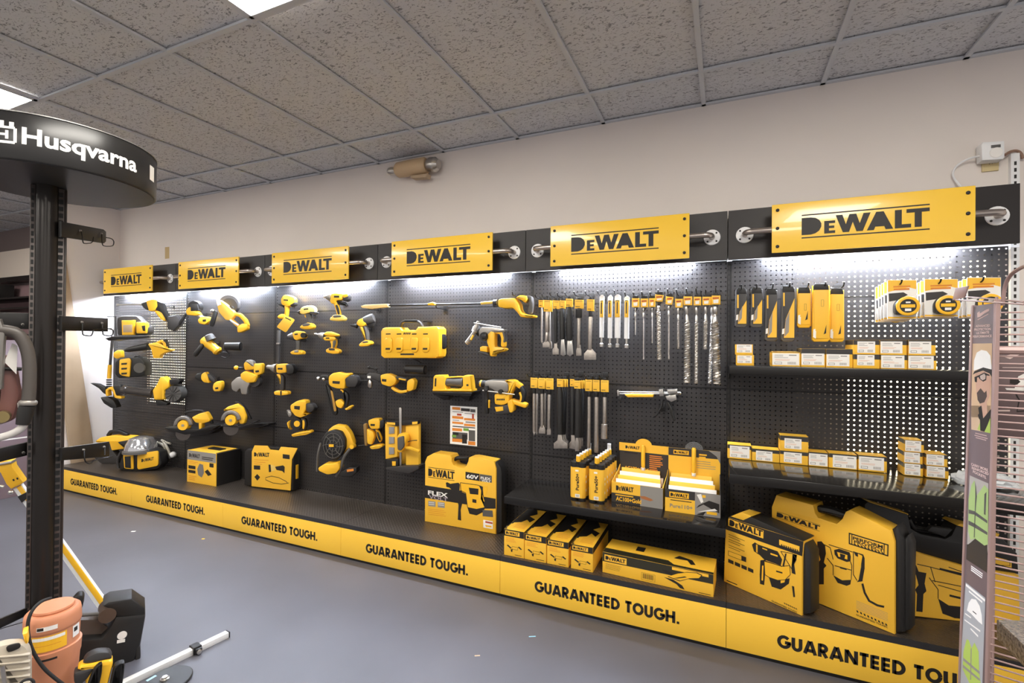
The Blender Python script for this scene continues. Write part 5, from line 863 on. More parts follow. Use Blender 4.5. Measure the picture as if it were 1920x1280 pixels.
# glue display boxes
def counter_box(lab, bl, br, tl, gold):
    t = carton('display_box', lab, 'display box', CG, bl, br, tl, SH3, None, .20, 'open glue display boxes'); W_, H_, D_ = t.W, t.H, t.D
    cm_ = YELP if gold else DGR
    p = t.part('tray', cm_); th = .003
    p.box(0, W_, 0, H_, -th, 0); p.box(0, W_, 0, .004, -D_, -th); 
    for x in (0, W_-th): p.M = Matrix(((0, 0, 1, x), (0, 1, 0, 0), (-1, 0, 0, 0), (0, 0, 0, 1))); p._prism([(th, 0), (D_, 0), (D_, H_*1.5), (D_*.75, H_*1.3), (th, H_)], 0, th)
    p.M = None
    # header card at the back
    hw = W_; hy0, hy1 = 0, H_+.19
    hc = t.part('header_card', DGR if gold else YELP); hc.box(0, hw, hy0, hy1, -D_-th, -D_)
    if gold:
        y_ = t.part('yellow_band', YELP, hc); y_._prism([(-.004, hy1-.045), (hw+.002, hy1-.045), (hw+.002, hy1+.004), (hw*.66, hy1+.004)] + [(hw*.5+.05*math.cos(a), hy1-.004+.042*math.sin(a)) for a in [math.pi*i/12 for i in range(1, 12)]] + [(hw*.34, hy1+.004), (-.004, hy1+.004)], -D_+.0002, -D_+.003)
        l_ = t.part('header_lettering', INK, hc); l_.logo(hw*.12, hy1-.03, hw*.3, .018, -D_+.0035, False); l_.bars(hw*.1, hw*.38, hy1-.06, hy1-.05, 1, -D_+.001, .8, .1)
        l_ = t.part('side_print', ORG, hc); l_.bars(hw*.62, hw*.9, hy1-.15, hy1-.055, 8, -D_+.0008, .5, .5, 4); l_ = t.part('gold_lettering', YEL, hc); l_.txt('AC100+Gold', hw*.1, hy1-.155, .016, -D_+.001, hw*.5, .03)
    else:
        y_ = t.part('dark_band', DGR, hc); y_.rect(0, hw, hy1-.045, hy1, -D_+.0004); l_ = t.part('yellow_lettering', YEL, hc); l_.rect(hw*.1, hw*.4, hy1-.036, hy1-.012, -D_+.0008); l_.bars(hw*.6, hw*.75, hy1-.05, hy1-.02, 2, -D_+.0009, .6, .2); l_ = t.part('logo_print', INK, hc); l_.logo(hw*.115, hy1-.031, hw*.27, .014, -D_+.0012, False)
        l_ = t.part('photo_corner', LGR, hc); l_.flat([(hw*.78, hy1), (hw, hy1), (hw, hy1-.07), (hw*.93, hy1-.03)], -D_+.0008); l_ = t.part('print_lines', GINK, hc); l_.bars(hw*.56, hw*.92, hy1-.11, hy1-.06, 4, -D_+.0008, .25, .3, 2); a_ = t.part('clear_arch', CLR, hc); a_._prism([(hw*.5+.05*math.cos(a), hy1+.045*math.sin(a)) for a in [math.pi*i/12 for i in range(13)]], -D_-.002, -D_-.0005)
    tube = t.part('sample_tube', YEL); x = hw*.5; tube.lathe((x, hy1-.135, -D_+.014), (x, hy1+(.0 if gold else .012), -D_+.014), [(0, .009), (.1, .012), (.95, .012), (1, .008)], 14); tt = t.part('tube_cap', WPL); tt.lathe((x, hy1-.15, -D_+.014), (x, hy1-.133, -D_+.014), [(0, .011), (1, .012)], 12)
    # packets standing in the tray
    for i in range(4):
        zz = -.02-i*.044; pk = t.part('packet', WHT if i % 2 == 0 else YELP); pk.M = Matrix.Translation((0, 0, zz)) @ Matrix.Rotation(math.radians(-14), 4, 'X'); pk.box(W_*.05, W_*(.93-.03*i), .006, H_+.012+.012*i, -.005, .005, .001)
    sh = t.part('leaflet', WHT); sh.M = Matrix.Translation((0, 0, -D_+.02)) @ Matrix.Rotation(math.radians(-10), 4, 'X'); sh.box(W_*.2, W_*.9, H_*.6, H_+.085, -.001, .001); pr = t.part('leaflet_print', GINK, sh); pr.M = sh.M.copy(); pr.bars(W_*.25, W_*.85, H_+.01, H_+.06, 4, .0014, .2, .2, 7); pr.rect(W_*.24, W_*.38, H_+.064, H_+.075, .0014)
    # front print
    t.fr(); f = t.part('front_print', INK, p)
    if gold:
        f.logo(W_*.09, H_*.60, W_*.35, H_*.24, .0009, False); d_ = t.part('dark_area', DGR, p); d_.rect(0, W_*.57, 0, H_*.46, .0004); g_ = t.part('photo_area', GINK, p); g_.rect(W_*.57, W_, 0, H_*.995, .0004); o_ = t.part('gold_lettering', YEL, p); o_.txt('AC100+Gold', W_*.09, H_*.1, H_*.2, .0009, W_*.5, .03); o_.bars(W_*.08, W_*.44, H_*.34, H_*.42, 1, .0009, .7, .1); m_ = t.part('tip_print', mat('copper_print', '#a8673c', .5), p); m_.flat([(W_*.55, H_*.47), (W_*.66, H_*.5), (W_*.78, H_*.42), (W_*.82, H_*.36), (W_*.76, H_*.3), (W_*.6, H_*.36)], .0012)
    else:
        d_ = t.part('yellow_area', YELP, p); d_.rect(0, W_*.55, 0, H_*.62, .0004); f.logo(W_*.10, H_*.70, W_*.32, H_*.15, .0013, False); yb = t.part('logo_field', YEL, p); yb.rect(W_*.08, W_*.44, H_*.66, H_*.9, .0009); f.bars(W_*.1, W_*.5, H_*.5, H_*.56, 1, .0009, .6, .2); g_ = t.part('photo_area', GINK, p); g_.rect(W_*.55, W_, 0, H_*.995, .0004); l_ = t.part('grey_lettering', LGR, p); l_.txt('Pure110+', W_*.09, H_*.2, H_*.17, .0009, W_*.42, .02)
        h_ = t.part('photo_dark', INK, p); h_.flat([(W_*.57, H_*.3), (W_*.7, H_*.5), (W_*.98, H_*.2), (W_*.98, H_*.6), (W_*.8, H_*.7), (W_*.62, H_*.45)], .0008); h_.flat([(W_*.57, H_*.02), (W_*.75, H_*.22), (W_*.7, H_*.02)], .0008); w_ = t.part('photo_light', WHT, p); w_.flat([(W_*.58, H_*.9), (W_*.66, H_*.55), (W_*.7, H_*.62), (W_*.66, H_*.95)], .0009); w_.flat([(W_*.6, H_*.15), (W_*.95, H_*.3), (W_*.9, H_*.38)], .0011); y2 = t.part('photo_yellow', YEL, p); y2.rect(W_*.76, W_*.94, H_*.1, H_*.22, .0013); y2.rect(W_*.68, W_*.74, H_*.8, H_*.92, .0013)
    t.done()
counter_box('open yellow box of sachets with a copper tip picture, left of two', (602, 902), (1145, 985), (602, 690), True)
counter_box('open dark fronted box of sachets with a photo corner, right of two', (1168, 1000), (1755, 1080), (1170, 766), False)
# four upright tool cartons
for i, (bl, br, tl) in enumerate([((180, 475), (329, 497), (180, 282)), ((334, 502), (495, 538), (338, 318)), ((502, 545), (662, 579), (508, 360)), ((682, 587), (846, 613), (688, 397))]):
    t = carton('tool_carton', '%s of four narrow upright tool cartons under the deep shelf' % ['leftmost', 'second', 'third', 'rightmost'][i], 'carton', CH, bl, br, tl, .2408, -.438, .385, 'narrow tool cartons'); W_, H_, D_ = t.W, t.H, t.D
    p = t.part('carton', YELP); p._prism([(0, 0), (W_, 0), (W_, H_), (0, H_)], -D_, 0, .001)
    q = t.part('dark_band', INK, p); q.rect(.0005, W_-.0005, H_*.74, H_*.995, .0005); q.M = t.TOP; q.flat([(.001, .001), (W_*.12, .001), (W_*.12, D_*.3), (W_*.42, D_*.36), (W_*.55, D_*.5), (W_*.8, D_*.4), (W_*.9, D_*.56), (W_*.5, D_*.66), (W_*.75, D_*.8), (W_*.5, D_*.999), (.001, D_*.999)], .0005); q.M = t.SIDE; q.rect(.002, D_-.002, H_*.74, H_*.995, .0005)
    q = t.part('logo_field', YELP, p); q.rect(W_*.06, W_*.78, H_*.79, H_*.95, .0009); q = t.part('logo_print', INK, p); q.logo(W_*.1, H_*.82, W_*.62, H_*.1, .0013, False)
    q = t.part('tool_drawing', INK, p); q.flat([(W_*.14, H_*.38), (W_*.2, H_*.42), (W_*.38, H_*.32), (W_*.34, H_*.28)], .0009); q.flat([(W_*.34, H_*.26), (W_*.44, H_*.27), (W_*.42, H_*.16), (W_*.36, H_*.17)], .0009); q.flat([(W_*.7, H_*.38), (W_*.86, H_*.3), (W_*.9, H_*.34), (W_*.76, H_*.42)], .0009); q.frame(W_*.4, W_*.7, H_*.27, H_*.38, H_*.01, .0009); q.bars(W_*.55, W_*.92, H_*.05, H_*.1, 1, .0009, .4, .1, i)
    q = t.part('print_lines', ORG, p); q.bars(W_*.1, W_*.65, H_*.52, H_*.7, 4, .0009, .25, .3, i); q.M = t.TOP; q.bars(W_*.3, W_*.9, D_*.1, D_*.3, 6, .0009, .3, .1, i)
    q = t.part('top_label', YELP, p); q.M = t.TOP; q.rect(W_*.06, W_*.3, D_*.04, D_*.24, .0012); t.done()
t = carton('long_carton', 'long low carton with an angle grinder drawing lying right of the four upright cartons', 'carton', CH, (918, 608), (1750, 798), (918, 455), .2408, None, .20); W_, H_, D_ = t.W, t.H, t.D
p = t.part('carton', YELP); p._prism([(0, 0), (W_, 0), (W_, H_), (0, H_)], -D_, 0, .001); q = t.part('dark_band', mat('olive_black', '#2d2a1d', .5), p); q.flat([(.001, H_*.55), (W_*.999, H_*.58), (W_*.999, H_*.995), (.001, H_*.995)], .0005); q.M = t.TOP; q.flat([(.001, .001), (W_*.999, .001), (W_*.999, D_*.12), (W_*.66, D_*.12), (W_*.6, D_*.3), (.001, D_*.3)], .0005)
q = t.part('logo_field', YELP, p); q.rect(W_*.02, W_*.235, H_*.6, H_*.9, .0009); q.rect(W_*.65, W_*.96, H_*.84, H_*.97, .0009); q = t.part('logo_print', INK, p); q.logo(W_*.03, H_*.66, W_*.195, H_*.18, .0013, False); q.txt('ATOMIC', W_*.67, H_*.87, H_*.07, .0013, W_*.26, .03) if False else None
q.frame(W_*.375, W_*.5, H_*.08, H_*.42, H_*.008, .0013)
for i in range(9): q.rect(W_*(.39+.011*i), W_*(.395+.011*i), H_*.15, H_*.38, .0013)
q.bars(W_*.03, W_*.2, H_*.2, H_*.48, 5, .0013, .18, .3, 3); q.bars(W_*.88, W_*.98, H_*.05, H_*.1, 1, .0013, .5, .1)
q = t.part('grinder_print', INK, p); q.flat([(W_*.56, H_*.74), (W_*.6, H_*.77), (W_*.66, H_*.68), (W_*.64, H_*.6), (W_*.6, H_*.62)], .001); q.flat([(W_*.58, H_*.42), (W_*.66, H_*.4), (W_*.74, H_*.22), (W_*.76, H_*.06), (W_*.72, H_*.08), (W_*.69, H_*.22)], .001)
GP = [(.62, .5), (.7, .72), (.78, .86), (.86, .92), (.9, .86), (.88, .72), (.8, .62), (.72, .42)]; q.flat([(W_*(.76+(x-.76)*1.07), H_*(.68+(y-.68)*1.14)) for x, y in GP], .0013); q.flat([(W_*.66, H_*.46), (W_*.7, H_*.5), (W_*.78, H_*.64), (W_*.76, H_*.66)], .0021)
q = t.part('grinder_body_print', YEL, p); q.flat([(W_*.62, H_*.5), (W_*.7, H_*.72), (W_*.78, H_*.86), (W_*.86, H_*.92), (W_*.9, H_*.86), (W_*.88, H_*.72), (W_*.8, H_*.62), (W_*.72, H_*.42)], .0017)
q = t.part('top_drawing', INK, p); q.M = t.TOP; q.flat([(W_*.64, D_*.5), (W_*.68, D_*.72), (W_*.8, D_*.6), (W_*.84, D_*.35), (W_*.8, D_*.3), (W_*.76, D_*.52)], .0009); q.rect(W_*.28, W_*.36, D_*.5, D_*.8, .0009); t.done()
# ------------------------------------------------------------------ big cases
def hammer_print(t, p, ox, oy, s, cord=True, dark=True):
    """line drawing of a rotary hammer in fractions of the front, origin at its grip foot"""
    X = lambda pts: [(ox+x*s, oy+y*s) for x, y in pts]
    q = t.part('hammer_drawing', INK, p)
    q.flat(X([(0, 0), (.11, -.01), (.13, .1), (.10, .36), (.14, .44), (.12, .62), (.0, .64), (-.03, .44), (.02, .36), (.01, .1)]), .0011)      # side handle
    q.flat(X([(.24, .12), (.34, -.02), (.56, -.06), (.6, .08), (.56, .2), (.3, .26)]), .0011)                                               # base cover
    if dark: q.flat(X([(-.18, .94), (-.1, 1.06), (.04, 1.04), (.1, 1.0), (.44, .96), (.56, .84), (.52, .66), (.3, .66), (.1, .72), (-.02, .86), (-.12, .84)]), .0011)
    else: q.flat(X([(.3, .8), (.36, .92), (.62, .88), (.66, .74), (.6, .66), (.36, .7)]), .0011)
    q.flat(X([(.82, .84), (.9, .82), (.98, .5), (.94, .2), (.86, .16), (.9, .48)]), .0011)
    if cord: P = path_poly(X([(.88, .16), (.92, -.1), (1.0, -.34), (1.2, -.44), (1.35, -.46)]), .03*s); n = len(P)//2; [q.flat([P[i], P[i+1], P[-2-i], P[-1-i]], .0011) for i in range(n-1)]
    y = t.part('hammer_body_print', YEL, p); y.flat(X([(.26, .24), (.56, .2), (.62, .12), (.76, .14), (.84, .2), (.86, .5), (.8, .86), (.7, .92), (.6, .66), (.28, .66)]), .0015); y.flat(X([(.02, .1), (.06, .1), (.06, .3), (.02, .3)]), .0015)
    k = t.part('outline_print', INK, p)
    for a, b in [((.28, .66), (.6, .66)), ((.56, .2), (.62, .12)), ((.62, .12), (.76, .14)), ((.7, .92), (.8, .86)), ((.6, .66), (.7, .92)), ((.26, .24), (.28, .66))]: P = path_poly(X([a, b]), .012*s); k.flat(P, .0018)
    k.flat(X([(.4, .4), (.54, .38), (.54, .44), (.4, .46)]), .0018)
t = Thing('tool_case', 'big yellow charging hammer case with a black band standing beside the deep shelf', 'case', CL_, (160, 1135), .184, 0, origin=(at(760+160*.22648, 720+1135*.22648, z=.2408)))
p = t.part('sleeve', YELP); p.prism([(160, 1135), (163, 640), (180, 600), (232, 572), (372, 590), (385, 612), (382, 640), (398, 672), (440, 688), (488, 690), (505, 672), (520, 640), (525, 608), (560, 606), (735, 640), (750, 700), (748, 1242)], -.10, 0, .004)
c = t.part('case_body', BLK); c.prism([(175, 1130), (175, 640), (232, 580), (372, 596), (400, 672), (488, 690), (530, 612), (735, 640), (760, 720), (760, 1235)], -.115, -.02, .01); c.prism([(735, 655), (750, 640), (790, 690), (798, 740), (798, 1210), (780, 1232), (748, 1236)], -.095, -.012, .006)
h = t.part('handle', BLK); h.stroke([(385, 640), (415, 615), (520, 615)], 30, -.075, -.035, .01, 1)
q = t.part('logo_print', INK, p); a = t.P(190, 770); b = t.P(408, 770); q.logo(a[0], a[1], b[0]-a[0], (b[0]-a[0])*.34, .0008)
k = t.part('black_band', INK, p); q = t.part('body_outline', INK, p); q.outline([(455, 815), (600, 835), (640, 850), (640, 900), (665, 1000), (660, 1020), (590, 1035), (515, 1020), (500, 900), (460, 880)], 5, .0016); q.face([(555, 950), (588, 956), (588, 984), (555, 978)], .0016); k.face([(161, 836), (440, 880), (500, 905), (748, 948), (748, 1030), (640, 1010), (500, 995), (161, 940)], .0006)
q = t.part('white_lettering', WHT, p); a = t.P(188, 912); b = t.P(352, 912); q.txt('FLEX', a[0], a[1], .030, .0011, b[0]-a[0], .03); q = t.part('grey_lettering', mat('lilac_print', '#9c8f98', .5), p); a2 = t.P(196, 944); b2 = t.P(352, 944); q.txt('VOLT', a2[0], a2[1], .024, .0011, b2[0]-a2[0], .03)
q = t.part('voltage_panel', INK, p); q.face([(498, 724), (614, 742), (614, 802), (498, 784)], .0007); r = t.part('flex_panel', GRY, p); r.face([(616, 743), (716, 758), (716, 816), (616, 802)], .0007); q = t.part('panel_lettering', WHT, p); a = t.P(508, 775); b = t.P(606, 775); q.txt('60V', a[0], a[1], .026, .0012, b[0]-a[0], .03); a = t.P(624, 783); b = t.P(708, 783); q.txt('FLEX', a[0], a[1], .016, .0012, b[0]-a[0], .03); a = t.P(632, 804); b = t.P(706, 804); q.txt('VOLT', a[0], a[1], .013, .0012, b[0]-a[0], .03)
q = t.part('hammer_body_print', YEL, p); q.face([(455, 815), (600, 835), (640, 850), (640, 900), (665, 1000), (660, 1020), (590, 1035), (515, 1020), (500, 900), (460, 880)], .0012); q.face([(640, 850), (680, 845), (682, 880), (655, 935), (640, 930)], .0012)
q = t.part('hammer_drawing', INK, p); q.face([(335, 815), (350, 812), (372, 824), (440, 815), (452, 830), (448, 880), (390, 878), (362, 855), (340, 850)], .0015); q.face([(430, 880), (468, 880), (472, 985), (458, 1040), (462, 1128), (434, 1122), (440, 1000), (428, 960)], .0015); q.face([(515, 1022), (590, 1036), (665, 1018), (640, 1060), (590, 1085), (530, 1072)], .0015); q.face([(525, 856), (606, 866), (604, 915), (535, 908)], .0016); q.face([(610, 838), (640, 850), (645, 905), (625, 950), (690, 1000), (740, 1030), (660, 1030), (640, 940), (628, 880)], .0014)
q = t.part('battery_print', GRY, p); q.face([(640, 1040), (722, 1046), (726, 1100), (640, 1092)], .0017); q = t.part('icon_print', GINK, p); q.face([(190, 965), (250, 972), (250, 1015), (190, 1008)], .0009); q.face([(268, 972), (326, 980), (326, 1025), (268, 1018)], .0009); q = t.part('icon_detail', WHT, p)
for yy in (975, 990): q.face([(194, yy), (240, yy+5), (240, yy+9), (194, yy+4)], .0013); q.face([(272, yy+6), (320, yy+12), (320, yy+16), (272, yy+10)], .0013)
q.face([(645, 1122), (724, 1134), (724, 1198), (645, 1186)], .0009); q = t.part('corner_picture', RED, p); q.face([(662, 1132), (722, 1144), (722, 1158), (662, 1146)], .0013); q = t.part('corner_yellow', YEL, p); q.face([(660, 1164), (712, 1172), (715, 1186), (668, 1182)], .0013); q = t.part('print_lines', ORG, p)
for yy in (1030, 1045, 1060, 1075): q.face([(190, yy), (310+yy % 30, yy+16), (310+yy % 30, yy+19), (190, yy+3)], .0009)
t.done(0)
# front case in bay six
t = carton('tool_case', 'smallest yellow case in a black topped sleeve, front left of three', 'case', CI, (60, 745), (580, 975), (82, 322), .2408, None, .115); t.k = CI[2]*((t.org-CAM).dot(FW))/FPX
p = t.part('sleeve', YELP); p.prism([(60, 745), (72, 398), (92, 320), (592, 480), (583, 575), (580, 975)], -.115, 0, .003); W_, H_, D_ = t.W, t.H, t.D
q = t.part('black_band', INK, p); q.face([(73, 398), (92, 321), (592, 480), (584, 578)], .0006)
tl = t.part('top_label', YELP); tl.prism([(108, 312), (170, 286), (250, 310), (190, 338)], -.09, -.0015, .0005); k = t.part('top_cover', mat('sleeve_black', '#24211e', .5)); k.prism([(92, 316), (180, 290), (592, 472), (592, 482), (92, 322)], -.112, -.002, .002); 
c = t.part('case_body', BLK); c.prism([(582, 500), (600, 490), (640, 560), (640, 960), (582, 972)], -.105, -.012, .008)
q = t.part('logo_field', YELP, p); q.face([(92, 326), (326, 408), (324, 460), (90, 374)], .001); q.face([(430, 466), (566, 512), (564, 548), (430, 502)], .001); q = t.part('logo_print', INK, p)
def skew_logo(q, t, c4, z, lines=False):
    a, b, d = t.P(*c4[0]), t.P(*c4[1]), t.P(*c4[2]); ux, uy, vx, vy = b[0]-a[0], b[1]-a[1], d[0]-a[0], d[1]-a[1]
    M0 = q.M; q.M = (M0 or Matrix()) @ Matrix(((ux, vx, 0, a[0]), (uy, vy, 0, a[1]), (0, 0, 1, 0), (0, 0, 0, 1))); q.logo(0, 0, 1, 1, z, lines); q.M = M0
def skew_txt(q, t, st, c4, z, bold=.03):
    a, b, d = t.P(*c4[0]), t.P(*c4[1]), t.P(*c4[2]); ux, uy, vx, vy = b[0]-a[0], b[1]-a[1], d[0]-a[0], d[1]-a[1]
    q.M = Matrix(((ux, vx, 0, a[0]), (uy, vy, 0, a[1]), (0, 0, 1, 0), (0, 0, 0, 1))); q.txt(st, 0, 0, 1, z, 1, bold); q.M = None
skew_logo(q, t, [(98, 372), (320, 450), (100, 332)], .0014)
for i in range(8): q.face([(440+i*15, 496+i*5), (449+i*15, 499+i*5), (456+i*15, 513+i*5), (447+i*15, 510+i*5)], .0014)
q.face([(90, 540), (210, 585), (210, 618), (90, 572)], .0009)
for x in (90, 134, 178, 222): q.face([(x, 594+(x-90)*.43), (x+36, 610+(x-90)*.43), (x+36, 634+(x-90)*.43), (x, 618+(x-90)*.43)], .0009)
for i, yy in enumerate((430, 444, 462, 476, 500, 514)): q.face([(92, yy), (200-i % 2*30, yy+44-i % 2*12), (200-i % 2*30, yy+47-i % 2*12), (92, yy+3)], .0009)
for i in range(7): q.face([(460+i*13, 885+i*6), (468+i*13, 889+i*6), (473+i*13, 899+i*6), (465+i*13, 895+i*6)], .0009)
skew_txt(q, t, 'GUARANTEED TOUGH', [(380, 878), (548, 956), (380, 868)], .0009, .02); q.face([(80, 735), (150, 765), (150, 771), (80, 741)], .0009)
q = t.part('panel_print', YELP, p); q.face([(93, 544), (178, 575), (178, 603), (93, 570)], .0013)
q = t.part('hammer_drawing', INK, p); q.face([(248, 500), (268, 485), (292, 500), (420, 545), (450, 600), (440, 640), (330, 600), (300, 570), (262, 545)], .001); q.face([(305, 605), (340, 600), (338, 680), (330, 770), (302, 762), (300, 700)], .001); q.face([(362, 720), (420, 740), (500, 725), (495, 760), (440, 800), (380, 780)], .001); q.face([(512, 660), (545, 600), (548, 570), (520, 560), (540, 700), (515, 690)], .001); q.face([(515, 775), (530, 780), (536, 850), (524, 850)], .001)
q = t.part('hammer_body_print', YEL, p); q.face([(330, 610), (450, 645), (500, 640), (505, 700), (470, 735), (420, 738), (362, 718), (335, 700)], .0015); q = t.part('outline_print', INK, p); q.face([(410, 672), (452, 684), (452, 694), (410, 682)], .0019); q.outline([(330, 610), (450, 645), (500, 640), (505, 700), (470, 735), (420, 738), (362, 718), (335, 700)], 4, .0019); q.outline([(440, 545), (520, 560), (545, 600), (512, 660), (500, 640)], 4, .0019); q.face([(335, 606), (450, 645), (450, 649), (335, 610)], .0019); q.face([(452, 640), (470, 560), (480, 560), (462, 650)], .0019)
g = t.part('gearbox_detail', YEL, p); [g.face(x, .0015) for x in ([(276, 498), (286, 502), (286, 555), (276, 550)], [(318, 520), (350, 532), (350, 540), (318, 528)], [(372, 555), (420, 572), (420, 582), (372, 566)], [(316, 640), (326, 640), (322, 740), (312, 738)], [(440, 735), (470, 735), (465, 752), (440, 758)])]; t.done(0)
# large yellow case in the middle
org = at(1340+670*.2812, 880+885*.2812, z=.2408); e2 = at(1340+1200*.2812, 880+1100*.2812, z=.2408); yw = math.degrees(math.atan2(e2.y-org.y, e2.x-org.x))
t = Thing('tool_case', 'largest all yellow sleeved case with a cut out handle, middle of three', 'case', CI, None, 0, yw, None, origin=org); t.k = CI[2]*((t.org-CAM).dot(FW))/FPX
outl = [(380, 765), (380, 250), (410, 170), (655, 236), (668, 290), (690, 322), (812, 362), (850, 330), (872, 282), (905, 268), (1178, 410), (1200, 482), (1200, 1100)]
p = t.part('sleeve', YELP); p.prism(outl, -.11, 0, .004)
c = t.part('case_body', BLK); c.prism([(1195, 500), (1180, 400), (1215, 372), (1262, 470), (1262, 1085), (1197, 1096)], -.108, -.015, .01); c.prism([(1240, 470), (1285, 440), (1308, 500), (1300, 1070), (1240, 1090)], -.11, -.03, .01)
h = t.part('handle', BLK); h.stroke([(660, 262), (760, 278), (880, 320)], 42, -.09, -.035, .012, 1)
q = t.part('logo_print', INK, p); skew_logo(q, t, [(412, 318), (700, 412), (416, 278)], .0009, True)
q.face([(894, 420), (1160, 500), (1160, 508), (894, 428)], .0008); q.face([(894, 488), (1158, 572), (1158, 580), (894, 496)], .0008); q.face([(894, 420), (902, 422), (902, 494), (894, 490)], .0008); q.face([(1152, 498), (1160, 500), (1158, 580), (1150, 577)], .0008)
q.face([(912, 428), (918, 430), (918, 496), (912, 494)], .0008); q.face([(1128, 494), (1134, 496), (1132, 566), (1126, 564)], .0008)
skew_txt(q, t, 'PERFORM', [(922, 466), (1122, 528), (922, 444)], .0009); skew_txt(q, t, 'PROTECT', [(930, 488), (1126, 550), (930, 470)], .0009)
for i in range(9): q.face([(925+i*23, 490+i*7.2), (936+i*23, 493+i*7.2), (946+i*23, 508+i*7.2), (935+i*23, 505+i*7.2)], .0009)
for i in range(9): q.face([(944+i*24, 936+i*11), (956+i*24, 942+i*11), (960+i*24, 956+i*11), (948+i*24, 950+i*11)], .0009)
skew_txt(q, t, 'GUARANTEED TOUGH.', [(944, 972), (1155, 1058), (944, 960)], .0009, .02)
q = t.part('print_lines', GINK, p)
for yy in range(874, 930, 10): q.face([(944, yy), (1155, yy+84), (1155, yy+86), (944, yy+2)], .0008)
q = t.part('hammer_drawing', INK, p); q.face([(684, 480), (712, 478), (736, 505), (742, 560), (728, 620), (746, 640), (728, 660), (728, 765), (694, 765), (696, 660), (684, 630), (706, 600), (684, 530)], .0009); q.face([(796, 536), (830, 528), (900, 552), (908, 580), (905, 612), (880, 616), (820, 592), (800, 566)], .0009); q.face([(790, 704), (850, 738), (910, 735), (905, 765), (880, 775), (820, 755)], .0009)
q.face([(925, 545), (990, 566), (1000, 590), (1000, 660), (985, 745), (948, 750), (960, 735), (976, 650), (978, 592), (940, 575)], .0009)
P = path_poly([(985, 760), (1000, 820), (1030, 875), (1085, 905), (1130, 915)], 14); n = len(P)//2
for i in range(n-1): q.face([P[i], P[i+1], P[-2-i], P[-1-i]], .0009)
for a, b in [((730, 500), (770, 520)), ((770, 520), (790, 600)), ((750, 590), (790, 640)), ((790, 640), (790, 704)), ((905, 612), (915, 640)), ((915, 640), (910, 735)), ((800, 640), (910, 670)), ((760, 500), (920, 550)), ((925, 545), (925, 700)), ((925, 700), (950, 740))]: q.face(path_poly([a, b], 5), .0009)
q = t.part('body_detail', YEL, p); q.face([(955, 560), (985, 575), (975, 640), (960, 640)], .0013); q.face([(815, 548), (885, 570), (885, 600), (825, 580)], .0013); q = t.part('emblem_detail', INK, p); q.face([(835, 558), (872, 570), (865, 596), (838, 585)], .0017); q.face([(836, 650), (880, 662), (880, 670), (836, 658)], .0013); t.done(0)
# right case
org = at(1340+1320*.2812, 880+984*.2812, z=.2408); e2 = at(1915, 1173, z=.2408); yw = math.degrees(math.atan2(e2.y-org.y, e2.x-org.x))
t = Thing('tool_case', 'black topped yellow case behind the wire rack, rightmost of three', 'case', CI, None, 0, yw, None, origin=org); t.k = CI[2]*((t.org-CAM).dot(FW))/FPX
p = t.part('sleeve', YELP); p.prism([(1290, 975), (1290, 535), (1680, 650), (2030, 705), (2040, 1130), (1990, 1150), (1640, 1080)], -.105, 0, .004)
c = t.part('case_body', BLK); c.prism([(1000, 400), (1002, 232), (1020, 216), (1290, 302), (1312, 395), (1372, 430), (1540, 462), (1580, 440), (1615, 372), (1900, 440), (2020, 560), (2030, 700), (1680, 648), (1290, 534)], -.10, -.02, .006)
k = t.part('top_strip', YELP); k.prism([(1000, 234), (1025, 213), (1292, 296), (1290, 304)], -.095, -.03, .001); k.prism([(1616, 372), (1640, 360), (1900, 430), (1890, 450)], -.095, .001, .001)
h = t.part('handle', BLK); h.stroke([(1300, 330), (1340, 400), (1600, 440)], 34, -.08, -.04, .012, 1); h.prism([(1420, 410), (1450, 380), (1590, 400), (1540, 452)], -.02, .004, .004)
q = t.part('hammer_drawing', INK, p); q.face([(1320, 620), (1345, 640), (1360, 680), (1412, 690), (1400, 760), (1412, 810), (1392, 830), (1386, 950), (1345, 945), (1350, 830), (1336, 800), (1360, 770)], .0009); q.face([(1490, 860), (1560, 905), (1650, 915), (1720, 940), (1720, 1000), (1600, 990), (1520, 960)], .0009)
for a, b in [((1350, 630), (1440, 650)), ((1440, 650), (1470, 750)), ((1430, 720), (1490, 800)), ((1490, 800), (1490, 860)), ((1440, 650), (1700, 720)), ((1490, 770), (1700, 830)), ((1450, 740), (1700, 790)), ((1560, 650), (1700, 700))]: q.face(path_poly([a, b], 5), .0009)
q.face([(1566, 832), (1640, 850), (1640, 864), (1566, 846)], .0009); q.face([(1500, 655), (1650, 690), (1650, 704), (1500, 668)], .0009)
f = t.part('dark_panel', INK, c); q2 = t.part('badge', YELP, c); q2.face([(1850, 575), (1980, 610), (1980, 655), (1850, 620)], .0); q2 = t.part('badge_print', INK, c); q2.frame(*[t.P(1855, 600)[0], t.P(1970, 600)[0], t.P(1900, 638)[1], t.P(1900, 600)[1]], .002, .0004)
t.done(0)
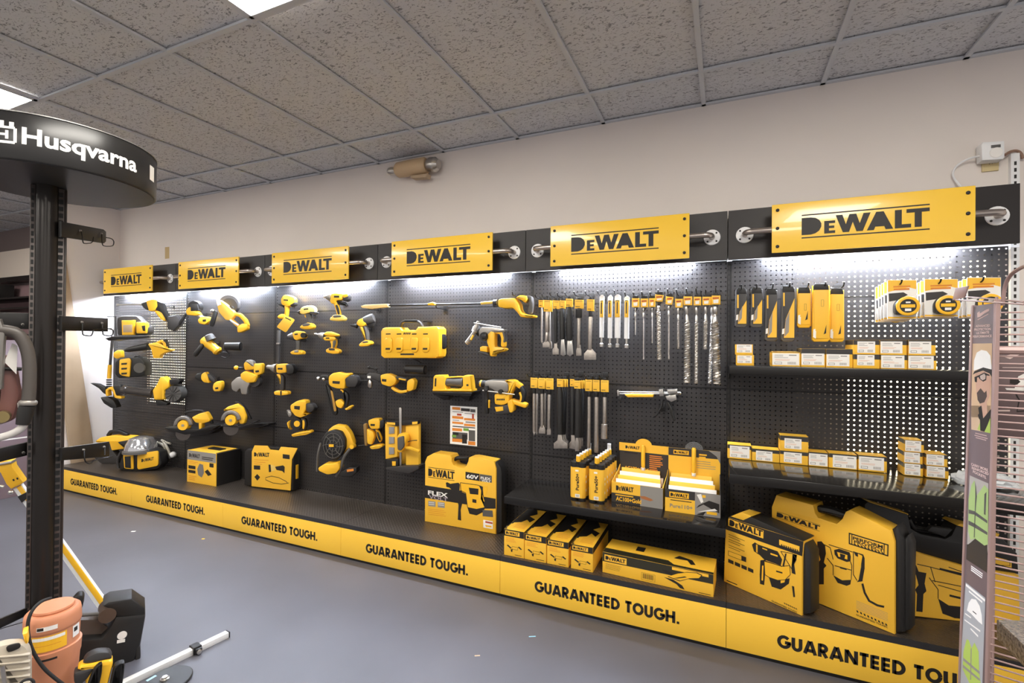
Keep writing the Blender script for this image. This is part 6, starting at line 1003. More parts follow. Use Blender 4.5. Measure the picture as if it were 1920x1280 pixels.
# ------------------------------------------------------------------ tool boxes, site light and saw on the deck at the left
t = carton('tool_box', 'square black toolbox with yellow front sleeve and grey top strip', 'tool box', CQ, (925, 452), (1125, 487), (925, 230), .2408, None, .245); t.k = CQ[2]*((t.org-CAM).dot(FW))/FPX; W_, H_, D_ = t.W, t.H, t.D
c = t.part('case_body', BLK); c.box(.01, W_-.004, 0, H_*.98, -D_, -.004, .012); p = t.part('front_sleeve', YELP); p._prism([(0, .0), (W_, .0), (W_, H_*.97), (W_*.97, H_), (W_*.03, H_), (0, H_*.97)], -.006, 0, .001); q = t.part('grey_strip', GINK, p); q.rect(.002, W_-.002, H_*.7, H_*.985, .0006)
q = t.part('logo_print', INK, p); q.logo(W_*.07, H_*.78, W_*.38, H_*.12, .0011, False); q.bars(W_*.52, W_*.92, H_*.75, H_*.86, 2, .0011, .5, .1); q.rect(W_*.05, W_*.3, H_*.42, H_*.52, .0009); q.rect(W_*.05, W_*.3, H_*.29, H_*.38, .0009); q.rect(W_*.78, W_*.92, H_*.56, H_*.68, .0009); q.flat([(W_*.62, H_*.4), (W_*.72, H_*.48), (W_*.86, H_*.34), (W_*.74, H_*.28)], .0009); q = t.part('tool_picture', LGR, p); q.flat([(W_*.36, H_*.44), (W_*.44, H_*.62), (W_*.56, H_*.6), (W_*.6, H_*.36), (W_*.52, H_*.2), (W_*.4, H_*.26)], .0013); q = t.part('print_lines', ORG, p); q.bars(W_*.06, W_*.4, H_*.58, H_*.66, 2, .0009, .3, .3); q.bars(W_*.06, W_*.35, H_*.06, H_*.22, 3, .0009, .3, .3)
tp = t.part('top_sleeve', YELP); tp.box(W_*.06, W_*.94, H_*.982, H_*1.0, -D_*.9, -.006, .001); h = t.part('handle', BLK); h.box(W_*.38, W_*.8, H_*.99, H_*1.03, -D_*.62, -D_*.35, .006); t.done()
t = carton('tool_box', 'flat black case with a yellow front showing a spray hose picture', 'tool box', CQ, (1372, 494), (1640, 524), (1372, 225), .2408, None, .095); t.k = CQ[2]*((t.org-CAM).dot(FW))/FPX; W_, H_, D_ = t.W, t.H, t.D
c = t.part('case_body', BLK); c._prism([(-.09, .01), (W_+.02, .01), (W_+.02, H_*.9), (W_*.98, H_*1.0), (-.06, H_*.98), (-.09, H_*.9)], -D_, -.01, .01, True); p = t.part('front_sleeve', YELP); t.tr(); p.prism([(1372, 485), (1374, 245), (1392, 203), (1480, 205), (1500, 232), (1560, 238), (1575, 212), (1690, 222), (1650, 300), (1640, 515)], -.008, 0, .001)
h = t.part('handle', BLK); h.prism([(1470, 210), (1590, 218), (1580, 240), (1480, 234)], -.06, -.01, .006)
q = t.part('logo_print', INK, p); skew_logo(q, t, [(1390, 278), (1496, 282), (1390, 250)], .0008); q.face([(1588, 262), (1636, 268), (1636, 298), (1588, 292)], .0008); q.face([(1388, 340), (1432, 342), (1432, 370), (1388, 368)], .0008); q.face([(1412, 400), (1432, 422), (1412, 446), (1392, 420)], .0008); q.face([(1490, 335), (1504, 335), (1508, 385), (1492, 388)], .0008); q.face([(1535, 350), (1590, 340), (1602, 350), (1600, 395), (1585, 380), (1545, 372)], .0008)
P = path_poly([(1630, 462), (1580, 470), (1520, 462), (1470, 440), (1470, 425), (1510, 415), (1560, 425), (1610, 450), (1620, 460)], 4); n = len(P)//2
for i in range(n-1): q.face([P[i], P[i+1], P[-2-i], P[-1-i]], .0008)
q = t.part('print_lines', ORG, p)
for i, yy in enumerate((300, 315, 328)): q.face([(1390, yy), (1490-i*22, yy+4), (1490-i*22, yy+7), (1390, yy+3)], .0008)
q = t.part('tool_picture', mat('pale_tool_print', '#e9c56a', .5), p); q.face([(1506, 335), (1536, 345), (1536, 375), (1508, 382)], .0009); s_ = t.part('side_latch', YEL); s_.box(W_+.02, W_+.026, H_*.3, H_*.65, -D_*.7, -D_*.4, .002); t.done()
# site light
o_ = at(100+575*.27083, 780+383*.27083, z=.2408)
t = Thing('site_light', 'round topped jobsite light with yellow panels and a domed silver lens', 'light', CQ, None, 0, 25, None, origin=o_); t.k = CQ[2]*((t.org-CAM).dot(FW))/FPX
p = t.part('body', BLK); p.prism([(455, 380), (450, 330), (480, 255), (510, 240), (690, 230), (735, 250), (750, 330), (720, 368), (585, 386), (500, 384)], -.13, -.01, .02, 1)
q = t.part('front_panel', YEL, p); q.prism([(580, 270), (600, 258), (718, 240), (724, 250), (724, 335), (715, 345), (590, 370), (580, 360)], -.012, .004, .003, 1); q = t.part('side_panel', YEL, p); q.prism([(482, 262), (550, 260), (554, 368), (490, 362)], -.02, .0, .003, 1); q = t.part('vent', BLK, p); q.prism([(492, 280), (534, 278), (536, 360), (496, 356)], -.001, .003, .001); q = t.part('lettering', INK, p); skew_logo(q, t, [(612, 318), (698, 302), (612, 296)], .0045)
l = t.part('lens', mat('lens_silver', '#cfcfd2', .12, .75)); a = t.P(608, 232, -.085); k = t.k; l.lathe((a[0], a[1], -.085), (a[0], a[1]+95*k, -.085), [(0, 98*k), (.15, 96*k), (.5, 88*k), (.55, 84*k), (.85, 70*k), (1, 36*k)], 28)
r = t.part('lens_collar', GRY); r.lathe((a[0], a[1]-14*k, -.085), (a[0], a[1]+10*k, -.085), [(0, 108*k), (.6, 106*k), (1, 96*k)], 28); b = t.part('roll_bar', DGR); b.tube([(735, 350), (765, 320), (755, 250), (720, 225)], 9, -.12); b.tube([(452, 360), (440, 300), (470, 245)], 8, -.02); t.done(.0003)
t = Thing('power_cable', 'coiled pale grey cable with a white plug behind the site light', 'cable', CQ, (770, 260), .03, 0); p = t.part('cord', mat('grey_cord', '#a39c8e', .55)); p.tube([(700, 190), (740, 185), (780, 220), (810, 290)], 8, .0); p.tube([(720, 180), (765, 200), (785, 250), (775, 310), (755, 340)], 8, .02); p.tube([(760, 175), (790, 215), (805, 260), (825, 268)], 8, .03); p.tube([(750, 165), (790, 185), (810, 190)], 7, -.01); q = t.part('plug', WPL); q.sph((828, 265), 20, .03); t.done()
t = Thing('power_cutter', 'yellow power saw with a black handle at the left end of the deck', 'saw', CQ, (400, 300), .20, 25); p = t.part('housing', YEL); p.prism([(285, 175), (320, 148), (400, 135), (540, 145), (570, 160), (470, 185), (505, 225), (400, 240), (385, 185), (300, 185)], -.10, .02, .014, 1); q = t.part('side_cover', BLK, p); q.prism([(440, 180), (545, 160), (560, 190), (510, 222), (480, 215)], .0, .04, .01, 1)
p = t.part('handle', BLK); p.stroke([(370, 140), (390, 108), (440, 105), (510, 135)], 24, -.06, -.02, .008, 1); p = t.part('blade_guard', DGR); p.prism([(290, 190), (400, 190), (410, 240), (450, 290), (440, 330), (330, 330), (280, 290)], -.08, .0, .01, 1); t.done(.2408-t.org.z)
# ================================================================== ON THE WALL
CW1 = (680, 240, .375); CW2 = (1340, 240, .3021); CW3 = (180, 380, .3021)
t = Thing('emergency_light', 'beige emergency light with two silver lamp heads where wall meets ceiling', 'emergency light', CW1, (245, 200), .02, 0)
p = t.part('housing', mat('beige_plastic', '#c7aa86', .5)); p.turned((172, 212), (322, 186), [(0, 30), (.06, 38), (.5, 40), (.94, 40), (1, 32)], .0, n=22); q = t.part('test_plate', BEI, p); q.prism([(235, 236), (322, 226), (316, 246), (242, 250)], -.03, .03, .004)
p = t.part('lamp_head', SIL); p.turned((322, 185), (380, 182), [(0, 24), (.3, 36), (.75, 36), (1, 22)], .0, n=20); p = t.part('lamp_head', SIL); p.turned((170, 212), (130, 218), [(0, 14), (.4, 20), (.8, 20), (1, 14)], .0, n=18)
p = t.part('wall_mount', BEI); p.prism([(215, 190), (285, 178), (290, 225), (220, 232)], -.068, -.02, .002); t.done()
t = Thing('wall_outlet', 'beige wall outlet plate under the white timer at the upper right', 'outlet', CW2, (1712, 235), -.042, 0); p = t.part('cover_plate', mat('outlet_beige', '#cdb888', .45)); p.prism([(1658, 190), (1766, 185), (1764, 262), (1660, 272)], -.0078, .001, .002); q = t.part('socket', INK, p); q.face([(1705, 208), (1709, 208), (1708, 225), (1704, 225)], .0014); q.face([(1722, 206), (1726, 206), (1725, 222), (1721, 222)], .0014); t.done()
t = Thing('plug_timer', 'white plug-in timer with a small dark display above the rightmost sign', 'timer', CW2, (1730, 145), .0, 0); p = t.part('body', WPL); p.prism([(1655, 100), (1668, 86), (1800, 78), (1802, 180), (1790, 192), (1660, 200)], -.041, .02, .005); q = t.part('display', mat('lcd_dark', '#5d5a58', .3), p); q.prism([(1716, 106), (1776, 100), (1776, 118), (1716, 124)], .019, .0215, .0005); q = t.part('button_pad', WHT, p); q.disc((1750, 150), 34, .018, .023, 30)
c = t.part('power_lead', WPL); c.tube([(1658, 172), (1600, 182), (1540, 205), (1490, 245), (1474, 285), (1490, 320), (1535, 372)], 6, [.0, -.01, -.02, -.03, -.03, -.03, -.02]); c = t.part('brown_lead', mat('brown_cord', '#8a6a58', .6)); c.tube([(1800, 168), (1840, 142), (1880, 140), (1905, 160), (1910, 190)], 8, [-.01, -.02, -.03, -.03, -.03]); t.done()
t = Thing('tape_strip', 'short beige tape strip stuck on the wall above the second sign', 'tape', CW3, (440, 310), -.0495, 0); p = t.part('tape', mat('tape_beige', '#c3a878', .6)); p.prism([(428, 276), (455, 273), (455, 345), (428, 348)], 0, .0004, 0); t.done()
for k, (xx, z0, z1) in enumerate([(1.262, .25, 2.44), (1.325, .25, 2.46)]):
    o = thing('wall_standard', ['white slotted wall standard right beside the last pegboard bay', 'white slotted wall standard at the right picture edge'][k], 'wall standard', (xx, .04, z0)); b = B('rail', [WPL, INK]); b.box(-.016, .016, -.014, .0095, 0, z1-z0); b.mi(1)
    for j in range(int((z1-z0)/.032)-1): b.box(-.0045, .0045, -.0148, -.0135, .02+j*.032, .038+j*.032)
    b.build(o)
# leaning board and poster by the left wall
t = Thing('leaning_board', 'tall beige board leaning on the left wall beside the first bay', 'board', (0, 0, 1), None, 0, 90, None, origin=(-6.135, -.40, .241)); p = t.part('plank', BEI)
lo = [t.P(178, 868, .07), t.P(156, 868, .07)]
p.poly([(-.215+.40-.40, 0, .06), (.215, 0, .06), (-.07, 2.15, 0), (-.32, 2.15, 0)]) if False else p._prism([(.03, .0), (.235, .0), (-.045, 2.15), (-.115, 2.15), (-.115, 1.25)], .0, .018, .002); t.done()
t = Thing('poster_board', 'narrow mauve poster board standing behind the round post', 'poster board', (0, 0, 1), None, 0, 90, None, origin=(-6.24, -.56, .0)); p = t.part('board', mat('mauve_board', '#7d6b70', .5)); p.box(-.35, .02, 0, 1.5, -.02, 0, .003); q = t.part('board_print', WHT, p)
for yy in (.55, .8, .95, 1.0): q.rect(-.3, -.02, yy, yy+.012, .0006)
t.done()
# background display in the recess at far left
t = thing('background_display', 'mauve display wall with cream lit header far left behind the post', 'display', (-7.7, 0, 0)); b = B('back_panel', mat('mauve_panel', '#a5878a', .6)); b.box(-1.75, 1.3, .02, .045, .3, 2.2); b.build(t); b = B('header_panel', mat('cream_panel', '#f3e5d6', .5)); b.box(-1.75, 1.3, -.1, .02, 2.29, 2.62, .004); b.build(t)
b = B('header_edge', BSTL); b.box(-1.75, 1.3, -.11, .02, 2.23, 2.288, .003); b.build(t); 
for z in (1.98, 1.86, 1.55, 1.2): b = B('shelf_rail', BSTL); b.box(-1.75, 1.3, -.30, .019, z, z+.02, .002); b.build(t)
b = B('base_cabinet', mat('dark_mauve', '#4a3e40', .5)); b.box(-1.75, 1.3, -.32, .02, 0, .72, .004); b.build(t)
t = thing('work_lamp', 'small lit work lamp on the far left display shelf', 'lamp', (-8.42, -.15, 2.001)); b = B('lamp_housing', BLK); b.box(-.14, .2, -.06, .1, 0, .19, .01); b.build(t); b = B('lamp_lens', mat('lamp_glow', '#ffdf9a', .4, emit=4)); b.lathe((-.05, -.061, .075), (-.05, -.085, .07), [(0, .05), (.7, .055), (1, .045)], 16); b.build(t)
for i, (x, z, w_, h_, m, lab) in enumerate([(-8.62, 1.57, .2, .22, PINKY, 'pink box left of another on the far left middle shelf'), (-8.35, 1.57, .18, .2, mat('rose_box', '#9c6f6c', .5), 'rose coloured box on the far left middle shelf'), (-8.55, 1.22, .3, .26, mat('brick_box', '#8a5a55', .5), 'brick coloured box on the far left lower shelf')]):
    o = B('storage_box', m); o.box(-w_/2, w_/2, -.2, 0, 0, h_, .006); q = o.build(); q.location = (x, -.04, z+.001); tag(q, lab, 'box')
# ================================================================== ROUND DISPLAY STAND
CO = (0, 380, .4059); CP_ = (110, 380, .1406); CP4 = (110, 540, .25); CQ5 = (0, 860, .21875); CN = (0, 1080, .23958); CM = (0, 680, .46875)
def dep(px, py, d): return CAM+ray(px, py)*d
DC = Vector((-2.806, -1.888, 0)); PC = dep(92, 640, 2.2); r_ = .356
st = thing('display_stand', 'black round topped display stand with slotted post at the left', 'display stand', (PC.x, PC.y, 0))
dx, dy = DC.x-PC.x, DC.y-PC.y
dm = mat('drum_black', '#232222', .32, .1); b = B('drum', dm); b.M = Matrix.Translation((dx, dy, 0)); b.lathe((0, 0, 2.207), (0, 0, 2.394), [(0, r_-.06), (.0001, r_-.004), (.03, r_), (.97, r_), (.9999, r_-.004), (1, r_-.05)], 72); dr = b.build(st)
b = B('drum_rim', mat('rim_grey', '#8c8a88', .35, .5)); b.M = Matrix.Translation((dx, dy, 0)); b.lathe((0, 0, 2.392), (0, 0, 2.3975), [(0, r_-.004), (.1, r_+.002), (.9, r_+.002), (1, r_-.008)], 72); b.build(dr)
b = B('underside', mat('underside_black', '#2b2a2a', .5)); b.M = Matrix.Translation((dx, dy, 0)); b.lathe((0, 0, 2.2045), (0, 0, 2.2075), [(0, r_-.01), (1, r_-.008)], 72); b.build(dr)
# lettering wrapped round the drum: x along the rim
def wrap(bm_builder, a_mid, z0):
    for v in bm_builder.bm.verts:
        a = a_mid + v.co.x/r_; rr = r_+.0012+v.co.z; v.co = Vector((dx+rr*math.cos(a), dy+rr*math.sin(a), z0+v.co.y))
def drum_angle(px, py):
    best = None
    for i in range(7200):
        a = 2*math.pi*i/7200; p = DC+Vector((r_*math.cos(a), r_*math.sin(a), 2.30)); q = p-CAM
        if (Vector((math.cos(a), math.sin(a), 0))).dot(CAM-p) < 0: continue
        x = 960+FPX*q.dot(RT)/q.dot(FW)
        if best is None or abs(x-px) < best[0]: best = (abs(x-px), a)
    return best[1]
aL, aR = drum_angle(41, 250), drum_angle(256, 330)
if aR < aL: aR += 2*math.pi
wid = (aR-aL)*r_
b = B('brand_lettering', WHT); b.txt('Husqvarna', 0, 0, .066, 0, wid, .028)
bmesh.ops.subdivide_edges(b.bm, edges=[e for e in b.bm.edges if e.calc_length() > .02], cuts=2); bmesh.ops.triangulate(b.bm, faces=b.bm.faces[:]); wrap(b, aL, 2.272); b.name = 'lettering'; b.build(dr)
b = B('crown_mark', WHT); k = .058
def bar(x0, x1, y0, y1):
    n = 6
    for i in range(n): b.rect((x0+(x1-x0)*i/n)*k, (x0+(x1-x0)*(i+1)/n)*k, y0*k, y1*k, 0)
bar(-1.75, -.35, -.05, .12); bar(-1.75, -.35, .95, 1.1); bar(-1.85, -1.68, .05, 1.0); bar(-.42, -.25, .05, 1.0); bar(-1.45, -1.28, .25, .82); bar(-.85, -.68, .25, .82); bar(-1.3, -.8, .47, .62); bar(-1.7, -1.45, 1.1, 1.4); bar(-1.18, -.92, 1.1, 1.45); bar(-.65, -.4, 1.1, 1.4)
wrap(b, aL, 2.268); b.build(dr)
b = B('side_badge', WHT); b.rect(.0, .05, 0, .07, 0); wrap(b, aR+.26, 2.272); b.build(dr)
# post: tube between two slotted channels, facing the aisle
pt = Thing('tmp', 'x', 'x', (0, 0, 1), None, 0, 66, None, origin=(PC.x, PC.y, 0)); pm = pt.o.matrix_world.copy(); bpy.data.objects.remove(pt.o)
rel = Matrix.Translation((-PC.x, -PC.y, 0)) @ pm
b = B('post', mat('post_satin', '#2b2725', .3, .5)); b.M = rel; b.box(-.062, .050, 0, 2.206, -.07, -.012, .003); b.cone((-.012, 0, .002), (-.012, 2.206, .002), .040, n=28); po = b.build(st)
for nm, x0, x1 in (('slotted_channel', -.066, -.050), ('slotted_channel', .022, .046)):
    b = B(nm, [mat('channel_metal', '#5a5350', .35, .6), mat('slot_dark', '#0c0b0b', .7)]); b.M = rel; b.box(x0, x1, .02, 2.2, -.014, .012, .001); b.mi(1)
    for j in range(67):
        for cx in ([(x0+x1)/2] if x1 < 0 else [x0+.009, x1-.008]): b.box(cx-.0045, cx+.0045, .05+j*.032, .071+j*.032, .0116, .0126)
    b.build(po)
b = B('edge_flange', mat('flange_brown', '#2a201b', .5)); b.M = rel; b.box(.046, .055, .0, 2.2, -.03, .004, .002); b.build(po)
b = B('base_plate', BSTL); b.M = Matrix.Translation((0, 0, 0)); b.lathe((0, 0, 0), (0, 0, .02), [(0, .085), (.8, .085), (1, .08)], 40); b.build(st)
def arm(lab, crop, plate, hooks, pa, da, pb, db, back=False):
    A, Bv = dep(pa[0], pa[1], da), dep(pb[0], pb[1], db); yw = math.degrees(math.atan2(Bv.y-A.y, Bv.x-A.x))
    t = Thing('hook_arm', lab, 'hook arm', crop, None, 0, yw, 'black hook arms of the round stand', origin=A); t.k = crop[2]*((t.org-CAM).dot(FW))/FPX
    p = t.part('arm_plate', BSTL); p.prism(plate, -.014, 0, .002)
    for h in hooks: q = t.part('wire_hook', BSTL); q.tube(h, 7 if crop is CP_ else 5 if crop is CP4 else 3.2, [.004]+[.014]*(len(h)-1), 1)
    for h in hooks: q = t.part('screw', LGR); x, y = t.P(*h[0], .004); q.lathe((x, y, 0), (x, y, .007), [(0, .006), (1, .004)], 10)
    t.done()
arm('top right black arm with wire hooks, under the round top', CP_, [(40, 250), (600, 355), (635, 385), (635, 515), (608, 541), (40, 455)], [[(295, 372), (318, 450), (322, 525), (340, 545), (455, 535), (465, 455)], [(575, 410), (578, 545), (600, 580), (715, 580), (735, 552), (735, 505), (700, 474), (636, 464)]], (116, 420), 2.2, (199, 440), 2.52)
arm('middle right black arm with wire hooks, before the left wall', CP4, [(26, 208), (372, 226), (372, 326), (26, 318)], [[(178, 255), (178, 345), (192, 354), (240, 360), (253, 345), (262, 306), (395, 304)], [(328, 262), (330, 345), (345, 354), (395, 360), (408, 340), (408, 312), (376, 304)]], (116, 605), 2.2, (203, 610), 2.52)
arm('lowest right black arm with wire hooks, before the site light', CP4, [(26, 1198), (382, 1150), (382, 1262), (26, 1292)], [[(190, 1212), (192, 1275), (205, 1310), (240, 1318), (262, 1290), (400, 1262)], [(345, 1190), (346, 1250)]], (116, 850), 2.2, (205, 842), 2.52)
arm('middle left black arm running out of the picture', CO, [(-60, 505), (132, 510), (132, 584), (-60, 578)], [[(104, 562), (106, 566), (108, 570)]], (0, 600), 2.12, (52, 600), 2.17)
arm('lower left black arm running out of the picture', CO, [(-60, 1148), (130, 1105), (130, 1166), (-60, 1212)], [[(110, 1154), (112, 1158), (114, 1160)]], (0, 850), 2.08, (52, 845), 2.17)
arm('lowest left black arm above the cream machine', CN, [(-120, 385), (0, 335), (250, 232), (250, 290), (0, 410), (-120, 460)], [[(205, 352), (100, 382), (0, 412), (-60, 432)]], (0, 1175), 1.98, (58, 1145), 2.17)
# blower hanging on the stand
A = dep(0, 700, 1.98)
t = Thing('backpack_blower', 'blower with a bent dark grey hose hanging on the left arm', 'blower', CO, None, 0, 62, None, origin=A); t.k = CO[2]*2.0/FPX
p = t.part('hose', mat('hose_grey', '#4d4743', .45)); p.tube([(-30, 585), (30, 588), (85, 602), (122, 660), (137, 730), (137, 850), (130, 925)], [25*t.k for _ in range(26)] if False else 25, .0, 2, 16); p = t.part('hose_clamp', LGR); p.turned((131, 912), (128, 934), [(0, 28), (.3, 33), (.7, 33), (1, 29)], .0, n=20); q = t.part('clamp_ear', LGR, p); q.prism([(78, 925), (112, 920), (112, 940), (80, 948)], -.01, .01, .003)
p = t.part('elbow', BLK); p.turned((126, 938), (104, 1024), [(0, 30), (.4, 30), (1, 24)], .0, n=18); p = t.part('blow_pipe', mat('pale_pipe', '#b8b4b0', .35)); p.tube([(110, 1022), (95, 1045), (60, 1066), (0, 1085), (-50, 1092)], 17, .0, 2, 14)
p = t.part('frame', mat('frame_grey', '#77736f', .4, .3)); p.prism([(-40, 530), (0, 535), (22, 600), (18, 640), (8, 860), (-40, 880)], -.03, .02, .006); p = t.part('tank', mat('rose_brown', '#7a544e', .35)); p.prism([(-40, 720), (30, 700), (72, 760), (95, 890), (62, 1005), (-40, 1040)], -.12, -.05, .02, 1)
p = t.part('paper_tag', WHT); p.prism([(20, 735), (56, 648), (82, 660), (76, 792)], -.03, -.0295, 0); p = t.part('fuel_cap', mat('brass_cap', '#9c8a5e', .3, .8)); p.disc((8, 990), 26, -.04, .0); p = t.part('carry_bar', BLK); p.cyl((18, 766), (100, 768), 8, w=-.04); t.done()
# folding stand leg behind the post
A = dep(120, 980, 2.55)
t = Thing('saw_stand', 'yellow and silver folding stand leg slanting behind the post', 'stand', CQ5, None, 0, 55, None, origin=A); t.k = CQ5[2]*2.55/FPX
p = t.part('leg', WPL); lo = [(110, 262), (185, 216), (912, 1224), (1000, 1350), (890, 1360), (835, 1285)]; p.prism(lo, -.03, .0, .005); q = t.part('yellow_stripe', YEL, p); q.prism([(140, 246), (176, 226), (905, 1232), (980, 1340), (940, 1352), (868, 1270)], -.004, .004, .002)
p = t.part('leg_bracket', YEL); p.prism([(-60, 20), (100, 15), (108, 70), (200, 200), (182, 216), (92, 262), (50, 220), (0, 120), (-60, 100)], -.05, .02, .008); q = t.part('bracket_slots', INK, p); q.face([(105, 176), (120, 170), (128, 186), (112, 192)], .0206); q.face([(138, 164), (152, 158), (160, 174), (146, 180)], .0206); q = t.part('bracket_cap', LGR, p); q.prism([(-20, 40), (100, 20), (104, 40), (-20, 60)], -.04, .03, .006)
p = t.part('strap', RUB); p.prism([(148, 325), (245, 276), (268, 308), (185, 378)], -.035, .008, .003); p = t.part('clamp_knob', SIL); p.sph((92, 286), 18, .02); p.cyl((-20, 230), (30, 240), 12, w=.01); t.done()
# ------------------------------------------------------------------ on the floor at lower left
A = dep(98, 1280, 1.95)
cv = Vector((A.x, A.y, 0)); zt = dep(98, 1140, 1.95).z
o = thing('pump_canister', 'tall terracotta plastic canister with a yellow warning label at the lower left', 'canister', (cv.x, cv.y, 0), math.radians(66)); h_ = zt-.0; tc_ = mat('terracotta_plastic', '#c98562', .5, bump=.1, bs=400)
b = B('body', tc_); R0 = .087; b.lathe((0, 0, 0), (0, 0, h_), [(0, R0*.86), (.1, R0*.9), (.4, R0*.92), (.52, R0*.96), (.55, R0*1.0), (.63, R0*1.02), (.66, R0*1.03), (.665, R0*.95), (.68, R0*.94), (.84, R0*.97), (.845, R0*1.0), (.86, R0*1.02), (.95, R0*1.0), (.985, R0*.97), (1, R0*.9)], 44); bo = b.build(o)
b = B('lid', tc_); b.lathe((0, 0, h_-.002), (0, 0, h_+.014), [(0, R0*.72), (.5, R0*.76), (.9, R0*.74), (1, R0*.6)], 36); b.build(o)
def curved(name, m, a0, a1, z0, z1, off, par=bo, rad=R0*.965):
    b = B(name, m); n = 10
    for i in range(n):
        x0, x1 = math.radians(a0+(a1-a0)*i/n), math.radians(a0+(a1-a0)*(i+1)/n); r = rad+off
        b.poly([(r*math.cos(x0), r*math.sin(x0), z0), (r*math.cos(x1), r*math.sin(x1), z0), (r*math.cos(x1), r*math.sin(x1), z1), (r*math.cos(x0), r*math.sin(x0), z1)])
    b.build(par)
curved('warning_label', YEL, -135, -60, h_*.685, h_*.83, .001); curved('icon_strip', WHT, -132, -64, h_*.79, h_*.82, .0016); curved('label_lines', ORG, -130, -72, h_*.74, h_*.744, .0016); curved('side_tag', WHT, -45, -22, h_*.72, h_*.83, .001); curved('tag_print', INK, -42, -30, h_*.77, h_*.81, .0016); curved('maker_label', WHT, -120, -80, h_*.885, h_*.925, .0012, bo, R0*1.018); curved('label_square', INK, -119, -106, h_*.893, h_*.92, .0018, bo, R0*1.018); curved('lower_slot', INK, -110, -80, h_*.6, h_*.62, .001, bo, R0*1.015)
t = Thing('looped_cable', 'thick black cable looping down in front of the terracotta canister', 'cable', CN, None, 0, 66, None, origin=dep(80, 1200, 1.83)); t.k = CN[2]*1.83/FPX; p = t.part('cord', RUB); p.tube([(395, 172), (330, 190), (260, 250), (222, 330), (215, 420), (240, 560), (330, 710), (420, 790), (500, 850), (560, 900)], 12, [-.12, -.05, -.01, .0, .0, .0, .0, .0, .0, -.01], 2, 10); t.done()
# black moulded carry case
A = at(257, 1240, z=0); A0 = A+ (A-CAM).normalized()*.02
t = Thing('carry_case', 'black moulded case with a round white sticker behind the terracotta canister', 'case', CN, None, 0, 62, None, origin=(A0.x, A0.y, 0)); t.k = CN[2]*((t.org-CAM).dot(FW))/FPX
p = t.part('shell', BLK); p.prism([(540, 505), (790, 492), (850, 430), (905, 322), (1130, 300), (1138, 320), (1098, 540), (1040, 690), (1000, 800), (960, 900), (540, 900)], -.12, .0, .01); p.prism([(800, 235), (850, 202), (1030, 176), (1136, 248), (1138, 305), (915, 320), (890, 270)], -.13, -.004, .008)
q = t.part('recess', mat('recess_brown', '#5b504a', .45), p); q.prism([(560, 342), (765, 338), (850, 405), (800, 485), (560, 502)], -.12, -.05, .006); q = t.part('pivot', mat('pivot_brown', '#4f4038', .35), p); q.disc((840, 310), 62, -.1, -.002, 54, 28)
p = t.part('carry_bar', GRY); p.cyl((560, 305), (810, 292), 14, w=-.03); q = t.part('lever', BLK); q.prism([(545, 216), (602, 150), (640, 144), (658, 165), (650, 235), (600, 340), (575, 385)], -.09, -.03, .012, 1)
q = t.part('round_sticker', WHT, p); q = t.part('sticker', WHT); q.disc((956, 462), 30, -.001, .0012, n=24); q.face([(916, 500), (980, 488), (978, 514), (914, 526)], .0012); p = t.part('rubber_foot', RUB); p.prism([(1060, 560), (1098, 545), (1102, 640), (1085, 668), (1058, 672)], -.05, .0, .006, 1); q = t.part('foot_pin', SIL); q.cyl((1072, 665), (1074, 712), 10, w=-.02); t.parts = [x for x in t.parts if x.name != 'round_sticker']; t.done()
A = dep(180, 1270, 1.95)
t = Thing('yellow_grinder', 'yellow tool with black ribbed frames at the bottom edge beside the canister', 'tool', CN, None, 0, 64, None, origin=A); t.k = CN[2]*1.95/FPX
p = t.part('housing', YEL); p.prism([(600, 735), (640, 700), (720, 690), (850, 658), (884, 665), (882, 700), (850, 830), (800, 1000), (700, 1000), (650, 745)], -.06, .0, .01, 1); p = t.part('top_cover', DGR); p.prism([(640, 690), (680, 630), (760, 596), (860, 592), (884, 652), (800, 668), (720, 690)], -.06, -.01, .01, 1)
p = t.part('front_frame', BLK); p.stroke([(680, 900), (745, 730), (795, 690), (785, 760), (752, 900)], 26, -.01, .02, .005, 1); p = t.part('rear_frame', BLK); p.stroke([(862, 900), (905, 705), (970, 680), (960, 760), (935, 900)], 26, -.03, .005, .005, 1); p = t.part('yellow_plate', YEL); p.prism([(715, 900), (755, 760), (775, 750), (745, 900)], -.01, .012, .002); p = t.part('grey_plate', mat('ash_plate', '#a9adb2', .4)); p.prism([(885, 900), (915, 740), (940, 735), (910, 900)], -.03, .0, .002); p = t.part('side_arm', DGR); p.prism([(575, 760), (680, 730), (740, 720), (690, 800), (640, 850), (580, 850)], -.05, .005, .008, 1); t.done()
A = dep(40, 1270, 1.72)
t = Thing('machine_cover', 'cream ribbed machine cover with a dark vent in the bottom left corner', 'machine', CN, None, 0, 66, None, origin=A); t.k = CN[2]*1.72/FPX
p = t.part('cover', mat('cream_cover', '#b3a896', .4)); p.prism([(-120, 590), (-20, 545), (60, 525), (175, 522), (225, 560), (245, 620), (245, 1000), (-120, 1000)], -.08, -.02, .025, 1); q = t.part('vent', INK, p); q.prism([(45, 560), (70, 540), (150, 522), (164, 545), (150, 568), (60, 602)], -.024, -.0165, .002, 1); q = t.part('ribs', mat('cream_rib', '#bfb4a2', .45), p)
for i in range(5): q.prism([(-100, 640+i*55), (235, 610+i*55), (235, 622+i*55), (-100, 652+i*55)], -.03, -.012, .003)
p = t.part('handle_post', SIL); p.cyl((18, 700), (40, 860), 14, w=.0); p = t.part('yellow_clip', YEL); p.prism([(175, 455), (215, 440), (222, 520), (200, 540)], -.1, -.04, .005); p = t.part('coil', RUB); p.tube([(150, 850), (180, 815), (240, 800), (270, 830), (250, 860)], 10, .02); t.done()
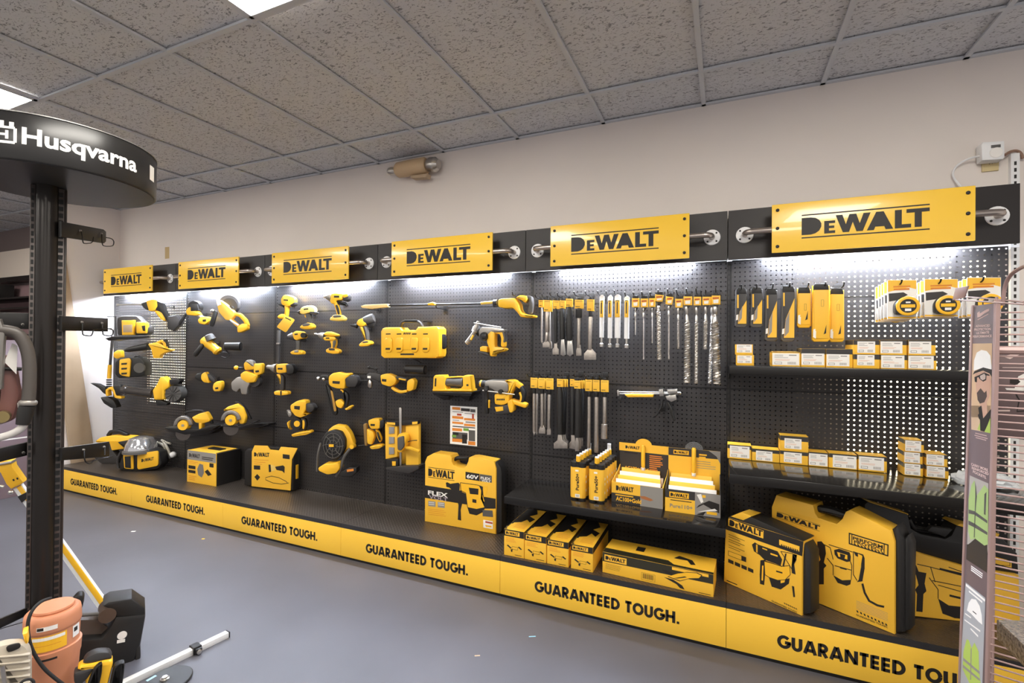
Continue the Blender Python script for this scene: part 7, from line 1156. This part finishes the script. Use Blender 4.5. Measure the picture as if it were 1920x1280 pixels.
# straight bar and disc lying on the floor
a, b_ = at(200, 1292, z=.026), at(426, 1184, z=.026); L_ = (b_-a); ang = math.atan2(L_.y, L_.x)
o = thing('straight_bar', 'white metal straight edge bar with a black clamp lying on the grey floor', 'bar', (a.x, a.y, 0), ang); b = B('bar', mat('white_metal', '#e4e1dc', .35, .3)); ln = Vector((L_.x, L_.y)).length; b.box(-.05, ln, -.016, .016, .0, .028, .002); b.build(o); c = B('end_cap', BLK); c.box(ln, ln+.006, -.0165, .0165, 0, .029, .001); c.build(o)
c = B('clamp', BLK); cx = ln*.70; c.box(cx-.018, cx+.018, -.022, .022, .0, .036, .002); c.box(cx-.012, cx+.014, -.036, -.02, .004, .03, .003); co = c.build(o); k = B('clamp_screw', SIL); k.lathe((cx, -.036, .016), (cx, -.044, .016), [(0, .011), (.7, .011), (1, .007)], 14); k.build(co)
p_ = at(316, 1272, z=.012); o = thing('round_plate', 'black round plate with a silver hub bolt lying on the floor by the bar', 'plate', (p_.x, p_.y, 0)); b = B('disc', mat('disc_black', '#2c2b2a', .42, .2)); b.lathe((0, 0, 0), (0, 0, .014), [(0, .085), (.3, .09), (.8, .09), (1, .087)], 44); b.build(o); c = B('hub', SIL); c.lathe((-.01, -.01, .014), (-.01, -.01, .026), [(0, .018), (.3, .018), (.4, .012), (1, .01)], 16); c.build(o); c = B('blue_mark', mat('pale_blue', '#9fc3dc', .5)); c.box(-.075, -.062, -.05, -.012, .014, .0148); c.build(o)
# ================================================================== RIGHT FOREGROUND
R6 = (1780, 500, .21875); R7 = (1780, 760, .21875); R8 = (1780, 1020, .2032)
A, Bv = dep(1822, 640, 1.62), dep(1862, 640, 1.50); yw = math.degrees(math.atan2(Bv.y-A.y, Bv.x-A.x))
t = Thing('wire_rack', 'mauve wire rack with a tall printed side panel at the right edge', 'rack', R6, None, 0, yw, None, origin=(A.x, A.y, 0)); t.k = R6[2]*1.56/FPX
MV = mat('rack_mauve', '#a58a86', .45, .2); PNL = mat('panel_mauve', '#6f5f60', .5)
def on(crop): t.crop = crop
A2 = lambda p, c: (c[0]+p[0]*c[2], c[1]+p[1]*c[2])
on((0, 0, 1)); pl = [(1822.5, 574), (1863, 568), (1842, 1290), (1798, 1290)]
# the panel itself is an upright rectangle; its two vertical edges come from the traced top corners
xl, xr = t.P(1822.5, 574)[0], t.P(1863, 570)[0]; ztop = t.P(1843, 571)[1]
p = t.part('side_panel', PNL); p.prism([(1822.5, 574), (1864, 568), (1846, 1320), (1796, 1320)], -.008, 0, .0008)
e = t.part('panel_edge', MV); e.stroke([(1865.5, 562), (1847.5, 1320)], 5, -.008, .003, .0008); e.stroke([(1822, 572), (1796, 1320)], 3.5, -.008, .003, .0008); e.box(xl, xr, 0, .12, -.008, -.001, .001)
w_ = xr-xl
def pic(name, m, pts, z, crop, par=p): on(crop); q = t.part(name, m, par); [q.face(pt, z) for pt in pts]; return q
pic('logo_print', mat('pink_print', '#d8b9b2', .5), [[(238, 395), (260, 380), (262, 400), (300, 375), (320, 365), (342, 358), (340, 378), (300, 400), (262, 430), (240, 435)], [(240, 450), (335, 400), (335, 408), (245, 458)]], .0008, R6)
q = pic('panel_lettering', mat('pink_letter', '#dcc0b8', .5), [], .0008, R6)
def sk(q, st, a, b_, c_, z=.0009, bold=.03, crop=R6):
    on(crop); a, b_, c_ = t.P(*a), t.P(*b_), t.P(*c_); q.M = Matrix(((b_[0]-a[0], c_[0]-a[0], 0, a[0]), (b_[1]-a[1], c_[1]-a[1], 0, a[1]), (0, 0, 1, 0), (0, 0, 0, 1))); q.txt(st, 0, 0, 1, z, 1, bold); q.M = None
for st_, x0, x1, y0 in [('ADVANCED', 228, 352, 518), ('PROTECTION', 216, 358, 548), ('ULTIMATE', 234, 345, 577), ('PERFORMANCE', 204, 366, 608)]: sk(q, st_, (x0, y0), (x1, y0-6), (x0, y0-20))
for st_, x0, x1, y0 in [('CARRY MORE.', 190, 338, 512), ('REINFORCED', 195, 340, 543), ('POCKETS.', 205, 320, 575)]: sk(q, st_, (x0, y0), (x1, y0+55), (x0, y0-22), crop=R7)
pic('small_lines', mat('pink_lines', '#c3a49d', .5), [[(222, 232), (320, 256), (320, 264), (222, 240)], [(216, 250), (328, 280), (328, 288), (216, 258)], [(226, 270), (316, 294), (316, 302), (226, 278)]], .0008, R7)
pic('photo_background', mat('wood_photo', '#cfae8a', .5), [[(200, 658), (366, 655), (356, 1290), (186, 1290)]], .0006, R6)
pic('photo_background', mat('wood_photo2', '#c9ab8c', .5), [[(188, 0), (354, 0), (350, 238), (188, 205)]], .0006, R7)
pic('hard_hat_photo', WHT, [[(208, 890), (212, 800), (235, 735), (275, 712), (320, 722), (352, 760), (362, 850), (362, 880), (280, 866)]], .0009, R6)
pic('hat_brim_photo', INK, [[(200, 925), (215, 895), (290, 862), (362, 880), (364, 945), (345, 915), (290, 890), (225, 910)]], .0012, R6)
pic('face_photo', SKIN, [[(222, 915), (300, 895), (345, 920), (360, 980), (340, 1120), (320, 1160), (330, 1290), (270, 1290), (258, 1160), (232, 1100), (226, 1000)]], .001, R6)
pic('beard_photo', mat('beard_dark', '#4a3a33', .6), [[(236, 1080), (268, 1040), (300, 1080), (318, 1060), (322, 1110), (300, 1160), (262, 1172), (242, 1140)]], .0013, R6)
pic('glasses_photo', INK, [[(215, 945), (250, 930), (300, 905), (345, 925), (345, 935), (318, 930), (316, 970), (290, 985), (258, 960), (250, 945), (238, 950), (236, 990), (218, 985)]], .0014, R6)
pic('lens_photo', mat('lens_pale', '#b9a79c', .4), [[(262, 935), (300, 915), (312, 935), (308, 962), (285, 972), (266, 958)]], .0017, R6)
pic('collar_photo', INK, [[(248, 20), (275, 0), (290, 110), (356, 30), (352, 100), (330, 160), (300, 225), (265, 215), (262, 130)], [(245, 80), (262, 60), (268, 130), (252, 110)]], .0013, R7)
pic('vest_corner_photo', HIV, [[(330, 160), (352, 90), (350, 238), (300, 225)], [(240, 205), (262, 145), (268, 215)]], .0011, R7)
pic('vest_background', mat('vest_bg', '#a8a19a', .5), [[(174, 598), (335, 668), (330, 1280), (150, 1280)]], .0006, R7)
pic('vest_photo', mat('vest_green', '#a0b674', .5), [[(190, 680), (215, 640), (230, 780), (300, 680), (335, 720), (330, 1190), (300, 1200), (220, 1140), (180, 1150), (162, 1080), (165, 800)]], .0009, R7)
pic('vest_stripes', GRY, [[(166, 890), (215, 905), (325, 985), (325, 1010), (215, 935), (166, 925)], [(164, 985), (215, 1010), (325, 1085), (325, 1110), (215, 1045), (164, 1020)], [(222, 650), (236, 780), (226, 880), (216, 1130), (210, 1130), (222, 780)], [(300, 760), (318, 740), (310, 940), (296, 930)]], .0012, R7)
pic('trousers_photo', DGR, [[(150, 1200), (222, 1140), (300, 1200), (320, 1200), (330, 1280), (150, 1280)]], .0011, R7); pic('trousers_photo', DGR, [[(160, 0), (350, 0), (345, 262), (155, 138)]], .0008, R8)
pic('lower_field', mat('grey_field', '#a3a4a6', .5), [[(150, 350), (332, 495), (305, 1290), (92, 1290)]], .0006, R8)
q = pic('lower_lines', WHT, [[(152, 362), (330, 510), (328, 530), (152, 384)], [(180, 425), (304, 525), (304, 543), (180, 440)], [(145, 632), (200, 672), (200, 684), (145, 645)], [(140, 690), (285, 795), (285, 810), (140, 702)], [(195, 770), (265, 840), (265, 858), (195, 785)], [(200, 195), (308, 270), (308, 280), (200, 205)], [(200, 212), (306, 288), (306, 298), (200, 222)], [(200, 230), (302, 305), (302, 315), (200, 242)]], .0009, R8)
pic('white_helmet_print', WHT, [[(162, 610), (178, 540), (205, 502), (245, 510), (280, 570), (298, 650), (304, 742), (270, 715), (200, 640)]], .0009, R8); pic('helmet_mark', INK, [[(215, 612), (250, 640), (250, 650), (215, 622)]], .0012, R8)
pic('vest_print', HIV, [[(160, 875), (180, 885), (205, 960), (232, 905), (270, 990), (275, 1180), (290, 1290), (190, 1290), (122, 1150), (130, 990)]], .0009, R8); pic('vest_print_stripes', GINK, [[(128, 1045), (280, 1175), (280, 1200), (128, 1072)], [(125, 1110), (280, 1240), (280, 1262), (125, 1136)], [(198, 960), (206, 960), (200, 1250), (192, 1250)]], .0012, R8)
# wires and frame to the right of the panel
A3, B3 = dep(1864, 640, 1.50), dep(1940, 640, 1.45); x0_ = t.o.matrix_world.inverted() @ A3; x1_ = t.o.matrix_world.inverted() @ (A3+(B3-A3)*2.2)
wz = [ztop-.03-i*.0226 for i in range(int((ztop-.1)/.0226))]
for z in wz[:100]: wr = t.part('wire', MV); wr.pipe([(x0_.x-.025*(1-z/ztop), z, x0_.z), (x1_.x, z, x1_.z)], .0026, 6)
fr = t.part('frame_posts', MV)
for f in (0, 1): pp = x0_+(x1_-x0_)*f; fr.pipe([(pp.x-.025*(1-f), 0, pp.z-.006), (pp.x, ztop+.02, pp.z-.006)], .004, 8)
sb = t.part('shelf_bar', MV); z = t.P(1900, 648)[1]; sb.pipe([(x0_.x, 1.495, x0_.z-.004), (x1_.x, 1.495, x1_.z-.004)], .013, 8)
on(R6); t2 = t.part('top_rods', MV); t2.tube([(60, 283), (130, 287), (640, 322)], 7, [-.01, 0, .02], 0); t2.tube([(140, 258), (300, 270), (640, 302)], 7, [-.04, -.04, -.03], 0); t2.tube([(455, 330), (460, 300), (475, 160), (520, 70), (600, 15), (700, -30)], 14, -.02, 2)
tg = t.part('tag_holder', MV); tg.prism([(52, 182), (160, 164), (126, 262), (24, 288)], -.012, -.008, .001); t.done()
# packed product behind the wires
A, Bv = dep(1874, 700, 1.60), dep(1960, 700, 1.55); yw = math.degrees(math.atan2(Bv.y-A.y, Bv.x-A.x))
t = Thing('headgear_box', 'mauve product box with a white helmet picture behind the rack wires', 'box', R6, None, 0, yw, None, origin=A); t.k = R6[2]*1.6/FPX
p = t.part('carton', mat('box_mauve', '#6d5b5b', .5)); p.prism([(430, 690), (900, 690), (900, 1520), (415, 1450)], -.06, 0, .002); q = t.part('box_print', mat('pale_pink_print', '#d9c2bb', .5), p); q.face([(460, 770), (560, 740), (640, 735), (520, 790)], .0006); q.face([(455, 860), (640, 862), (640, 868), (455, 866)], .0006); q.face([(420, 1225), (520, 1225), (520, 1240), (420, 1240)], .0006); q = t.part('helmet_picture', WHT, p); q.face([(590, 940), (640, 915), (720, 910), (720, 1060), (640, 1064), (490, 1055), (478, 1038), (560, 1040)], .0006); q = t.part('strap_picture', INK, p); q.face([(520, 960), (580, 955), (610, 985), (580, 1010), (520, 1000)], .0009); q.face(path_poly([(570, 1090), (600, 1140), (580, 1240), (700, 1230)], 12), .0009); t.done()
# stone counter corner
a, b_, c_ = at(1869, 1160, z=.9), at(1920, 1209, z=.9), at(1920, 1162, z=.9); e1 = (b_-a).normalized(); e2_ = (c_-a).normalized()
gm = mat('speckled_stone', '#62564b', .25, var=.7, vs=160); o = thing('counter', 'brown speckled stone counter corner at the bottom right edge', 'counter', (a.x, a.y, 0)); b = B('worktop', gm)
P4 = [Vector((0, 0, 0)), e1*.7, e1*.7+e2_*.9, e2_*.9]; b._prism([(v.x, v.y) for v in P4], .857, .9, .003); b.build(o); n_ = (e1+e2_)*.06; b = B('cabinet', mat('counter_panel', '#b5a48e', .5)); P5 = [n_, e1*.68+n_*.5, e1*.68+e2_*.85, e2_*.85+n_*.5]; b._prism([(v.x, v.y) for v in P5], 0, .8565, .002); b.build(o)
